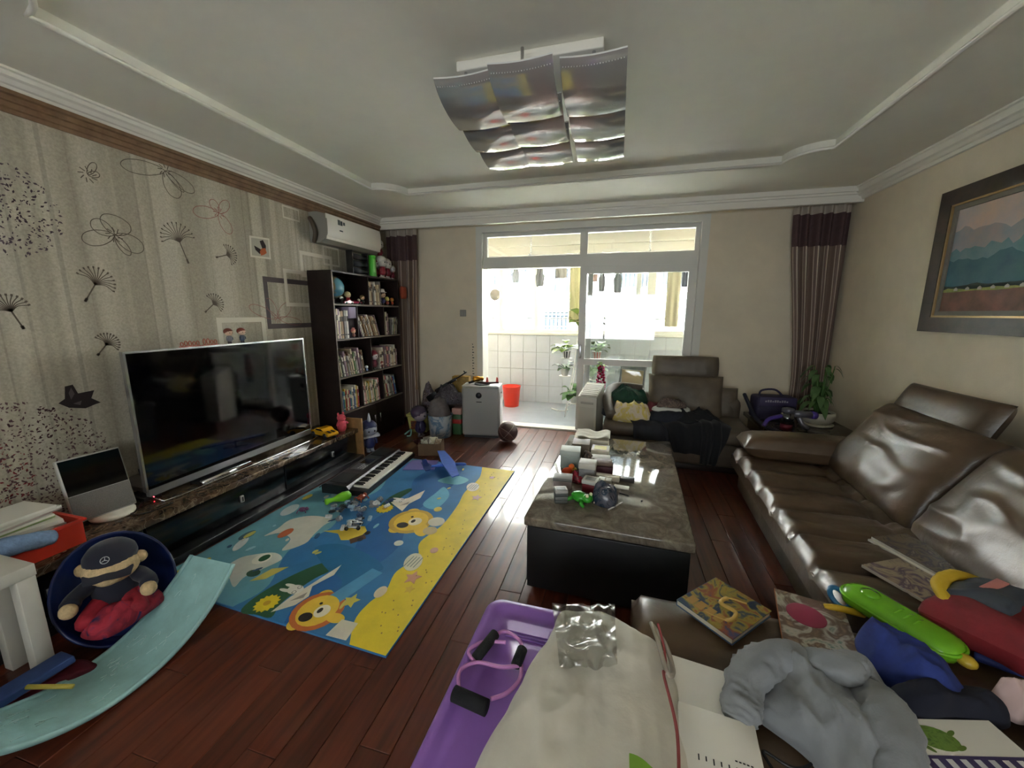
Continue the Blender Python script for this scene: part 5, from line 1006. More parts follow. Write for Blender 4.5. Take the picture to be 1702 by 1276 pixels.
MB().tube([(0.155*math.cos(a), -0.155*math.sin(a)*0.5, 0.27-0.12*math.sin(a)) for a in [PI*k/10 for k in range(11)]], 0.004, 6).build('handle', SILVER, bkt)
def circ(x, y, rx, ry, s, n=9):
    r2 = random.Random(s); return [(x+rx*r2.uniform(0.8, 1.1)*math.cos(2*PI*k/n), y+ry*r2.uniform(0.8, 1.1)*math.sin(2*PI*k/n)) for k in range(n)]
o = pile(circ(-2.06, 4.25, 0.145, 0.14, 3), 0.22, 0.26, 3, 0.06, 14, n=44, rings=12, edge=2).build('grey_blanket', mat('grey_brown_cloth', (112, 104, 102), 0.9, var=0.15, vs=10)); tag(o, 'crumpled grey cloth bundle stuffed into the white bucket', 'cloth')
o = pile(circ(-2.0, 4.4, 0.2, 0.14, 5), 0.40, 0.18, 5, 0.08, 16, n=44, rings=12, edge=2).build('striped_cloth', cover_art('striped_dark_cloth', [(40, 38, 44), (96, 90, 96), (60, 52, 58), (130, 124, 126)], 22, 0.9)); tag(o, 'dark grey patterned cloth heaped above the white bucket', 'cloth')
o = MB().rbox((-0.16, -0.1, 0), (0.16, 0.1, 0.4), 0.01).build('toy_carton', mat('carton_dark', (84, 66, 60), 0.8, var=0.2, vs=8), loc=(-2.02, 4.60, 0)); tag(o, 'dull brown carton behind the white bucket', 'carton')
o = MB().rbox((-0.06, -0.06, 0.26), (0.06, 0.06, 0.34), 0.006, 2, 0).rbox((-0.056, -0.056, 0.0), (0.056, 0.056, 0.26), 0.006, 2, 1).rbox((-0.058, -0.058, 0.14), (0.058, 0.058, 0.2), 0.006, 2, 2).build('juice_carton', [mat('box_pink', (196, 150, 140), 0.5), mat('box_green', (60, 96, 60), 0.5), mat('box_red', (170, 50, 44), 0.5)], loc=(-1.885, 4.40, 0)); tag(o, 'tall red green and pink carton between bucket and purifier', 'carton')
o = MB().rbox((-0.11, -0.06, 0), (0.11, 0.06, 0.3), 0.004).build('gift_box', mat('ochre_card', (146, 116, 50), 0.6, var=0.2, vs=20), loc=(-1.93, 4.64, 0.42), rot=(0, 0, 0.1)); o.location.z = 0.40; tag(o, 'ochre patterned box standing behind the toy gun', 'box')
tg = thing('toy_gun', 'long black toy rifle leaning on the cloth heap', 'toy gun', (-2.18, 4.42, 0.5), 0)
Mg = Matrix.Translation((0, 0, 0)) @ Euler((0, R(-32), 0)).to_matrix().to_4x4()
MB().rbox((0.0, -0.015, 0.0), (0.2, 0.015, 0.05), 0.004, M=Mg).build('receiver', BLACKPL, tg); MB().rbox((-0.16, -0.012, -0.045), (0.0, 0.012, 0.035), 0.006, M=Mg).build('stock', BLACKPL, tg)
MB().rbox((0.2, -0.013, 0.01), (0.33, 0.013, 0.045), 0.004, M=Mg).build('handguard', BLACKPL, tg); o = MB(); o.v = []; MB().cyl(Mg @ Vector((0.33, 0, 0.028)), Mg @ Vector((0.5, 0, 0.028)), 0.008, 8).build('barrel', BLACKPL, tg)
MB().rbox((0.47, -0.004, 0.03), (0.485, 0.004, 0.06), 0.001, M=Mg).build('front_sight', BLACKPL, tg); MB().rbox((0.12, -0.01, -0.09), (0.16, 0.01, 0.0), 0.004, M=Mg @ T(0, 0, 0, 0, R(12))).build('magazine', BLACKPL, tg)
doll('toy_robot', 'dark blue and violet tall toy robot between tub and bucket', 'toy robot', (-2.29, 4.16, 0), 0.44, (70, 60, 84), (150, 140, 150), (56, 50, 80), leg=(90, 80, 84))
o = pile(circ(-2.3, 4.5, 0.15, 0.12, 8), 0.24, 0.3, 8, 0.08, 15, n=40, rings=12, edge=1.7).build('toy_heap_cloth', cover_art('plum_grey_cloth', [(60, 48, 66), (110, 100, 106), (70, 54, 50), (160, 150, 150)], 18, 0.9)); tag(o, 'plum and grey cloth bundle behind the yellow tub', 'cloth')
o = MB().rbox((-0.14, -0.11, 0), (0.14, 0.11, 0.238), 0.01).build('toy_crate', mat('teal_crate', (64, 92, 86), 0.5), loc=(-2.3, 4.66, 0)); tag(o, 'dull teal crate behind the yellow tub by the wall', 'crate')
cb = thing('cardboard_box', 'open cardboard box with food packets behind the toy glider', 'box', (-1.9, 3.68, 0), R(14))
CRD = mat('cardboard', (104, 82, 60), 0.8, var=0.1, vs=8)
MB().box((-0.12, -0.1, 0), (0.12, 0.1, 0.004)).box((-0.12, -0.1, 0.004), (-0.116, 0.1, 0.13)).box((0.116, -0.1, 0.004), (0.12, 0.1, 0.13)).box((-0.116, -0.1, 0.004), (0.116, -0.096, 0.13)).box((-0.116, 0.096, 0.004), (0.116, 0.1, 0.13)).build('body', CRD, cb)
for k in range(5):
    o = MB(); pillow(0.1, 0.14, 0.03, k, 0.005, 10, None, o); o = o.build('snack_packet', cover_art('packet_%d' % k, [[(150, 146, 90), (200, 200, 186), (90, 90, 60)], [(190, 186, 176), (110, 100, 90), (206, 200, 190)], [(140, 60, 50), (200, 190, 170), (90, 60, 50)], [(110, 120, 80), (196, 190, 170), (80, 80, 50)], [(180, 170, 150), (120, 100, 80), (200, 196, 190)]][k], 20, 0.35)); o.location = (-1.97+0.035*k, 3.65+0.02*(k % 3), 0.1+0.018*(k % 2)); o.rotation_euler = (0.9+0.2*k, 0.2*(k-2), 0.3*k); tag(o, ['olive', 'white', 'red and cream', 'green', 'beige'][k]+' snack packet sticking out of the cardboard box', 'packet', 'packets in the cardboard box')
o = MB().tube(smooth_path([(-2.5, 4.14, 0.012), (-2.46, 4.19, 0.05), (-2.42, 4.16, 0.07), (-2.4, 4.11, 0.02), (-2.44, 4.09, 0.012)], 24), 0.011, 8).build('toy_ring', mat('mint_plastic', (130, 170, 160), 0.4)); tag(o, 'mint green toy loop lying before the yellow tub', 'toy')
o = MB().rbox((-0.05, -0.09, 0), (0.05, 0.09, 0.03), 0.008).rbox((-0.03, -0.06, 0.03), (0.03, 0.03, 0.045), 0.006).build('game_controller', mat('maroon_plastic', (70, 30, 36), 0.4), loc=(-2.18, 3.93, 0), rot=(0, 0, 0.8)); tag(o, 'flat maroon toy piece on the floor before the bucket', 'toy')

# ------------------------------------------------------------------ balcony things
rbk = thing('bucket', 'bright red plastic bucket on the balcony floor', 'bucket', (-1.63, 6.02, 0.004))
RB = mat('bright_red_plastic', (236, 60, 36), 0.35)
MB().lathe([(0.115, 0), (0.12, 0.004), (0.145, 0.32), (0.152, 0.325), (0.152, 0.335), (0.142, 0.335), (0.116, 0.01), (0.0, 0.01)], 30, cap=False).build('shell', RB, rbk); MB().lathe([(0.116, 0.0), (0.116, 0.006)], 30).build('base', RB, rbk)
MB().tube([(0.15*math.cos(a), -0.15*math.sin(a)*0.7, 0.32-0.1*math.sin(a)) for a in [PI*k/10 for k in range(11)]], 0.004, 6).build('handle', mat('bright_red_plastic', (236, 60, 36)), rbk)
def leafy(t, base, n, ln, seed, m, wd=0.3, droop=0.35, up=0.9, stems=True):
    rnd = random.Random(seed)
    for k in range(n):
        a = rnd.uniform(0, 2*PI); el = rnd.uniform(0.25, up); L_ = ln*rnd.uniform(0.65, 1.1); d = Vector((math.cos(a)*math.cos(el), math.sin(a)*math.cos(el), math.sin(el)))
        st = Vector(base)+d*L_*0.55*rnd.uniform(0.4, 1.0); side = d.cross(Vector((0, 0, 1))).normalized(); mb = MB(); P = []
        for j in range(7):
            u = j/6; c = st+d*L_*0.6*u+Vector((0, 0, -droop*L_*u*u)); w_ = wd*L_*0.5*math.sin(PI*min(1, u*0.93+0.05))**0.8
            P += [c-side*w_+Vector((0, 0, 0.15*w_)), c, c+side*w_+Vector((0, 0, 0.15*w_))]
        fs = []
        for j in range(6):
            for i in range(2): q = j*3+i; fs.append((q, q+1, q+4, q+3))
        mb.add(P, fs, 0, True)
        lf = mb.build('leaf', m, t)
        if stems: MB().tube([Vector(base), st], 0.0035, 5).build('stem', LEAF, lf)
def pot(t, r, h, m, stripes=None):
    MB().lathe([(r*0.7, 0), (r*0.75, 0.004), (r, h*0.92), (r*1.06, h*0.93), (r*1.06, h), (r*0.93, h), (r*0.9, h*0.85), (0.0, h*0.85)], 24, cap=False).build('pot', m, t)
    MB().lathe([(r*0.74, 0.0), (r*0.74, 0.003)], 24).build('pot_base', m, t); MB().lathe([(r*0.9, h*0.86), (r*0.85, h*0.88)], 20).build('soil', mat('soil', (44, 34, 26), 0.95), t)
    if stripes:
        for k in range(9):
            a = 2*PI*k/9; MB().grid(lambda u, v: Vector(((r*0.755+r*0.25*v)*math.cos(a+(u-0.5)*0.35)*1.005, (r*0.755+r*0.25*v)*math.sin(a+(u-0.5)*0.35)*1.005, 0.006+h*0.9*v)), 3, 3).build('pot_stripe', stripes, t)
PST = thing('plant_stand', 'white tiered wire plant stand on the balcony', 'plant stand', (-0.47, 5.66, 0.004))
WW = mat('white_wire', (226, 226, 222), 0.4)
for x in (-0.16, 0.16): MB().tube([(x*1.5, 0.08, 0), (x*0.9, 0.06, 0.6), (x*0.4, 0.0, 1.25)], 0.008, 8).build('leg', WW, PST)
MB().tube([(-0.22, -0.1, 0), (-0.1, -0.06, 0.6), (0.0, 0.0, 1.25), (0.1, -0.06, 0.6), (0.22, -0.1, 0)], 0.007, 8).build('leg', WW, PST)
SHF = [(-0.23, 0.86), (0.2, 0.86), (-0.25, 0.6), (0.18, 0.56), (-0.1, 0.2), (0.02, 1.22)]
for x, z in SHF: MB().lathe([(0.08, z-0.008), (0.085, z-0.004), (0.085, z)], 20, M=T(x, 0, 0)).build('shelf_ring', WW, PST)
spec = [((-0.70, 5.66, 0.864), 'black and white striped pot with a leafy plant on the stand', (60, 58, 56), 9, 0.32, LEAF2), ((-0.27, 5.66, 0.864), 'red and white striped pot with leafy plant behind the sliding pane', (200, 60, 60), 9, 0.3, LEAF),
        ((-0.72, 5.66, 0.604), 'small dark leaved potted plant on the middle tier of stand', None, 12, 0.2, mat('leaf_dark', (64, 84, 60), 0.5)), ((-0.29, 5.66, 0.564), 'potted fern on the lower right tier behind the sliding pane', None, 12, 0.26, LEAF), ((-0.57, 5.66, 0.204), 'broad leaved potted plant low on the stand', None, 14, 0.36, LEAF), ((-0.45, 5.66, 1.224), 'trailing leafy plant on the top tier of stand', None, 14, 0.42, LEAF2)]
for loc, lab, sc_, n, ln, m in spec:
    t = thing('potted_plant', lab, 'potted plant', loc, group='plants on the balcony stand')
    pot(t, 0.062, 0.11, mat('pot_white', (222, 220, 214), 0.4) if sc_ else mat('pot_grey', (170, 170, 166), 0.5), mat('stripe_%d' % sc_[0], sc_, 0.4) if sc_ else None)
    leafy(t, (0, 0, 0.1), n+6, ln, hash(lab) % 1 + n+int(loc[0]*100), m, 0.42)
hs2 = MB().tube(smooth_path([(-0.95, 5.95, 0.02), (-0.8, 5.85, 0.015), (-0.7, 5.95, 0.015), (-0.74, 6.1, 0.02), (-0.62, 6.15, 0.12), (-0.6, 6.2, 0.3)], 30), 0.011, 8).build('hose', mat('white_hose', (214, 216, 214), 0.5)); tag(hs2, 'white hose curling on the balcony floor under the stand', 'hose')
bch = thing('balcony_chair', 'grey armless chair with cane back behind the sliding pane', 'chair', (0.17, 5.75, 0.004), R(-20))
DG = mat('chair_grey', (84, 86, 92), 0.5)
MB().rbox((-0.2, -0.2, 0.4), (0.2, 0.2, 0.44), 0.015).build('seat', DG, bch)
for sx in (-1, 1):
    MB().cyl((sx*0.18, -0.18, 0), (sx*0.18, -0.18, 0.4), 0.016, 8).build('leg', DG, bch); MB().tube([(sx*0.18, 0.18, 0), (sx*0.18, 0.18, 0.42), (sx*0.17, 0.26, 0.82)], 0.016, 8).build('leg', DG, bch)
MB().grid(lambda u, v: Vector((-0.19+0.38*u, 0.235+0.03*math.sin(PI*u)+0.05*v*0.5, 0.68+0.14*v)), 8, 4).grid(lambda u, v: Vector((-0.19+0.38*u, 0.25+0.03*math.sin(PI*u)+0.05*v*0.5, 0.68+0.14*v)), 8, 4).build('back_rail', DG, bch)
MB().box((-0.16, 0.215, 0.48), (0.16, 0.222, 0.68)).build('cane_panel', mat('cane', (170, 146, 112), 0.7), bch)
# drying rack and laundry
dr = thing('drying_rack', 'hanging drying rack with two rods below the balcony ceiling', 'drying rack', (-0.4, 5.7, 2.30))
for y in (-0.12, 0.12): MB().cyl((-1.6, y, 0), (1.6, y, 0), 0.011, 8).build('rod', SILVER, dr)
for x in (-0.86, 0.76):
    for i in range(12): MB().tube([(x+0.012*math.cos(a)*(1 if i % 2 else 0.2), 0.012*math.cos(a)*(0.2 if i % 2 else 1), 0.05+i*0.031+0.02*math.sin(a)) for a in [k*PI/4 for k in range(8)]], 0.003, 5, closed=True).build('chain_link', SILVER, dr)
    MB().cyl((x, -0.13, 0.02), (x, 0.13, 0.02), 0.01, 8).build('cross_bar', SILVER, dr)
def laundry(name, label, x, y, top, bot, wd, c, seed, kind=None):
    m = mat('cloth_%d_%d_%d' % c, c, 0.9, sheen=0.1)
    mb = drape([(x, y, top), (x, y+0.005, (top+bot)/2), (x, y, bot)], (1, 0, 0), wd, seed, 0.012, 4, 16, 14, 0.006, wf=(lambda v: 1.0) if kind is None else kind)
    tag(mb.build(name, m), label, 'laundry', 'laundry on the drying rack')
sock = lambda v: 0.8 if v < 0.6 else 1.25-0.9*(v-0.6)
laundry('sock', 'small grey sock hanging furthest from the sliding leaf', -1.45, 5.58, 2.29, 1.94, 0.09, (188, 194, 203), 1, sock)
laundry('sock', 'dark grey sock hanging beside the grey sock on the rack', -1.1, 5.58, 2.29, 1.88, 0.11, (139, 142, 147), 2, sock)
laundry('underwear', 'patterned pale briefs hanging on the drying rack', -0.8, 5.58, 2.29, 1.99, 0.16, (176, 172, 164), 3)
laundry('towel', 'long pale yellow and white towel hanging by the door leaf', -0.6, 5.58, 2.29, 1.38, 0.15, (214, 206, 160), 4)
laundry('sock', 'long dark grey sock behind the sliding pane', -0.24, 5.58, 2.29, 1.8, 0.08, (159, 165, 171), 5, sock)
laundry('sock', 'dark sock with bent toe behind the sliding pane', -0.03, 5.58, 2.29, 1.78, 0.1, (145, 153, 162), 6, sock)
laundry('trousers', 'cream trousers hanging long behind the sliding pane', 0.68, 5.58, 2.29, 1.33, 0.17, (200, 192, 166), 7)
laundry('shirt', 'narrow dark blue garment hanging beside the cream trousers', 0.81, 5.58, 2.29, 1.85, 0.08, (95, 104, 127), 8)
laundry('cloth', 'small pink cloth hanging beside the door leaf edge', -0.36, 5.82, 2.29, 1.95, 0.1, (196, 160, 160), 9)

# ------------------------------------------------------------------ red ball garland on the door leaf, white box heater
ga = thing('garland', 'hanging garland of crimson and pink balls with leaves on the door leaf', 'garland', (-0.17, YB-0.06, 0.42))
MB().tube([(0, 0.04, 0.5), (0, 0, 0.46), (0, 0, 0.0)], 0.004, 6).build('cord', LEAF, ga)
rnd = random.Random(4); BM_ = [mat('berry_crimson', (150, 24, 56), 0.25), mat('berry_pink', (206, 96, 130), 0.25), mat('berry_plum', (96, 24, 50), 0.25), mat('berry_blue', (70, 90, 130), 0.25)]
sh_ = {}
for k in range(64):
    z = 0.02+0.44*k/63; a = k*2.4; r = 0.05*(0.6+0.4*math.sin(PI*min(1, k/50))); ci = 3 if z < 0.1 else rnd.choice([0, 0, 1, 2])
    if ci not in sh_: o = MB().sphere((0, 0, 0), 0.017, 10, 7).build('ball', BM_[ci], ga); sh_[ci] = o.data
    else: o = obj('ball', sh_[ci], ga)
    o.location = (r*math.cos(a), r*math.sin(a)*0.7, z)
leafy(ga, (0, 0, 0.46), 10, 0.1, 3, LEAF2, 0.5, stems=False); leafy(ga, (0, 0, 0.08), 8, 0.1, 5, LEAF, 0.5, stems=False)
ht = thing('box_heater', 'white upright box heater with slanted vented top beside the grey sofa', 'heater', (-0.24, 4.22, 0), R(-12))
MB().prism([(-0.16, 0.0), (0.16, 0.0), (0.16, 0.64), (-0.16, 0.74)], -0.1, 0.1, M=Matrix(((0, 0, 1, 0), (-1, 0, 0, 0), (0, 1, 0, 0), (0, 0, 0, 1)))).build('casing', mat('heater_white', (206, 202, 188), 0.4), ht)
MB().rbox((-0.07, -0.165, 0.56), (0.07, -0.158, 0.585), 0.003).build('front_grip', mat('heater_grip_beige', (176, 172, 160), 0.4), ht); MB().box((-0.08, -0.163, 0.1), (0.08, -0.16, 0.53)).build('front_panel', mat('heater_panel', (198, 194, 180), 0.4), ht)  # front grip in a darker beige than the casing
for k in range(7): MB().rbox((-0.085, -0.14+k*0.04, 0.0), (0.085, -0.115+k*0.04, 0.006), 0.002, M=T(0, 0, 0.692, R(17.3-0.0)) ).build('vent_slat', WHITE, ht)

# ------------------------------------------------------------------ sofas
def seat_mesh(sx, sy, top, seamx, nx=44, ny=72, pitch=0.29, wr=0.013, seed=0, thick=0.14, rnd_=0.05):
    """upholstered seat pad, x = depth (front edge at x=0), y = length; cross creases, one long seam"""
    mb = MB()
    def f(u, v):
        x = u*sx; y = v*sy
        e = min(x, sx-x, y, sy-y); r = 1 if e > rnd_ else math.sqrt(max(0, 1-((rnd_-e)/rnd_)**2))
        yy = (y/pitch) % 1.0; dy = min(yy, 1-yy)*pitch
        g = 0.019*math.exp(-(dy/0.018)**2)
        if seamx: g += 0.024*math.exp(-((x-seamx)/0.02)**2)+0.012*math.exp(-(((x-seamx)/0.05)**2+(dy/0.05)**2))
        q = Vector((x*3.0, y*13, seed)); wv = wr*(ridged(q)-0.5)*min(1, e/0.06)
        puff = 0.012*math.sin(PI*yy)
        return Vector((x, y, top-thick*0.45*(1-r)-g+wv+puff))
    mb.grid(f, nx, ny)
    for (a, b) in ((0, None), (1, None)): mb.grid(lambda u, v, a=a: Vector((f(a, u).x, f(a, u).y, (top-thick)*(1-v)+f(a, u).z*v)), ny, 2)
    for a in (0, 1): mb.grid(lambda u, v, a=a: Vector((f(u, a).x, f(u, a).y, (top-thick)*(1-v)+f(u, a).z*v)), nx, 2)
    mb.add([(0, 0, top-thick), (sx, 0, top-thick), (sx, sy, top-thick), (0, sy, top-thick)], [(0, 1, 2, 3)])
    return mb
sf = thing('leather_sofa', 'long brown leather corner sofa along the right wall', 'sofa', (0.88, 1.58, 0), R(-3.0))
SL = 1.92; SD = 1.17
seat_mesh(SD, SL, 0.40, 0.52, seed=1).build('seat', LEATHER, sf)
MB().rbox((0.06, 0.01, 0.05), (SD-0.02, SL-0.01, 0.265), 0.03, 3).build('base', LEATHER_D, sf)
MB().tube([(0.012, 0.03+i*(SL-0.06)/30, 0.345+0.003*math.sin(i*1.3)) for i in range(31)], 0.007, 8).build('front_piping', LEATHER, sf)
MB().rbox((0.1, 0.04, 0.0), (SD-0.1, SL-0.04, 0.05), 0.004).build('plinth', DARKWOOD, sf)
MB().rbox((SD-0.2, 0.0, 0.26), (SD, SL, 0.62), 0.06, 4).build('back_frame', LEATHER_D, sf)
am = MB(); pillow(1.0, 0.30, 0.20, 6, 0.012, 30, T(0.52, SL-0.13, 0.49, 0, 0, 0), am, e=0.3, pinch=0.03, ws=6); am.build('arm_cushion', LEATHER, sf)
def back_cushion(nm, yc, sy, sd_, parent, x0=0.78, hh=0.62):
    mb = MB(); pillow(hh, sy, 0.30, sd_, 0.02, 56, T(x0, yc, 0.62, 0, R(-58), 0), mb, e=0.38, pinch=0.03, ws=6.5); return mb.build(nm, LEATHER, parent)
back_cushion('back_cushion', 1.26, 0.98, 3, sf); back_cushion('back_cushion', 0.30, 0.98, 5, sf)
hr = MB(); pillow(0.30, 0.72, 0.15, 12, 0.006, 26, T(1.0, 1.40, 0.90, 0, R(-66), R(4)), hr, e=0.33, pinch=0.03, ws=4); hr.build('head_roll', LEATHER, sf)
hr2 = MB(); pillow(0.30, 0.72, 0.15, 13, 0.006, 26, T(1.0, 0.3, 0.90, 0, R(-66), R(-3)), hr2, e=0.33, pinch=0.03, ws=4); hr2.build('head_roll', LEATHER, sf)
chs = thing('leather_chaise', 'brown leather seat section covered with books and clothes joined to long sofa', 'sofa', (0.11, 0.35, 0), 0)
CL = 1.14
seat_mesh(1.98, CL, 0.40, None, 60, 40, pitch=0.42, wr=0.014, seed=5, rnd_=0.06).build('seat', LEATHER, chs)
MB().rbox((0.03, 0.02, 0.05), (1.95, CL-0.02, 0.265), 0.03, 3).build('base', LEATHER_D, chs)
st_ = MB()
for i in range(60): st_.cyl((0.02+0.003*math.sin(i), 0.05+i*0.018, 0.352), (0.02, 0.058+i*0.018, 0.353), 0.0016, 5)
ss = st_.build('stitching', mat('pale_thread', (170, 150, 120), 0.8), chs); ss['kind'] = 'stuff'
# loveseat by the balcony wall
ls = thing('loveseat', 'grey brown two seat sofa by the balcony door heaped with clothes', 'sofa', (-0.12, 3.88, 0), R(-2))
FAB = leather('taupe_upholstery', (98, 86, 72), 0.5)
MB().rbox((0.0, 0.04, 0.06), (1.42, 0.82, 0.3), 0.04, 3).build('base', FAB, ls)
for a, b in ((0.02, 0.7), (0.71, 1.40)):
    mb = MB(); mb.rbox((a, 0.0, 0.29), (b, 0.66, 0.43), 0.055, 5); mb.build('seat_cushion', FAB, ls)
MB().rbox((0.02, 0.62, 0.28), (1.40, 0.84, 0.62), 0.07, 4).build('back_frame', FAB, ls)
mb = MB(); pillow(0.76, 0.50, 0.24, 2, 0.012, 26, T(0.84, 0.66, 0.60, R(72), 0, 0), mb, e=0.3, pinch=0.03); mb.build('back_cushion', FAB, ls)
mb = MB(); pillow(0.5, 0.34, 0.22, 4, 0.01, 20, T(1.13, 0.73, 0.55, R(75), 0, 0), mb, e=0.3, pinch=0.03); mb.build('back_cushion', FAB, ls)
mb = MB(); pillow(0.66, 0.24, 0.17, 3, 0.008, 24, T(0.83, 0.76, 0.925, R(80), 0, R(-2)), mb, e=0.3, pinch=-0.06); mb.build('head_pillow', FAB, ls)
MB().tube(smooth_path([(0.1, 0.1, 0.48), (0.05, 0.3, 0.56), (0.05, 0.6, 0.64), (0.16, 0.78, 0.66), (0.4, 0.8, 0.64)], 20), 0.055, 12).build('arm_rest', FAB, ls)
MB().rbox((0.05, 0.08, 0), (1.37, 0.78, 0.06), 0.004).build('plinth', DARKWOOD, ls)
# clothes on the loveseat
def heap(name, label, outline, z0, h, m, seed, fold=0.03, fs=12, cat='clothes', group='clothes on the loveseat', **k):
    return tag(pile(outline, z0, h, seed, fold, fs, **k).build(name, m), label, cat, group)
heap('green_shirt', 'dark green shirt crumpled on the loveseat arm', [(-0.08, 4.28), (0.1, 4.2), (0.3, 4.3), (0.36, 4.45), (0.2, 4.5), (0.0, 4.45)], 0.53, 0.16, mat('dark_green_cloth', (24, 62, 48), 0.9, var=0.2, vs=12), 3, 0.06, 12)
heap('grey_trousers', 'dark grey garment under the green shirt on the loveseat', [(-0.1, 4.15), (0.12, 4.08), (0.4, 4.15), (0.42, 4.4), (0.1, 4.46), (-0.1, 4.4)], 0.43, 0.13, mat('slate_cloth', (58, 60, 66), 0.9, var=0.15, vs=10), 5, 0.04, 10)
heap('yellow_top', 'pale yellow and cream clothes bundle on the loveseat seat', [(0.0, 3.98), (0.18, 3.93), (0.36, 3.98), (0.36, 4.12), (0.2, 4.2), (0.02, 4.14)], 0.43, 0.18, cover_art('cream_yellow_cloth', [(206, 190, 160), (212, 198, 176), (206, 184, 96), (196, 176, 150)], 9, 0.9), 7, 0.05, 13)
heap('folded_white', 'folded white garment under the plaid cloth on loveseat', [(0.4, 4.02), (0.7, 4.02), (0.72, 4.22), (0.42, 4.24)], 0.545, 0.035, mat('white_cloth', (206, 206, 200), 0.9), 9, 0.01, 8, edge=8)
heap('plaid_cloth', 'brown plaid cloth heaped on the folded white garment', [(0.42, 4.06), (0.58, 4.03), (0.7, 4.08), (0.66, 4.2), (0.5, 4.24)], 0.58, 0.075, cover_art('plaid_cloth', [(60, 50, 48), (120, 104, 92), (70, 56, 54), (150, 132, 116)], 30, 0.9), 11, 0.03, 18)
heap('navy_jeans', 'folded navy jeans on the loveseat under the white garment', [(0.36, 3.95), (0.72, 3.95), (0.76, 4.2), (0.4, 4.24)], 0.43, 0.118, mat('navy_denim', (30, 32, 42), 0.9, var=0.15, vs=20), 13, 0.02, 8, edge=6)
heap('maroon_cloth', 'maroon cloth peeping between the clothes bundles on loveseat', [(0.33, 4.1), (0.42, 4.05), (0.5, 4.24), (0.45, 4.34), (0.34, 4.3)], 0.44, 0.16, mat('maroon_cloth', (96, 34, 40), 0.9), 15, 0.03, 14)
BLK = mat('black_cloth', (16, 16, 20), 0.92, sheen=0.1)
o = drape([(0.72, 4.2, 0.47), (0.74, 4.05, 0.472), (0.76, 3.9, 0.468), (0.77, 3.835, 0.42), (0.77, 3.815, 0.3), (0.77, 3.81, 0.2)], (1, 0.0, 0), 0.6, 3, 0.014, 6, wf=lambda v: 1.0-0.35*max(0, v-0.45)/0.55).build('black_trousers', BLK); tag(o, 'black trousers draped over the loveseat front edge', 'clothes', 'clothes on the loveseat')
heap('black_sweater', 'black sweater crumpled on top of the black trousers', [(0.5, 3.96), (0.75, 3.92), (0.98, 4.0), (1.0, 4.2), (0.75, 4.26), (0.55, 4.2)], 0.462, 0.09, mat('black_knit', (22, 22, 26), 0.95), 17, 0.05, 10)
o = drape([(0.86, 3.98, 0.50), (0.88, 3.86, 0.49), (0.89, 3.80, 0.38), (0.88, 3.785, 0.2), (0.87, 3.78, 0.12)], (1, 0, 0), 0.2, 6, 0.018, 4, wf=lambda v: 1.0-0.3*v).build('black_sleeve', BLK); tag(o, 'black sleeve of a garment hanging low at the loveseat front', 'clothes', 'clothes on the loveseat')
o = drape([(0.3, 4.1, 0.465), (0.34, 3.95, 0.462), (0.36, 3.85, 0.42), (0.37, 3.825, 0.3)], (1, 0, 0), 0.34, 8, 0.01, 5).build('grey_striped_scarf', mat('charcoal_cloth', (40, 40, 46), 0.9)); tag(o, 'charcoal cloth draped over the loveseat edge beside the trousers', 'clothes', 'clothes on the loveseat')
# ------------------------------------------------------------------ corner table with plant, bag, vacuum
ctb = thing('corner_table', 'low square corner table with dark marble top between the sofas', 'table', (1.76, 4.25, 0))
MB().rbox((-0.38, -0.42, 0.41), (0.38, 0.42, 0.45), 0.006).build('marble_top', marble('dark_marble', [(0.28, (34, 28, 26)), (0.5, (62, 54, 48)), (0.7, (96, 86, 76))], 6, 0.15), ctb)
MB().rbox((-0.34, -0.38, 0.0), (0.34, 0.38, 0.41), 0.005).build('body', DARKWOOD, ctb)
pp = thing('house_plant', 'leafy green house plant in a white oval pot on the corner table', 'potted plant', (1.90, 4.28, 0.45))
MB().lathe([(0.12, 0), (0.135, 0.004), (0.14, 0.018), (0.09, 0.02)], 28).build('saucer', mat('pot_cream', (196, 192, 178), 0.35), pp)
MB().lathe([(0.09, 0.02), (0.13, 0.05), (0.142, 0.1), (0.138, 0.135), (0.126, 0.135), (0.12, 0.11), (0.0, 0.11)], 28, cap=False).build('pot', mat('pot_cream', (196, 192, 178), 0.35), pp); MB().lathe([(0.122, 0.112), (0.11, 0.118)], 24).build('soil', mat('soil', (44, 34, 26), 0.95), pp)
HL = mat('house_leaf', (96, 126, 74), 0.4, c2=(58, 90, 48), vs=8); rnd = random.Random(8)
for k in range(44):
    a = rnd.uniform(0, 2*PI); r0 = rnd.uniform(0.02, 0.1); zt = rnd.uniform(0.2, 0.58); tip = Vector((r0*math.cos(a), r0*math.sin(a), zt)); out = Vector((math.cos(a), math.sin(a), 0)); side = Vector((-math.sin(a), math.cos(a), 0)); ln = rnd.uniform(0.12, 0.2) if out.x < 0.5 else rnd.uniform(0.08, 0.12); P = []
    for j in range(7):
        u = j/6; c = tip+out*ln*0.62*u+Vector((0, 0, ln*(0.28*u-0.95*u*u))); w_ = 0.19*ln*math.sin(PI*min(1, u*0.94+0.05))**0.9
        P += [c-side*w_, c+Vector((0, 0, 0.15*w_)), c+side*w_]
    lf = MB().add(P, [(j*3+i, j*3+i+1, j*3+i+4, j*3+i+3) for j in range(6) for i in range(2)], 0, True).build('leaf', HL, pp)
    MB().tube([(tip.x*0.2, tip.y*0.2, 0.11), (tip.x*0.7, tip.y*0.7, 0.1+zt*0.5), tip], 0.0035, 5).build('stem', LEAF, lf)
vb = thing('carry_bag', 'dark purple carry bag with pale lettering on the corner table', 'bag', (1.55, 4.42, 0.45), R(4))
PUR = mat('dark_purple_cloth', (44, 38, 66), 0.7, var=0.15, vs=10)
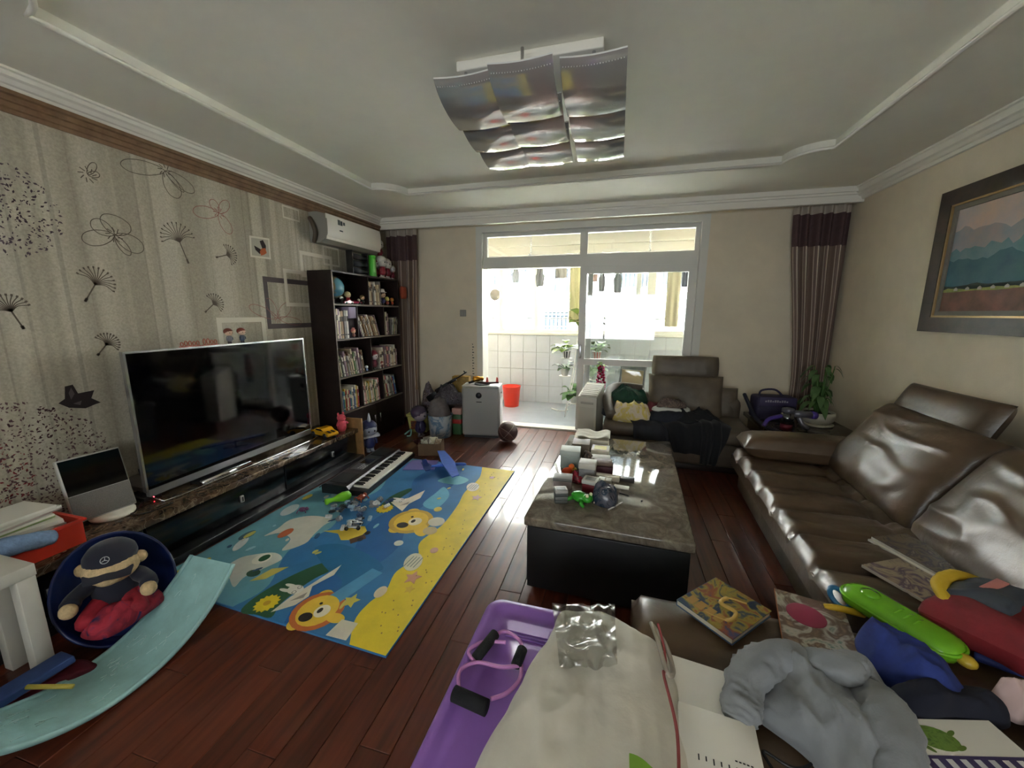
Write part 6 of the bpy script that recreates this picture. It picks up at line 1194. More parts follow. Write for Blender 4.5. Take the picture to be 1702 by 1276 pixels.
MB().rbox((-0.17, -0.1, 0), (0.2, 0.1, 0.24), 0.03, 3).build('body', PUR, vb); MB().rbox((-0.15, -0.106, 0.15), (0.18, -0.096, 0.24), 0.004).build('flap', mat('purple_flap', (58, 50, 84), 0.6), vb)
for k in range(10): MB().box((-0.1+k*0.021, -0.1085, 0.19), (-0.086+k*0.021, -0.106, 0.212 if k % 3 else 0.205)).build('letter_mark', mat('pale_letter', (150, 146, 156), 0.6), vb)
MB().tube(smooth_path([(-0.12, 0, 0.235), (-0.1, 0, 0.29), (0.02, 0, 0.3), (0.1, 0, 0.235)], 14), 0.01, 8).build('handle', PUR, vb)
vc = thing('vacuum_cleaner', 'grey and violet cordless vacuum cleaner lying on the corner table', 'vacuum cleaner', (1.60, 4.02, 0.45), R(10))
VG = mat('vacuum_grey', (110, 108, 116), 0.3, metal=0.4); VP = mat('vacuum_violet', (84, 62, 150), 0.3)
MB().cyl((-0.05, 0.0, 0.06), (-0.05, 0.0, 0.16), 0.055, 20).build('dust_bin', glass_mat('clear_plastic', (190, 190, 196), 0.15), vc); MB().cyl((-0.05, 0, 0.0), (-0.05, 0, 0.06), 0.05, 18).build('bin_base', mat('vacuum_red', (110, 34, 50), 0.4), vc)
MB().lathe([(0.03, 0.16), (0.05, 0.17), (0.05, 0.2), (0.02, 0.21)], 18, M=T(-0.05, 0, 0)).build('cyclone', VG, vc); MB().cyl((0.0, 0, 0.155), (0.16, 0.02, 0.14), 0.032, 16).build('motor', VG, vc); MB().cyl((0.16, 0.02, 0.14), (0.21, 0.025, 0.135), 0.036, 16).build('filter_cap', VP, vc)
MB().tube(smooth_path([(-0.1, 0, 0.13), (-0.22, -0.02, 0.1), (-0.27, -0.04, 0.04)], 10), 0.018, 10).build('nozzle', VP, vc); MB().tube(smooth_path([(0.05, 0.0, 0.12), (0.08, -0.03, 0.05), (0.12, -0.04, 0.02)], 10), 0.02, 10).build('grip', VG, vc)
o = MB().tube(smooth_path([(1.28, 4.36, 0.70), (1.29, 4.26, 0.64), (1.32, 4.08, 0.52), (1.39, 3.9, 0.47), (1.46, 3.86, 0.462)], 24), 0.018, 10).build('vacuum_hose', mat('navy_rubber', (26, 28, 46), 0.5)); tag(o, 'dark navy tube leaning between loveseat and corner table', 'tube')

# ------------------------------------------------------------------ coffee table
ct = thing('coffee_table', 'low coffee table with grey brown marble top and black base', 'table', (0.02, 2.56, 0), R(-2.6))
MB().rbox((-0.415, -0.745, 0.40), (0.415, 0.745, 0.45), 0.01, 3).build('marble_top', MARBLE_T, ct)
MB().box((-0.385, -0.70, 0.385), (0.385, 0.70, 0.40)).build('shadow_gap', BLACKPL, ct)
MB().rbox((-0.40, -0.72, 0.03), (0.40, 0.72, 0.385), 0.004).build('base', mat('black_slate', (26, 27, 29), 0.4), ct)
MB().box((-0.36, -0.68, 0.0), (0.36, 0.68, 0.03)).build('plinth', BLACKPL, ct)
for y in (-0.36, 0.36): MB().rbox((-0.408, y-0.34, 0.05), (-0.40, y+0.34, 0.37), 0.002).build('drawer_front', mat('black_slate', (26, 27, 29), 0.4), ct)
ZT = 0.4515
def cbox(name, label, x, y, sx, sy, sz, c, rz=0.0, z=ZT, cat='box', lid=None, top=None):
    m = mat('bx_%d_%d_%d' % c, c, 0.5, var=0.06, vs=12)
    t = thing(name, label, cat, (x, y, z), rz, 'clutter on the coffee table')
    MB().rbox((-sx/2, -sy/2, 0), (sx/2, sy/2, sz*(0.7 if lid else 1)), 0.003).build('body', m, t)
    if lid: MB().rbox((-sx/2-0.003, -sy/2-0.003, sz*0.7), (sx/2+0.003, sy/2+0.003, sz), 0.003).build('lid', mat('bx_%d_%d_%d' % lid, lid, 0.5), t)
    if top: MB().box((-sx*0.35, -sy*0.3, sz+0.0002), (sx*0.35, sy*0.3, sz+0.001)).build('label_patch', mat('bx_%d_%d_%d' % top, top, 0.5), t)
    return t
cbox('tissue_box', 'pale cream tissue carton at the far end of the coffee table', -0.16, 3.08, 0.27, 0.17, 0.07, (214, 206, 186), 0.03)
o = MB().grid(lambda u, v: Vector((-0.13+0.27*u, -0.1+0.2*v, 0.012*noise.noise(Vector((u*4, v*4, 1)))+0.008*math.sin(u*9)+0.012)), 20, 14).grid(lambda u, v: Vector((-0.13+0.27*u, -0.1+0.2*v, 0.012*noise.noise(Vector((u*4, v*4, 1)))+0.008*math.sin(u*9)+0.008)), 20, 14).build('paper_sheet', mat('grey_paper', (206, 202, 188), 0.7), loc=(-0.155, 3.09, 0.535)); tag(o, 'crumpled pale paper sheet lying on the cream tissue carton', 'paper', 'clutter on the coffee table')
cbox('card_box', 'taupe card box before the cream tissue carton', -0.225, 2.9, 0.13, 0.15, 0.085, (132, 120, 104), 0.02)
cbox('white_box', 'white box with yellow label on the coffee table', -0.08, 2.86, 0.13, 0.14, 0.06, (214, 208, 190), -0.03, top=(196, 186, 90))
cbox('medicine_box', 'pale box under the yellow labelled white box edge', -0.07, 2.70, 0.13, 0.09, 0.05, (186, 178, 160), 0.04)
cbox('tea_tin', 'grey green square tin with lid at the table left edge', -0.275, 2.6, 0.13, 0.12, 0.125, (140, 150, 144), 0.04, lid=(170, 178, 172))
cbox('dark_box', 'flat maroon box between tin and white cup box', -0.05, 2.57, 0.13, 0.1, 0.045, (74, 36, 44), -0.05)
cbox('brown_case', 'flat brown case lying on the flat maroon box', -0.05, 2.57, 0.12, 0.08, 0.025, (124, 104, 90), 0.06, ZT+0.047)
cbox('carton', 'grey printed carton with pale lid standing in the clutter middle', -0.14, 2.38, 0.1, 0.085, 0.13, (118, 116, 116), -0.06, lid=(196, 192, 180))
rd = thing('toy_duck', 'red and orange little plastic toy by the grey green tin', 'toy', (-0.275, 2.44, ZT), 0.6, 'clutter on the coffee table')
MB().sphere((0, 0, 0.024), (0.04, 0.03, 0.024), 14, 8).build('body', mat('orange_red', (216, 76, 30), 0.35), rd); MB().sphere((0.03, 0, 0.05), 0.02, 12, 8).build('head', mat('orange', (226, 110, 40), 0.35), rd); MB().sphere((0.05, 0.0, 0.03), (0.02, 0.022, 0.012), 10, 6).build('beak', mat('toy_yellow', (220, 190, 60), 0.35), rd)
o = pile(circ(-0.2, 2.36, 0.06, 0.05, 12), ZT, 0.045, 12, 0.03, 30, n=30, rings=8).build('red_pouch', cover_art('red_wrap', [(120, 24, 40), (170, 40, 60), (90, 30, 40), (196, 130, 120)], 30, 0.35)); tag(o, 'small crumpled red wrapper amid the coffee table clutter', 'wrapper', 'clutter on the coffee table')
cbox('grey_case', 'grey lidded case on the table left of the red wrapper', -0.28, 2.25, 0.11, 0.085, 0.07, (150, 136, 132), 0.06, lid=(112, 112, 108))
for k in range(4): cbox('card_deck', ['bottom', 'second', 'third', 'topmost'][k]+' deck in the grey card stack at table corner', -0.265, 2.055, 0.072, 0.062, 0.019, ((70, 74, 72), (96, 98, 96), (76, 80, 78), (170, 168, 162))[k], 0.25+0.03*k, ZT+k*0.0195, 'card deck', top=(90, 90, 92) if k == 3 else None)
cbox('red_cup_box', 'red box with silver lid in the clutter centre', -0.11, 2.24, 0.085, 0.08, 0.075, (120, 30, 40), -0.2, lid=(190, 188, 184), top=(140, 140, 140))
cbox('pen_box', 'long cream pen box on the coffee table', -0.02, 2.43, 0.16, 0.05, 0.03, (200, 194, 178), -0.12)
cbox('glue_box', 'short white box beside the red box', -0.03, 2.345, 0.08, 0.055, 0.04, (206, 202, 192), -0.15)
cbox('remote_control', 'dark remote control at the clutter right side', 0.095, 2.44, 0.11, 0.045, 0.022, (50, 44, 40), -0.1, cat='remote control')
cbox('white_card', 'small white card lying before the dark remote control', 0.07, 2.33, 0.09, 0.05, 0.006, (210, 206, 198), -0.1, cat='card')
fg = thing('toy_frog', 'bright green plastic toy animal before the card stack', 'toy', (-0.16, 2.08, ZT), -0.5, 'clutter on the coffee table')
GF = mat('frog_green', (60, 160, 50), 0.3)
MB().sphere((0, 0, 0.03), (0.055, 0.038, 0.03), 16, 9).build('body', GF, fg); MB().sphere((0.05, 0, 0.035), (0.03, 0.032, 0.024), 12, 8).build('head', GF, fg)
for sx in (-1, 1):
    for sy in (-1, 1): MB().tube([(sx*0.03, sy*0.03, 0.025), (sx*0.045, sy*0.055, 0.02), (sx*0.06, sy*0.05, 0.006)], [0.012, 0.011, 0.008], 8).build('leg', GF, fg)
for s in (-1, 1): MB().sphere((0.06, s*0.018, 0.058), 0.01, 8, 6).build('eye', mat('frog_eye', (230, 226, 180), 0.3), fg)
o = pile(circ(-0.02, 2.13, 0.085, 0.1, 14), ZT, 0.09, 14, 0.035, 20, n=40, rings=10, edge=2).build('plastic_bag', cover_art('dark_bag', [(30, 32, 44), (90, 90, 100), (44, 60, 76), (150, 146, 150)], 16, 0.25)); tag(o, 'knotted dark patterned plastic bag on the coffee table', 'bag', 'clutter on the coffee table')
o = MB().cyl((-0.08, 2.07, ZT+0.006), (-0.025, 2.25, ZT+0.085), 0.004, 8).build('stylus', mat('tan_stick', (170, 150, 130), 0.5)); tag(o, 'thin tan stick leaning across the dark plastic bag', 'stick', 'clutter on the coffee table')
o = MB().cyl((0.0, 2.02, ZT+0.004), (0.075, 2.125, ZT+0.004), 0.004, 8).build('white_stick', mat('white_stick', (206, 200, 196), 0.5)); tag(o, 'thin white stick lying on bare marble beside the bag', 'stick', 'clutter on the coffee table')
o = MB().cyl((0.06, 2.24, ZT+0.004), (0.11, 2.215, ZT+0.004), 0.004, 8).build('pen', BLACKPL); tag(o, 'short black pen lying beside the dark bag', 'pen', 'clutter on the coffee table')
o = MB().sphere((0.18, 2.17, ZT+0.005), 0.006, 8, 6).build('bead', BLACKPL); tag(o, 'single tiny black bead on the bare marble top', 'bead')
o = pile(circ(-0.16, 2.7, 0.05, 0.05, 15), ZT, 0.06, 15, 0.03, 30, n=26, rings=7).build('snack_bag', cover_art('brown_wrap', [(60, 44, 40), (120, 100, 86), (50, 38, 36), (90, 76, 66)], 30, 0.35)); tag(o, 'crumpled brown snack bag behind the grey carton', 'packet', 'clutter on the coffee table')
o = MB().rbox((-0.012, -0.012, 0), (0.012, 0.012, 0.075), 0.003).build('lip_balm', BLACKPL, loc=(-0.19, 2.86+0.12, 0.0)); o.location = (-0.265, 2.74, ZT); tag(o, 'small black upright tube by the taupe card box', 'tube', 'clutter on the coffee table')

# ------------------------------------------------------------------ painting on the right wall
pc = thing('painting', 'landscape painting of blue mountains in wide dark wooden frame', 'painting', (XR, 2.78, 1.384))
def pf(a0, a1, z0, z1, t, d0, d1, m, nm):
    mb = MB(); mb.box((-d1, a0, z1-t), (-d0, a1, z1)).box((-d1, a0, z0), (-d0, a1, z0+t)).box((-d1, a0, z0+t), (-d0, a0+t, z1-t)).box((-d1, a1-t, z0+t), (-d0, a1, z1-t)); return mb.build(nm, m, pc)
FW = mat('frame_dark_wood', (62, 46, 36), 0.4, c2=(44, 32, 26), vs=16)
A0, A1, Z1 = -0.8, 0.795, 0.945
pf(A0, A1, 0, Z1, 0.10, 0.0, 0.045, FW, 'frame'); pf(A0+0.1, A1-0.1, 0.1, Z1-0.1, 0.012, 0.0, 0.04, mat('frame_gold', (170, 140, 96), 0.35, metal=0.5), 'gold_bead'); pf(A0+0.112, A1-0.112, 0.112, Z1-0.112, 0.03, 0.0, 0.03, mat('frame_linen', (120, 114, 104), 0.8), 'liner')
ca0, ca1, cz0, cz1 = A0+0.142, A1-0.142, 0.142, Z1-0.142; hh = cz1-cz0
MB().box((-0.018, ca0, cz0), (0.0, ca1, cz1)).build('canvas', mat('paint_sky', (214, 180, 160), 0.6, c2=(178, 172, 176), vs=4), pc)
def band(nm, base, amp, seed, c, d, lo=0.0, c2=None):
    n = 36; top = [(ca0+(ca1-ca0)*i/n, cz0+hh*(base+amp*noise.noise(Vector((i*0.22, seed, 0)))+amp*0.4*noise.noise(Vector((i*0.7, seed, 3))))) for i in range(n+1)]
    vs = [(-0.018-d, y, z) for y, z in top]+[(-0.018-d, y, cz0+hh*lo) for y, z in top]; fs = [(i, i+1, n+2+i, n+1+i) for i in range(n)]
    MB().add(vs, fs).build(nm, mat('paint_'+nm, c, 0.6, c2=c2, vs=7), pc)
band('painted_far_mountain', 0.78, 0.12, 2, (136, 148, 158), 0.0008, c2=(170, 152, 146)); band('painted_mid_mountain', 0.62, 0.14, 5, (84, 130, 138), 0.0016, c2=(116, 142, 146)); band('painted_near_mountain', 0.50, 0.1, 9, (48, 92, 110), 0.0024, c2=(66, 112, 118))
band('painted_trees', 0.25, 0.03, 12, (40, 54, 48), 0.0032); band('painted_meadow', 0.215, 0.03, 14, (176, 176, 84), 0.004, c2=(90, 104, 60)); band('painted_field', 0.19, 0.01, 17, (134, 88, 70), 0.0048, c2=(90, 66, 52))
for k in range(6): MB().prism([(0, 0), (0.03, 0), (0.03, 0.012), (0.015, 0.022), (0, 0.012)], 0, 0.001, M=Matrix.Translation((-0.0236, ca1-0.12-k*0.09, cz0+hh*0.2)) @ Matrix(((0, 0, -1, 0), (1, 0, 0, 0), (0, 1, 0, 0), (0, 0, 0, 1)))).build('painted_house', mat('paint_house', (176, 170, 156), 0.6), pc)

# ------------------------------------------------------------------ foreground: purple box, quilt, books, clothes
px = thing('storage_bin', 'large purple plastic storage bin with ridged lid beside the sofa', 'storage bin', (-0.175, 0.80, 0), R(-1))
PU = mat('purple_plastic', (150, 106, 190), 0.3, var=0.03, vs=4)
MB().add([(-0.21, -0.43, 0), (0.21, -0.43, 0), (0.21, 0.43, 0), (-0.21, 0.43, 0), (-0.245, -0.47, 0.35), (0.245, -0.47, 0.35), (0.245, 0.47, 0.35), (-0.245, 0.47, 0.35)], [(0, 3, 2, 1), (4, 5, 6, 7), (0, 1, 5, 4), (1, 2, 6, 5), (2, 3, 7, 6), (3, 0, 4, 7)]).build('body', PU, px)
def rrect(sx, sy, r, n=6):
    out = []
    for cx, cy, a in ((sx-r, sy-r, 0), (-sx+r, sy-r, 90), (-sx+r, -sy+r, 180), (sx-r, -sy+r, 270)): out += [(cx+r*math.cos(R(a+90*i/n)), cy+r*math.sin(R(a+90*i/n))) for i in range(n+1)]
    return out
def loft(rings, m, nm, parent):
    mb = MB(); k = len(rings[0]); vs = [p for r in rings for p in r]; fs = []
    for j in range(len(rings)-1):
        for i in range(k): fs.append((j*k+i, j*k+(i+1) % k, (j+1)*k+(i+1) % k, (j+1)*k+i))
    fs.append(tuple(reversed(range(k)))); fs.append(tuple((len(rings)-1)*k+i for i in range(k)))
    return mb.add(vs, fs, 0, True).build(nm, m, parent)
def rg(sx, sy, r, z): return [(x, y, z) for x, y in rrect(sx, sy, r)]
ld = loft([rg(0.262, 0.495, 0.06, 0.345), rg(0.268, 0.50, 0.06, 0.35), rg(0.268, 0.50, 0.06, 0.385), rg(0.262, 0.494, 0.058, 0.393), rg(0.236, 0.468, 0.045, 0.393), rg(0.226, 0.458, 0.04, 0.378), rg(0.19, 0.42, 0.04, 0.376), rg(0.184, 0.412, 0.04, 0.384), rg(0.02, 0.05, 0.01, 0.385)], PU, 'lid', px)
MB().rbox((-0.014, -0.40, 0.381), (-0.008, 0.40, 0.3865), 0.001).build('lid_rib', PU, ld); MB().lathe([(0.045, 0.379), (0.05, 0.388), (0.03, 0.391)], 24, M=T(-0.05, 0.27, 0)).build('lid_boss', PU, ld)
for k in range(3): MB().rbox((-0.16+0.0*k, 0.36-0.012*k, 0.383), (0.0, 0.364-0.012*k, 0.388), 0.001).build('lid_ridge', PU, ld)
for s in (-1, 1): MB().rbox((s*0.268-0.012, -0.1, 0.30), (s*0.268+0.012, 0.1, 0.35), 0.006).build('latch', mat('purple_dark', (120, 80, 160), 0.35), px)
eb = thing('exercise_band', 'pink exercise band with black foam grips lying on the purple lid', 'exercise band', (-0.33, 0.97, 0.398))
def tb_(pts, r, nm, m): MB().tube(smooth_path(pts, 40), r, 8).build(nm, m, eb)
PKB = mat('pink_tube', (196, 130, 190), 0.35); FOAM = mat('black_foam', (20, 20, 22), 0.9, bump=0.4, bs=200)
tb_([(-0.04, 0.115, 0.01), (0.0, 0.16, 0.012), (0.06, 0.14, 0.01), (0.085, 0.09, 0.01)], 0.006, 'tube', PKB); tb_([(-0.055, 0.02, 0.01), (-0.09, 0.055, 0.01), (-0.055, 0.1, 0.011), (0.02, 0.11, 0.02)], 0.006, 'tube', PKB)
tb_([(-0.07, -0.075, 0.01), (-0.09, -0.02, 0.01), (-0.05, 0.02, 0.012), (0.03, 0.025, 0.012), (0.085, 0.045, 0.012)], 0.006, 'tube', PKB); tb_([(0.03, -0.08, 0.01), (0.07, -0.05, 0.01), (0.095, 0.0, 0.01), (0.09, 0.05, 0.01)], 0.006, 'tube', PKB)
for a, b, r in (((-0.055, 0.03, 0.017), (-0.025, 0.135, 0.018), 0.017), ((0.075, 0.04, 0.017), (0.08, 0.1, 0.017), 0.017), ((-0.075, -0.1, 0.02), (0.03, -0.115, 0.02), 0.021)):
    MB().cyl(a, b, r, 16).build('foam_grip', FOAM, eb)
# quilt
QM = mat('quilt_white', (206, 200, 186), 0.9, var=0.04, vs=5, sheen=0.2, bump=0.3, bs=40)
qo = [(-0.15, 1.24), (-0.02, 1.265), (0.10, 1.225), (0.19, 1.17), (0.22, 1.0), (0.235, 0.8), (0.24, 0.5), (0.1, 0.34), (-0.2, 0.36), (-0.27, 0.55), (-0.275, 0.7), (-0.24, 0.86), (-0.20, 1.02), (-0.17, 1.14)]
qt = thing('quilt', 'thick white folded quilt lying on the purple lid and sofa edge', 'quilt', (0, 0, 0))
pile(qo, 0.402, 0.122, 2, 0.022, 8.5, stretch=(1.3, 0.7), n=120, rings=34, edge=5).build('folded_layer', QM, qt)
MB().tube(smooth_path([(0.165, 1.13, 0.56), (0.185, 1.10, 0.50), (0.18, 1.02, 0.5), (0.165, 0.96, 0.55), (0.175, 0.8, 0.57), (0.16, 0.66, 0.572)], 40), 0.004, 6).build('piping', mat('red_piping', (140, 60, 60), 0.8), qt)
MB().tube(smooth_path([(0.15, 1.16, 0.53), (0.19, 1.12, 0.5), (0.205, 1.05, 0.48), (0.18, 1.0, 0.52), (0.16, 1.08, 0.55)], 30), 0.007, 8, closed=True).build('loop', mat('quilt_loop_taupe', (150, 140, 128), 0.9), qt)  # loop in a darker taupe than the quilt cloth
o = MB().grid(lambda u, v: Vector((0.07+0.065*u, 0.64+0.09*v*(1-0.5*u), 0.562+0.03*u*v+0.006*math.sin(u*5))), 8, 8).grid(lambda u, v: Vector((0.07+0.065*u, 0.64+0.09*v*(1-0.5*u), 0.558+0.03*u*v+0.006*math.sin(u*5))), 8, 8).build('green_bag', mat('leaf_green_cloth', (110, 150, 40), 0.7)); tag(o, 'small leaf green cloth corner lying on the quilt', 'cloth')
PLM = glass_mat('thin_plastic', (238, 238, 236), 0.10, 0.15)
def pbag(u, v, s):
    x = -0.165+0.20*u*(1-0.25*v)+0.06*v; y = 1.13-0.23*v+0.05*u; e = min(1, 6*min(u, 1-u, v, 1-v)); return Vector((x, y, 0.548+0.012*s*e+0.012*noise.noise(Vector((u*5, v*5, s*2)))+0.012*ridged(Vector((u*4, v*4, 7)))))
o = MB().grid(lambda u, v: pbag(u, v, 0), 26, 26).grid(lambda u, v: pbag(u, v, 1), 26, 26).build('clear_plastic_bag', PLM); tag(o, 'crumpled clear plastic bag lying on the white quilt', 'plastic bag')
# papers, books
def book(name, label, x, y, z, sx, sy, sz, rz, art, spine, group=None, rx=0.0):
    t = thing(name, label, 'book', (x, y, z), rz, group); t.rotation_euler = (rx, 0, rz); c = 0.0025
    MB().box((-sx/2, -sy/2, 0), (sx/2, sy/2, c)).build('back_cover', spine, t); MB().box((-sx/2, -sy/2, sz-c), (sx/2, sy/2, sz)).build('front_cover', art, t)
    MB().box((-sx/2-0.0015, -sy/2, 0), (-sx/2, sy/2, sz)).build('spine', spine, t); MB().box((-sx/2, -sy/2+0.004, c), (sx/2-0.004, sy/2-0.004, sz-c)).build('pages', PAGES, t); return t
ZS = 0.427
b1 = book('picture_book', 'square picture book with gold swirl and blue blocks cover', 0.425, 1.415, ZS, 0.21, 0.245, 0.024, R(-44), cover_art('swirl_cover', [(36, 50, 90), (48, 66, 84), (150, 132, 56), (140, 74, 44), (50, 70, 110)], 14), mat('book_blue_spine', (70, 90, 120), 0.5))
MB().tube(smooth_path([(-0.02, -0.09, 0.0245), (0.05, -0.06, 0.0245), (0.045, 0.0, 0.0245), (-0.01, 0.0, 0.0245), (-0.01, 0.05, 0.0245), (0.04, 0.08, 0.0245)], 30), [0.002]*6+[0.008]*18+[0.004]*7, 6).build('swirl', mat('gold_print', (196, 160, 84), 0.4), b1)
for k in range(4): MB().box((-0.09+0.035*k, -0.095, 0.0241), (-0.062+0.035*k, -0.05, 0.0248)).build('title_block', mat('ochre_print', (170, 130, 60), 0.4), b1)
b2 = book('comic_book', 'thin comic with pink bubble and green cover half under grey sweatshirt', 0.715, 1.42, ZS+0.002, 0.21, 0.28, 0.012, R(-14), cover_art('bubble_cover', [(150, 128, 104), (104, 84, 74), (176, 172, 160), (84, 120, 112)], 12), mat('book_orange_spine', (180, 110, 70), 0.5))
MB().lathe([(0.06, 0.0122), (0.058, 0.0128)], 24, M=T(-0.02, 0.03, 0)).build('bubble_print', mat('magenta_print', (150, 50, 80), 0.4), b2)
book('comic_book', 'dark comic lying nearest the back cushion on the sofa', 1.40, 2.05, ZS-0.01, 0.20, 0.28, 0.01, R(24), cover_art('dark_cover', [(50, 50, 44), (110, 100, 84), (70, 60, 76), (150, 140, 120)], 14), mat('book_white_spine', (200, 196, 188), 0.5), rx=0.03)
book('comic_book', 'thin white edged book under the dark comic on sofa', 1.385, 2.045, ZS-0.022, 0.20, 0.28, 0.01, R(20), mat('paper_white', (226, 222, 212)), mat('book_white_spine', (200, 196, 188), 0.5))
book('comic_book', 'purple and cream manga lying before the dark comic', 1.24, 1.80, ZS-0.012, 0.21, 0.28, 0.012, R(28), cover_art('manga_cover', [(70, 50, 80), (170, 156, 130), (90, 70, 96), (200, 190, 166)], 11), mat('book_white_spine', (200, 196, 188), 0.5))
wp = thing('paper_box', 'white flat box with small dark print beside the quilt', 'box', (0.29, 0.90, ZS), R(-6))
MB().rbox((-0.09, -0.16, 0), (0.09, 0.055, 0.05), 0.003).build('body', PAPER, wp)
for k in range(5): MB().box((0.03+k*0.008, -0.055, 0.0502), (0.035+k*0.008, -0.052, 0.0507)).build('print_mark', BLACKPL, wp)
for k in range(6): MB().box((-0.05+k*0.016, -0.082+0.003*(k % 2), 0.0502), (-0.047+k*0.016, -0.068, 0.0507)).build('print_glyph', BLACKPL, wp)
wp2 = thing('paper_sheet', 'white paper sheet lying behind the white box', 'paper', (0.29, 1.055, ZS), R(-8)); MB().box((-0.12, -0.095, 0), (0.12, 0.095, 0.004)).build('sheet', PAPER, wp2)
for k in range(9): MB().box((-0.05+k*0.014, -0.09, 0.0042), (-0.042+k*0.014, -0.086, 0.0046)).build('print_mark', mat('print_tan', (120, 110, 96), 0.7), wp2)
b5 = book('hardcover_book', 'white hardcover with green animal picture and violet band', 0.86, 0.98, ZS, 0.33, 0.25, 0.028, R(14), mat('paper_white', (226, 222, 212)), mat('book_white_spine', (200, 196, 188), 0.5))
zc = 0.0285
MB().prism(ell(-0.02, 0.078, 0.05, 0.03, R(-10)), zc-0.001, zc+0.0003).build('printed_body', cover_art('green_animal', [(60, 90, 40), (110, 140, 60), (80, 110, 44)], 40), b5)
MB().prism(ell(-0.065, 0.095, 0.022, 0.014, R(20)), zc-0.001, zc+0.0004).build('printed_head', mat('green_print', (96, 120, 50), 0.5), b5)
for a, b in ((-0.06, 0.055), (0.02, 0.055), (0.03, 0.09), (-0.03, 0.105)): MB().prism(ell(a, b, 0.014, 0.005, R(40*(a*20))), zc-0.001, zc+0.00035).build('printed_leg', mat('green_print', (96, 120, 50), 0.5), b5)
MB().box((-0.155, -0.09, zc-0.001), (0.155, 0.038, zc+0.0003)).build('violet_band', mat('violet_print', (66, 56, 96), 0.5), b5)
for k in range(9): MB().box((-0.145+k*0.033, 0.01, zc+0.0003), (-0.13+k*0.033, 0.03, zc+0.0007)).build('band_glyph', mat('white_print', (206, 204, 206), 0.5), b5)
# cable
o = MB().tube(smooth_path([(0.40, 0.985, ZS+0.004), (0.45, 1.02, ZS+0.004), (0.51, 1.0, ZS+0.004), (0.52, 0.94, ZS+0.004), (0.46, 0.9, ZS+0.006), (0.40, 0.92, ZS+0.008), (0.42, 0.86, ZS+0.006)], 50), 0.004, 6).build('cable_loop', BLACKPL); tag(o, 'black cable looped on the leather seat beside the white box', 'cable')
# clothes in the right foreground
GC = mat('grey_sweatshirt', (128, 130, 134), 0.95, var=0.05, vs=6, sheen=0.15, bump=0.15, bs=200)
gs = thing('sweatshirt', 'grey sweatshirt crumpled on the leather seat with hanging sleeve', 'clothes', (0, 0, 0))
pile([(0.40, 1.02), (0.44, 1.10), (0.52, 1.17), (0.62, 1.20), (0.72, 1.17), (0.75, 1.06), (0.70, 0.92), (0.62, 0.78), (0.55, 0.80), (0.50, 0.93)], ZS+0.004, 0.10, 4, 0.045, 11, stretch=(1.2, 0.8), n=110, rings=30, edge=3.0).build('body', GC, gs)
wtube([(0.62, 1.17, 0.475), (0.50, 1.15, 0.50), (0.41, 1.08, 0.495), (0.37, 1.0, 0.475), (0.345, 0.955, 0.462)], [0.055, 0.06, 0.052, 0.045, 0.05, 0.03], 2, 0.22, flat=0.75).build('sleeve', GC, gs)
wtube([(0.71, 1.12, 0.49), (0.69, 1.0, 0.515), (0.65, 0.9, 0.50), (0.62, 0.8, 0.47), (0.60, 0.70, 0.455)], [0.05, 0.062, 0.056, 0.05, 0.042, 0.03], 5, 0.2, flat=0.7).build('sleeve', GC, gs)
wtube([(0.56, 1.19, 0.48), (0.64, 1.13, 0.53), (0.70, 1.16, 0.52), (0.74, 1.1, 0.48)], [0.035, 0.045, 0.04, 0.03], 9, 0.25, flat=0.8).build('hood', GC, gs)
heap('blue_garment', 'bright royal blue garment heaped beside the lime green case', [(0.80, 1.36), (0.86, 1.42), (0.93, 1.38), (1.0, 1.25), (0.97, 1.16), (0.86, 1.18), (0.79, 1.26)], ZS, 0.09, mat('royal_blue', (38, 56, 130), 0.85, var=0.2, vs=8), 21, 0.05, 12, group='clothes on the chaise')
heap('navy_garment', 'very dark navy garment between grey sweatshirt and white hardcover', [(0.78, 1.17), (0.88, 1.215), (1.0, 1.23), (1.07, 1.2), (1.04, 1.155), (0.92, 1.13), (0.82, 1.105)], ZS, 0.075, mat('dark_navy', (22, 24, 40), 0.9), 23, 0.04, 12, group='clothes on the chaise')
heap('pink_cloth', 'small pale pink cloth strip beside the dark navy garment', [(1.06, 1.24), (1.13, 1.26), (1.16, 1.21), (1.08, 1.18)], ZS, 0.06, mat('pale_pink', (190, 164, 160), 0.9), 25, 0.03, 20, group='clothes on the chaise')
heap('brown_garment', 'dark brown fabric at the right end of the seat', [(1.08, 1.14), (1.22, 1.2), (1.3, 1.05), (1.2, 0.95), (1.1, 1.0)], ZS, 0.07, mat('dark_brown_cloth', (48, 38, 32), 0.9), 27, 0.04, 12, group='clothes on the chaise')
gcs = thing('toy_case', 'lime green ribbed plastic toy case with handle on the sofa', 'toy case', (0.975, 1.47, ZS+0.02), R(-58)); gcs.scale = (0.85, 0.9, 0.9)
LG = mat('lime_shiny', (116, 186, 36), 0.2, coat=0.4, var=0.06, vs=6)
loft([rg(0.17, 0.055, 0.05, 0.0), rg(0.185, 0.07, 0.06, 0.012), rg(0.19, 0.075, 0.065, 0.04), rg(0.178, 0.064, 0.055, 0.06), rg(0.15, 0.045, 0.04, 0.066)], LG, 'shell', gcs)
MB().tube([(x, y, 0.042) for x, y in rrect(0.19, 0.075, 0.065)], 0.006, 8, closed=True).build('rim', LG, gcs)
for x in (0.0, 0.03, 0.06): MB().tube([(x, -0.06, 0.056), (x, 0, 0.069), (x, 0.06, 0.056)], 0.004, 6).build('rib', LG, gcs)
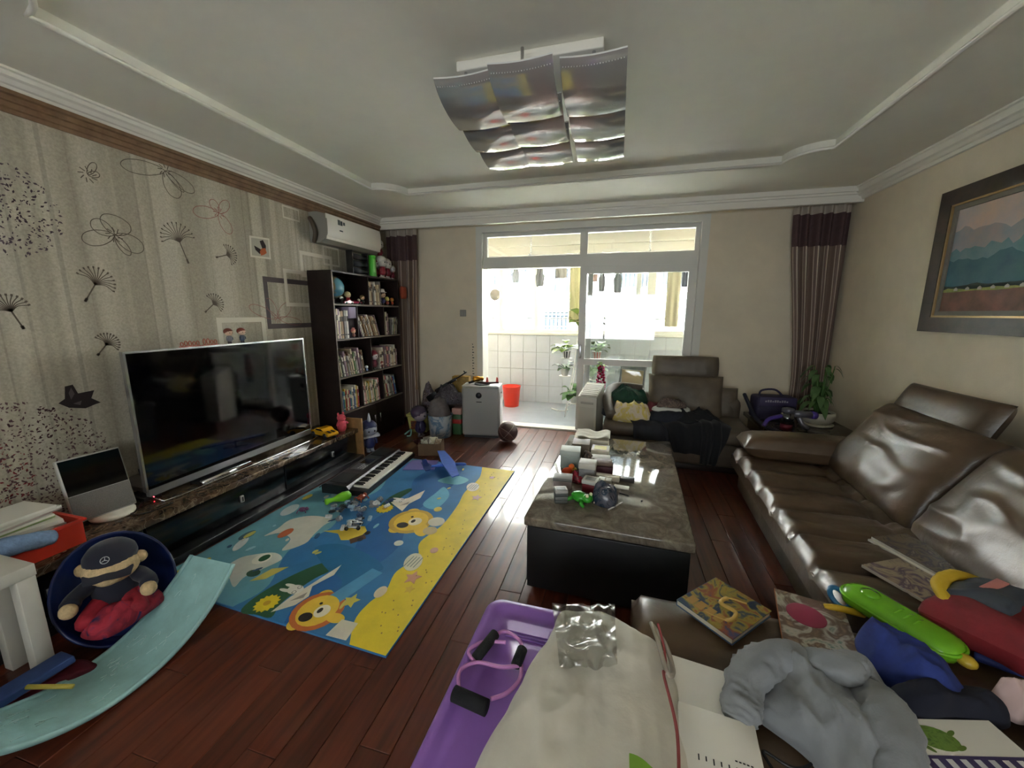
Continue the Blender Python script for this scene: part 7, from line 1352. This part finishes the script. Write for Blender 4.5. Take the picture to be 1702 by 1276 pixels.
MB().lathe([(0.03, 0.064), (0.034, 0.07), (0.02, 0.072)], 20, M=T(-0.1, 0, 0)).build('cap', LG, gcs); MB().sphere((0.20, 0.0, 0.03), (0.03, 0.025, 0.02), 12, 8).build('tip', mat('mustard', (190, 160, 50), 0.4), gcs)
trg = thing('toy_rings', 'yellow strap and blue ring toy beside the lime green case', 'toy', (0.83, 1.55, ZS), 0.4)
MB().tube([(0.03*math.cos(a)+0.02, 0.03*math.sin(a), 0.035+0.02*math.sin(a)) for a in [k*PI/8 for k in range(16)]], 0.009, 8, closed=True).build('ring', mat('blue_ring', (50, 110, 150), 0.35), trg); MB().tube(smooth_path([(-0.05, -0.01, 0.01), (-0.02, -0.03, 0.02), (0.03, -0.05, 0.015), (0.06, -0.06, 0.01)], 16), 0.012, 8).build('strap', mat('yellow_strap', (206, 170, 40), 0.5), trg)
bgk = thing('backpack', 'red yellow blue and grey child backpack slumped on the sofa', 'backpack', (1.26, 1.48, ZS), R(30))
bk0 = MB(); pillow(0.36, 0.26, 0.16, 31, 0.02, 30, T(0, 0, 0.075, R(-8), R(6), 0), bk0, e=0.3, pinch=0.05, ws=9); bk0.build('body', mat('backpack_red', (124, 28, 36), 0.7, var=0.12, vs=10, bump=0.2, bs=120), bgk)
bk1 = MB(); pillow(0.28, 0.17, 0.09, 33, 0.014, 24, T(0.03, 0.05, 0.125, R(-14), R(6), 0.1), bk1, e=0.3, pinch=0.05, ws=11); bk1.build('grey_pocket', mat('backpack_grey', (60, 66, 76), 0.7, var=0.1, vs=10), bgk)
bk2 = MB(); pillow(0.26, 0.15, 0.08, 35, 0.014, 24, T(0.06, -0.10, 0.07, R(20), 0, -0.1), bk2, e=0.3, pinch=0.05, ws=11); bk2.build('blue_pocket', mat('backpack_blue', (36, 50, 116), 0.7, var=0.1, vs=10), bgk)
wtube([(-0.14, 0.06, 0.12), (-0.08, 0.13, 0.15), (0.04, 0.15, 0.15), (0.15, 0.13, 0.12)], [0.016, 0.022, 0.022, 0.014], 3, 0.12, flat=0.7).build('yellow_trim', mat('backpack_yellow', (200, 166, 40), 0.6), bgk)
MB().tube(smooth_path([(-0.17, -0.02, 0.03), (-0.12, -0.13, 0.05), (0.04, -0.19, 0.03)], 16), 0.013, 8).build('strap', mat('backpack_blue', (36, 50, 116), 0.7), bgk)
MB().rbox((-0.03, 0.02, 0.172), (0.09, 0.05, 0.178), 0.002, M=T(0.02, 0.02, 0, 0, 0, 0.1)).build('badge', mat('badge_pink', (190, 120, 116), 0.6), bgk)
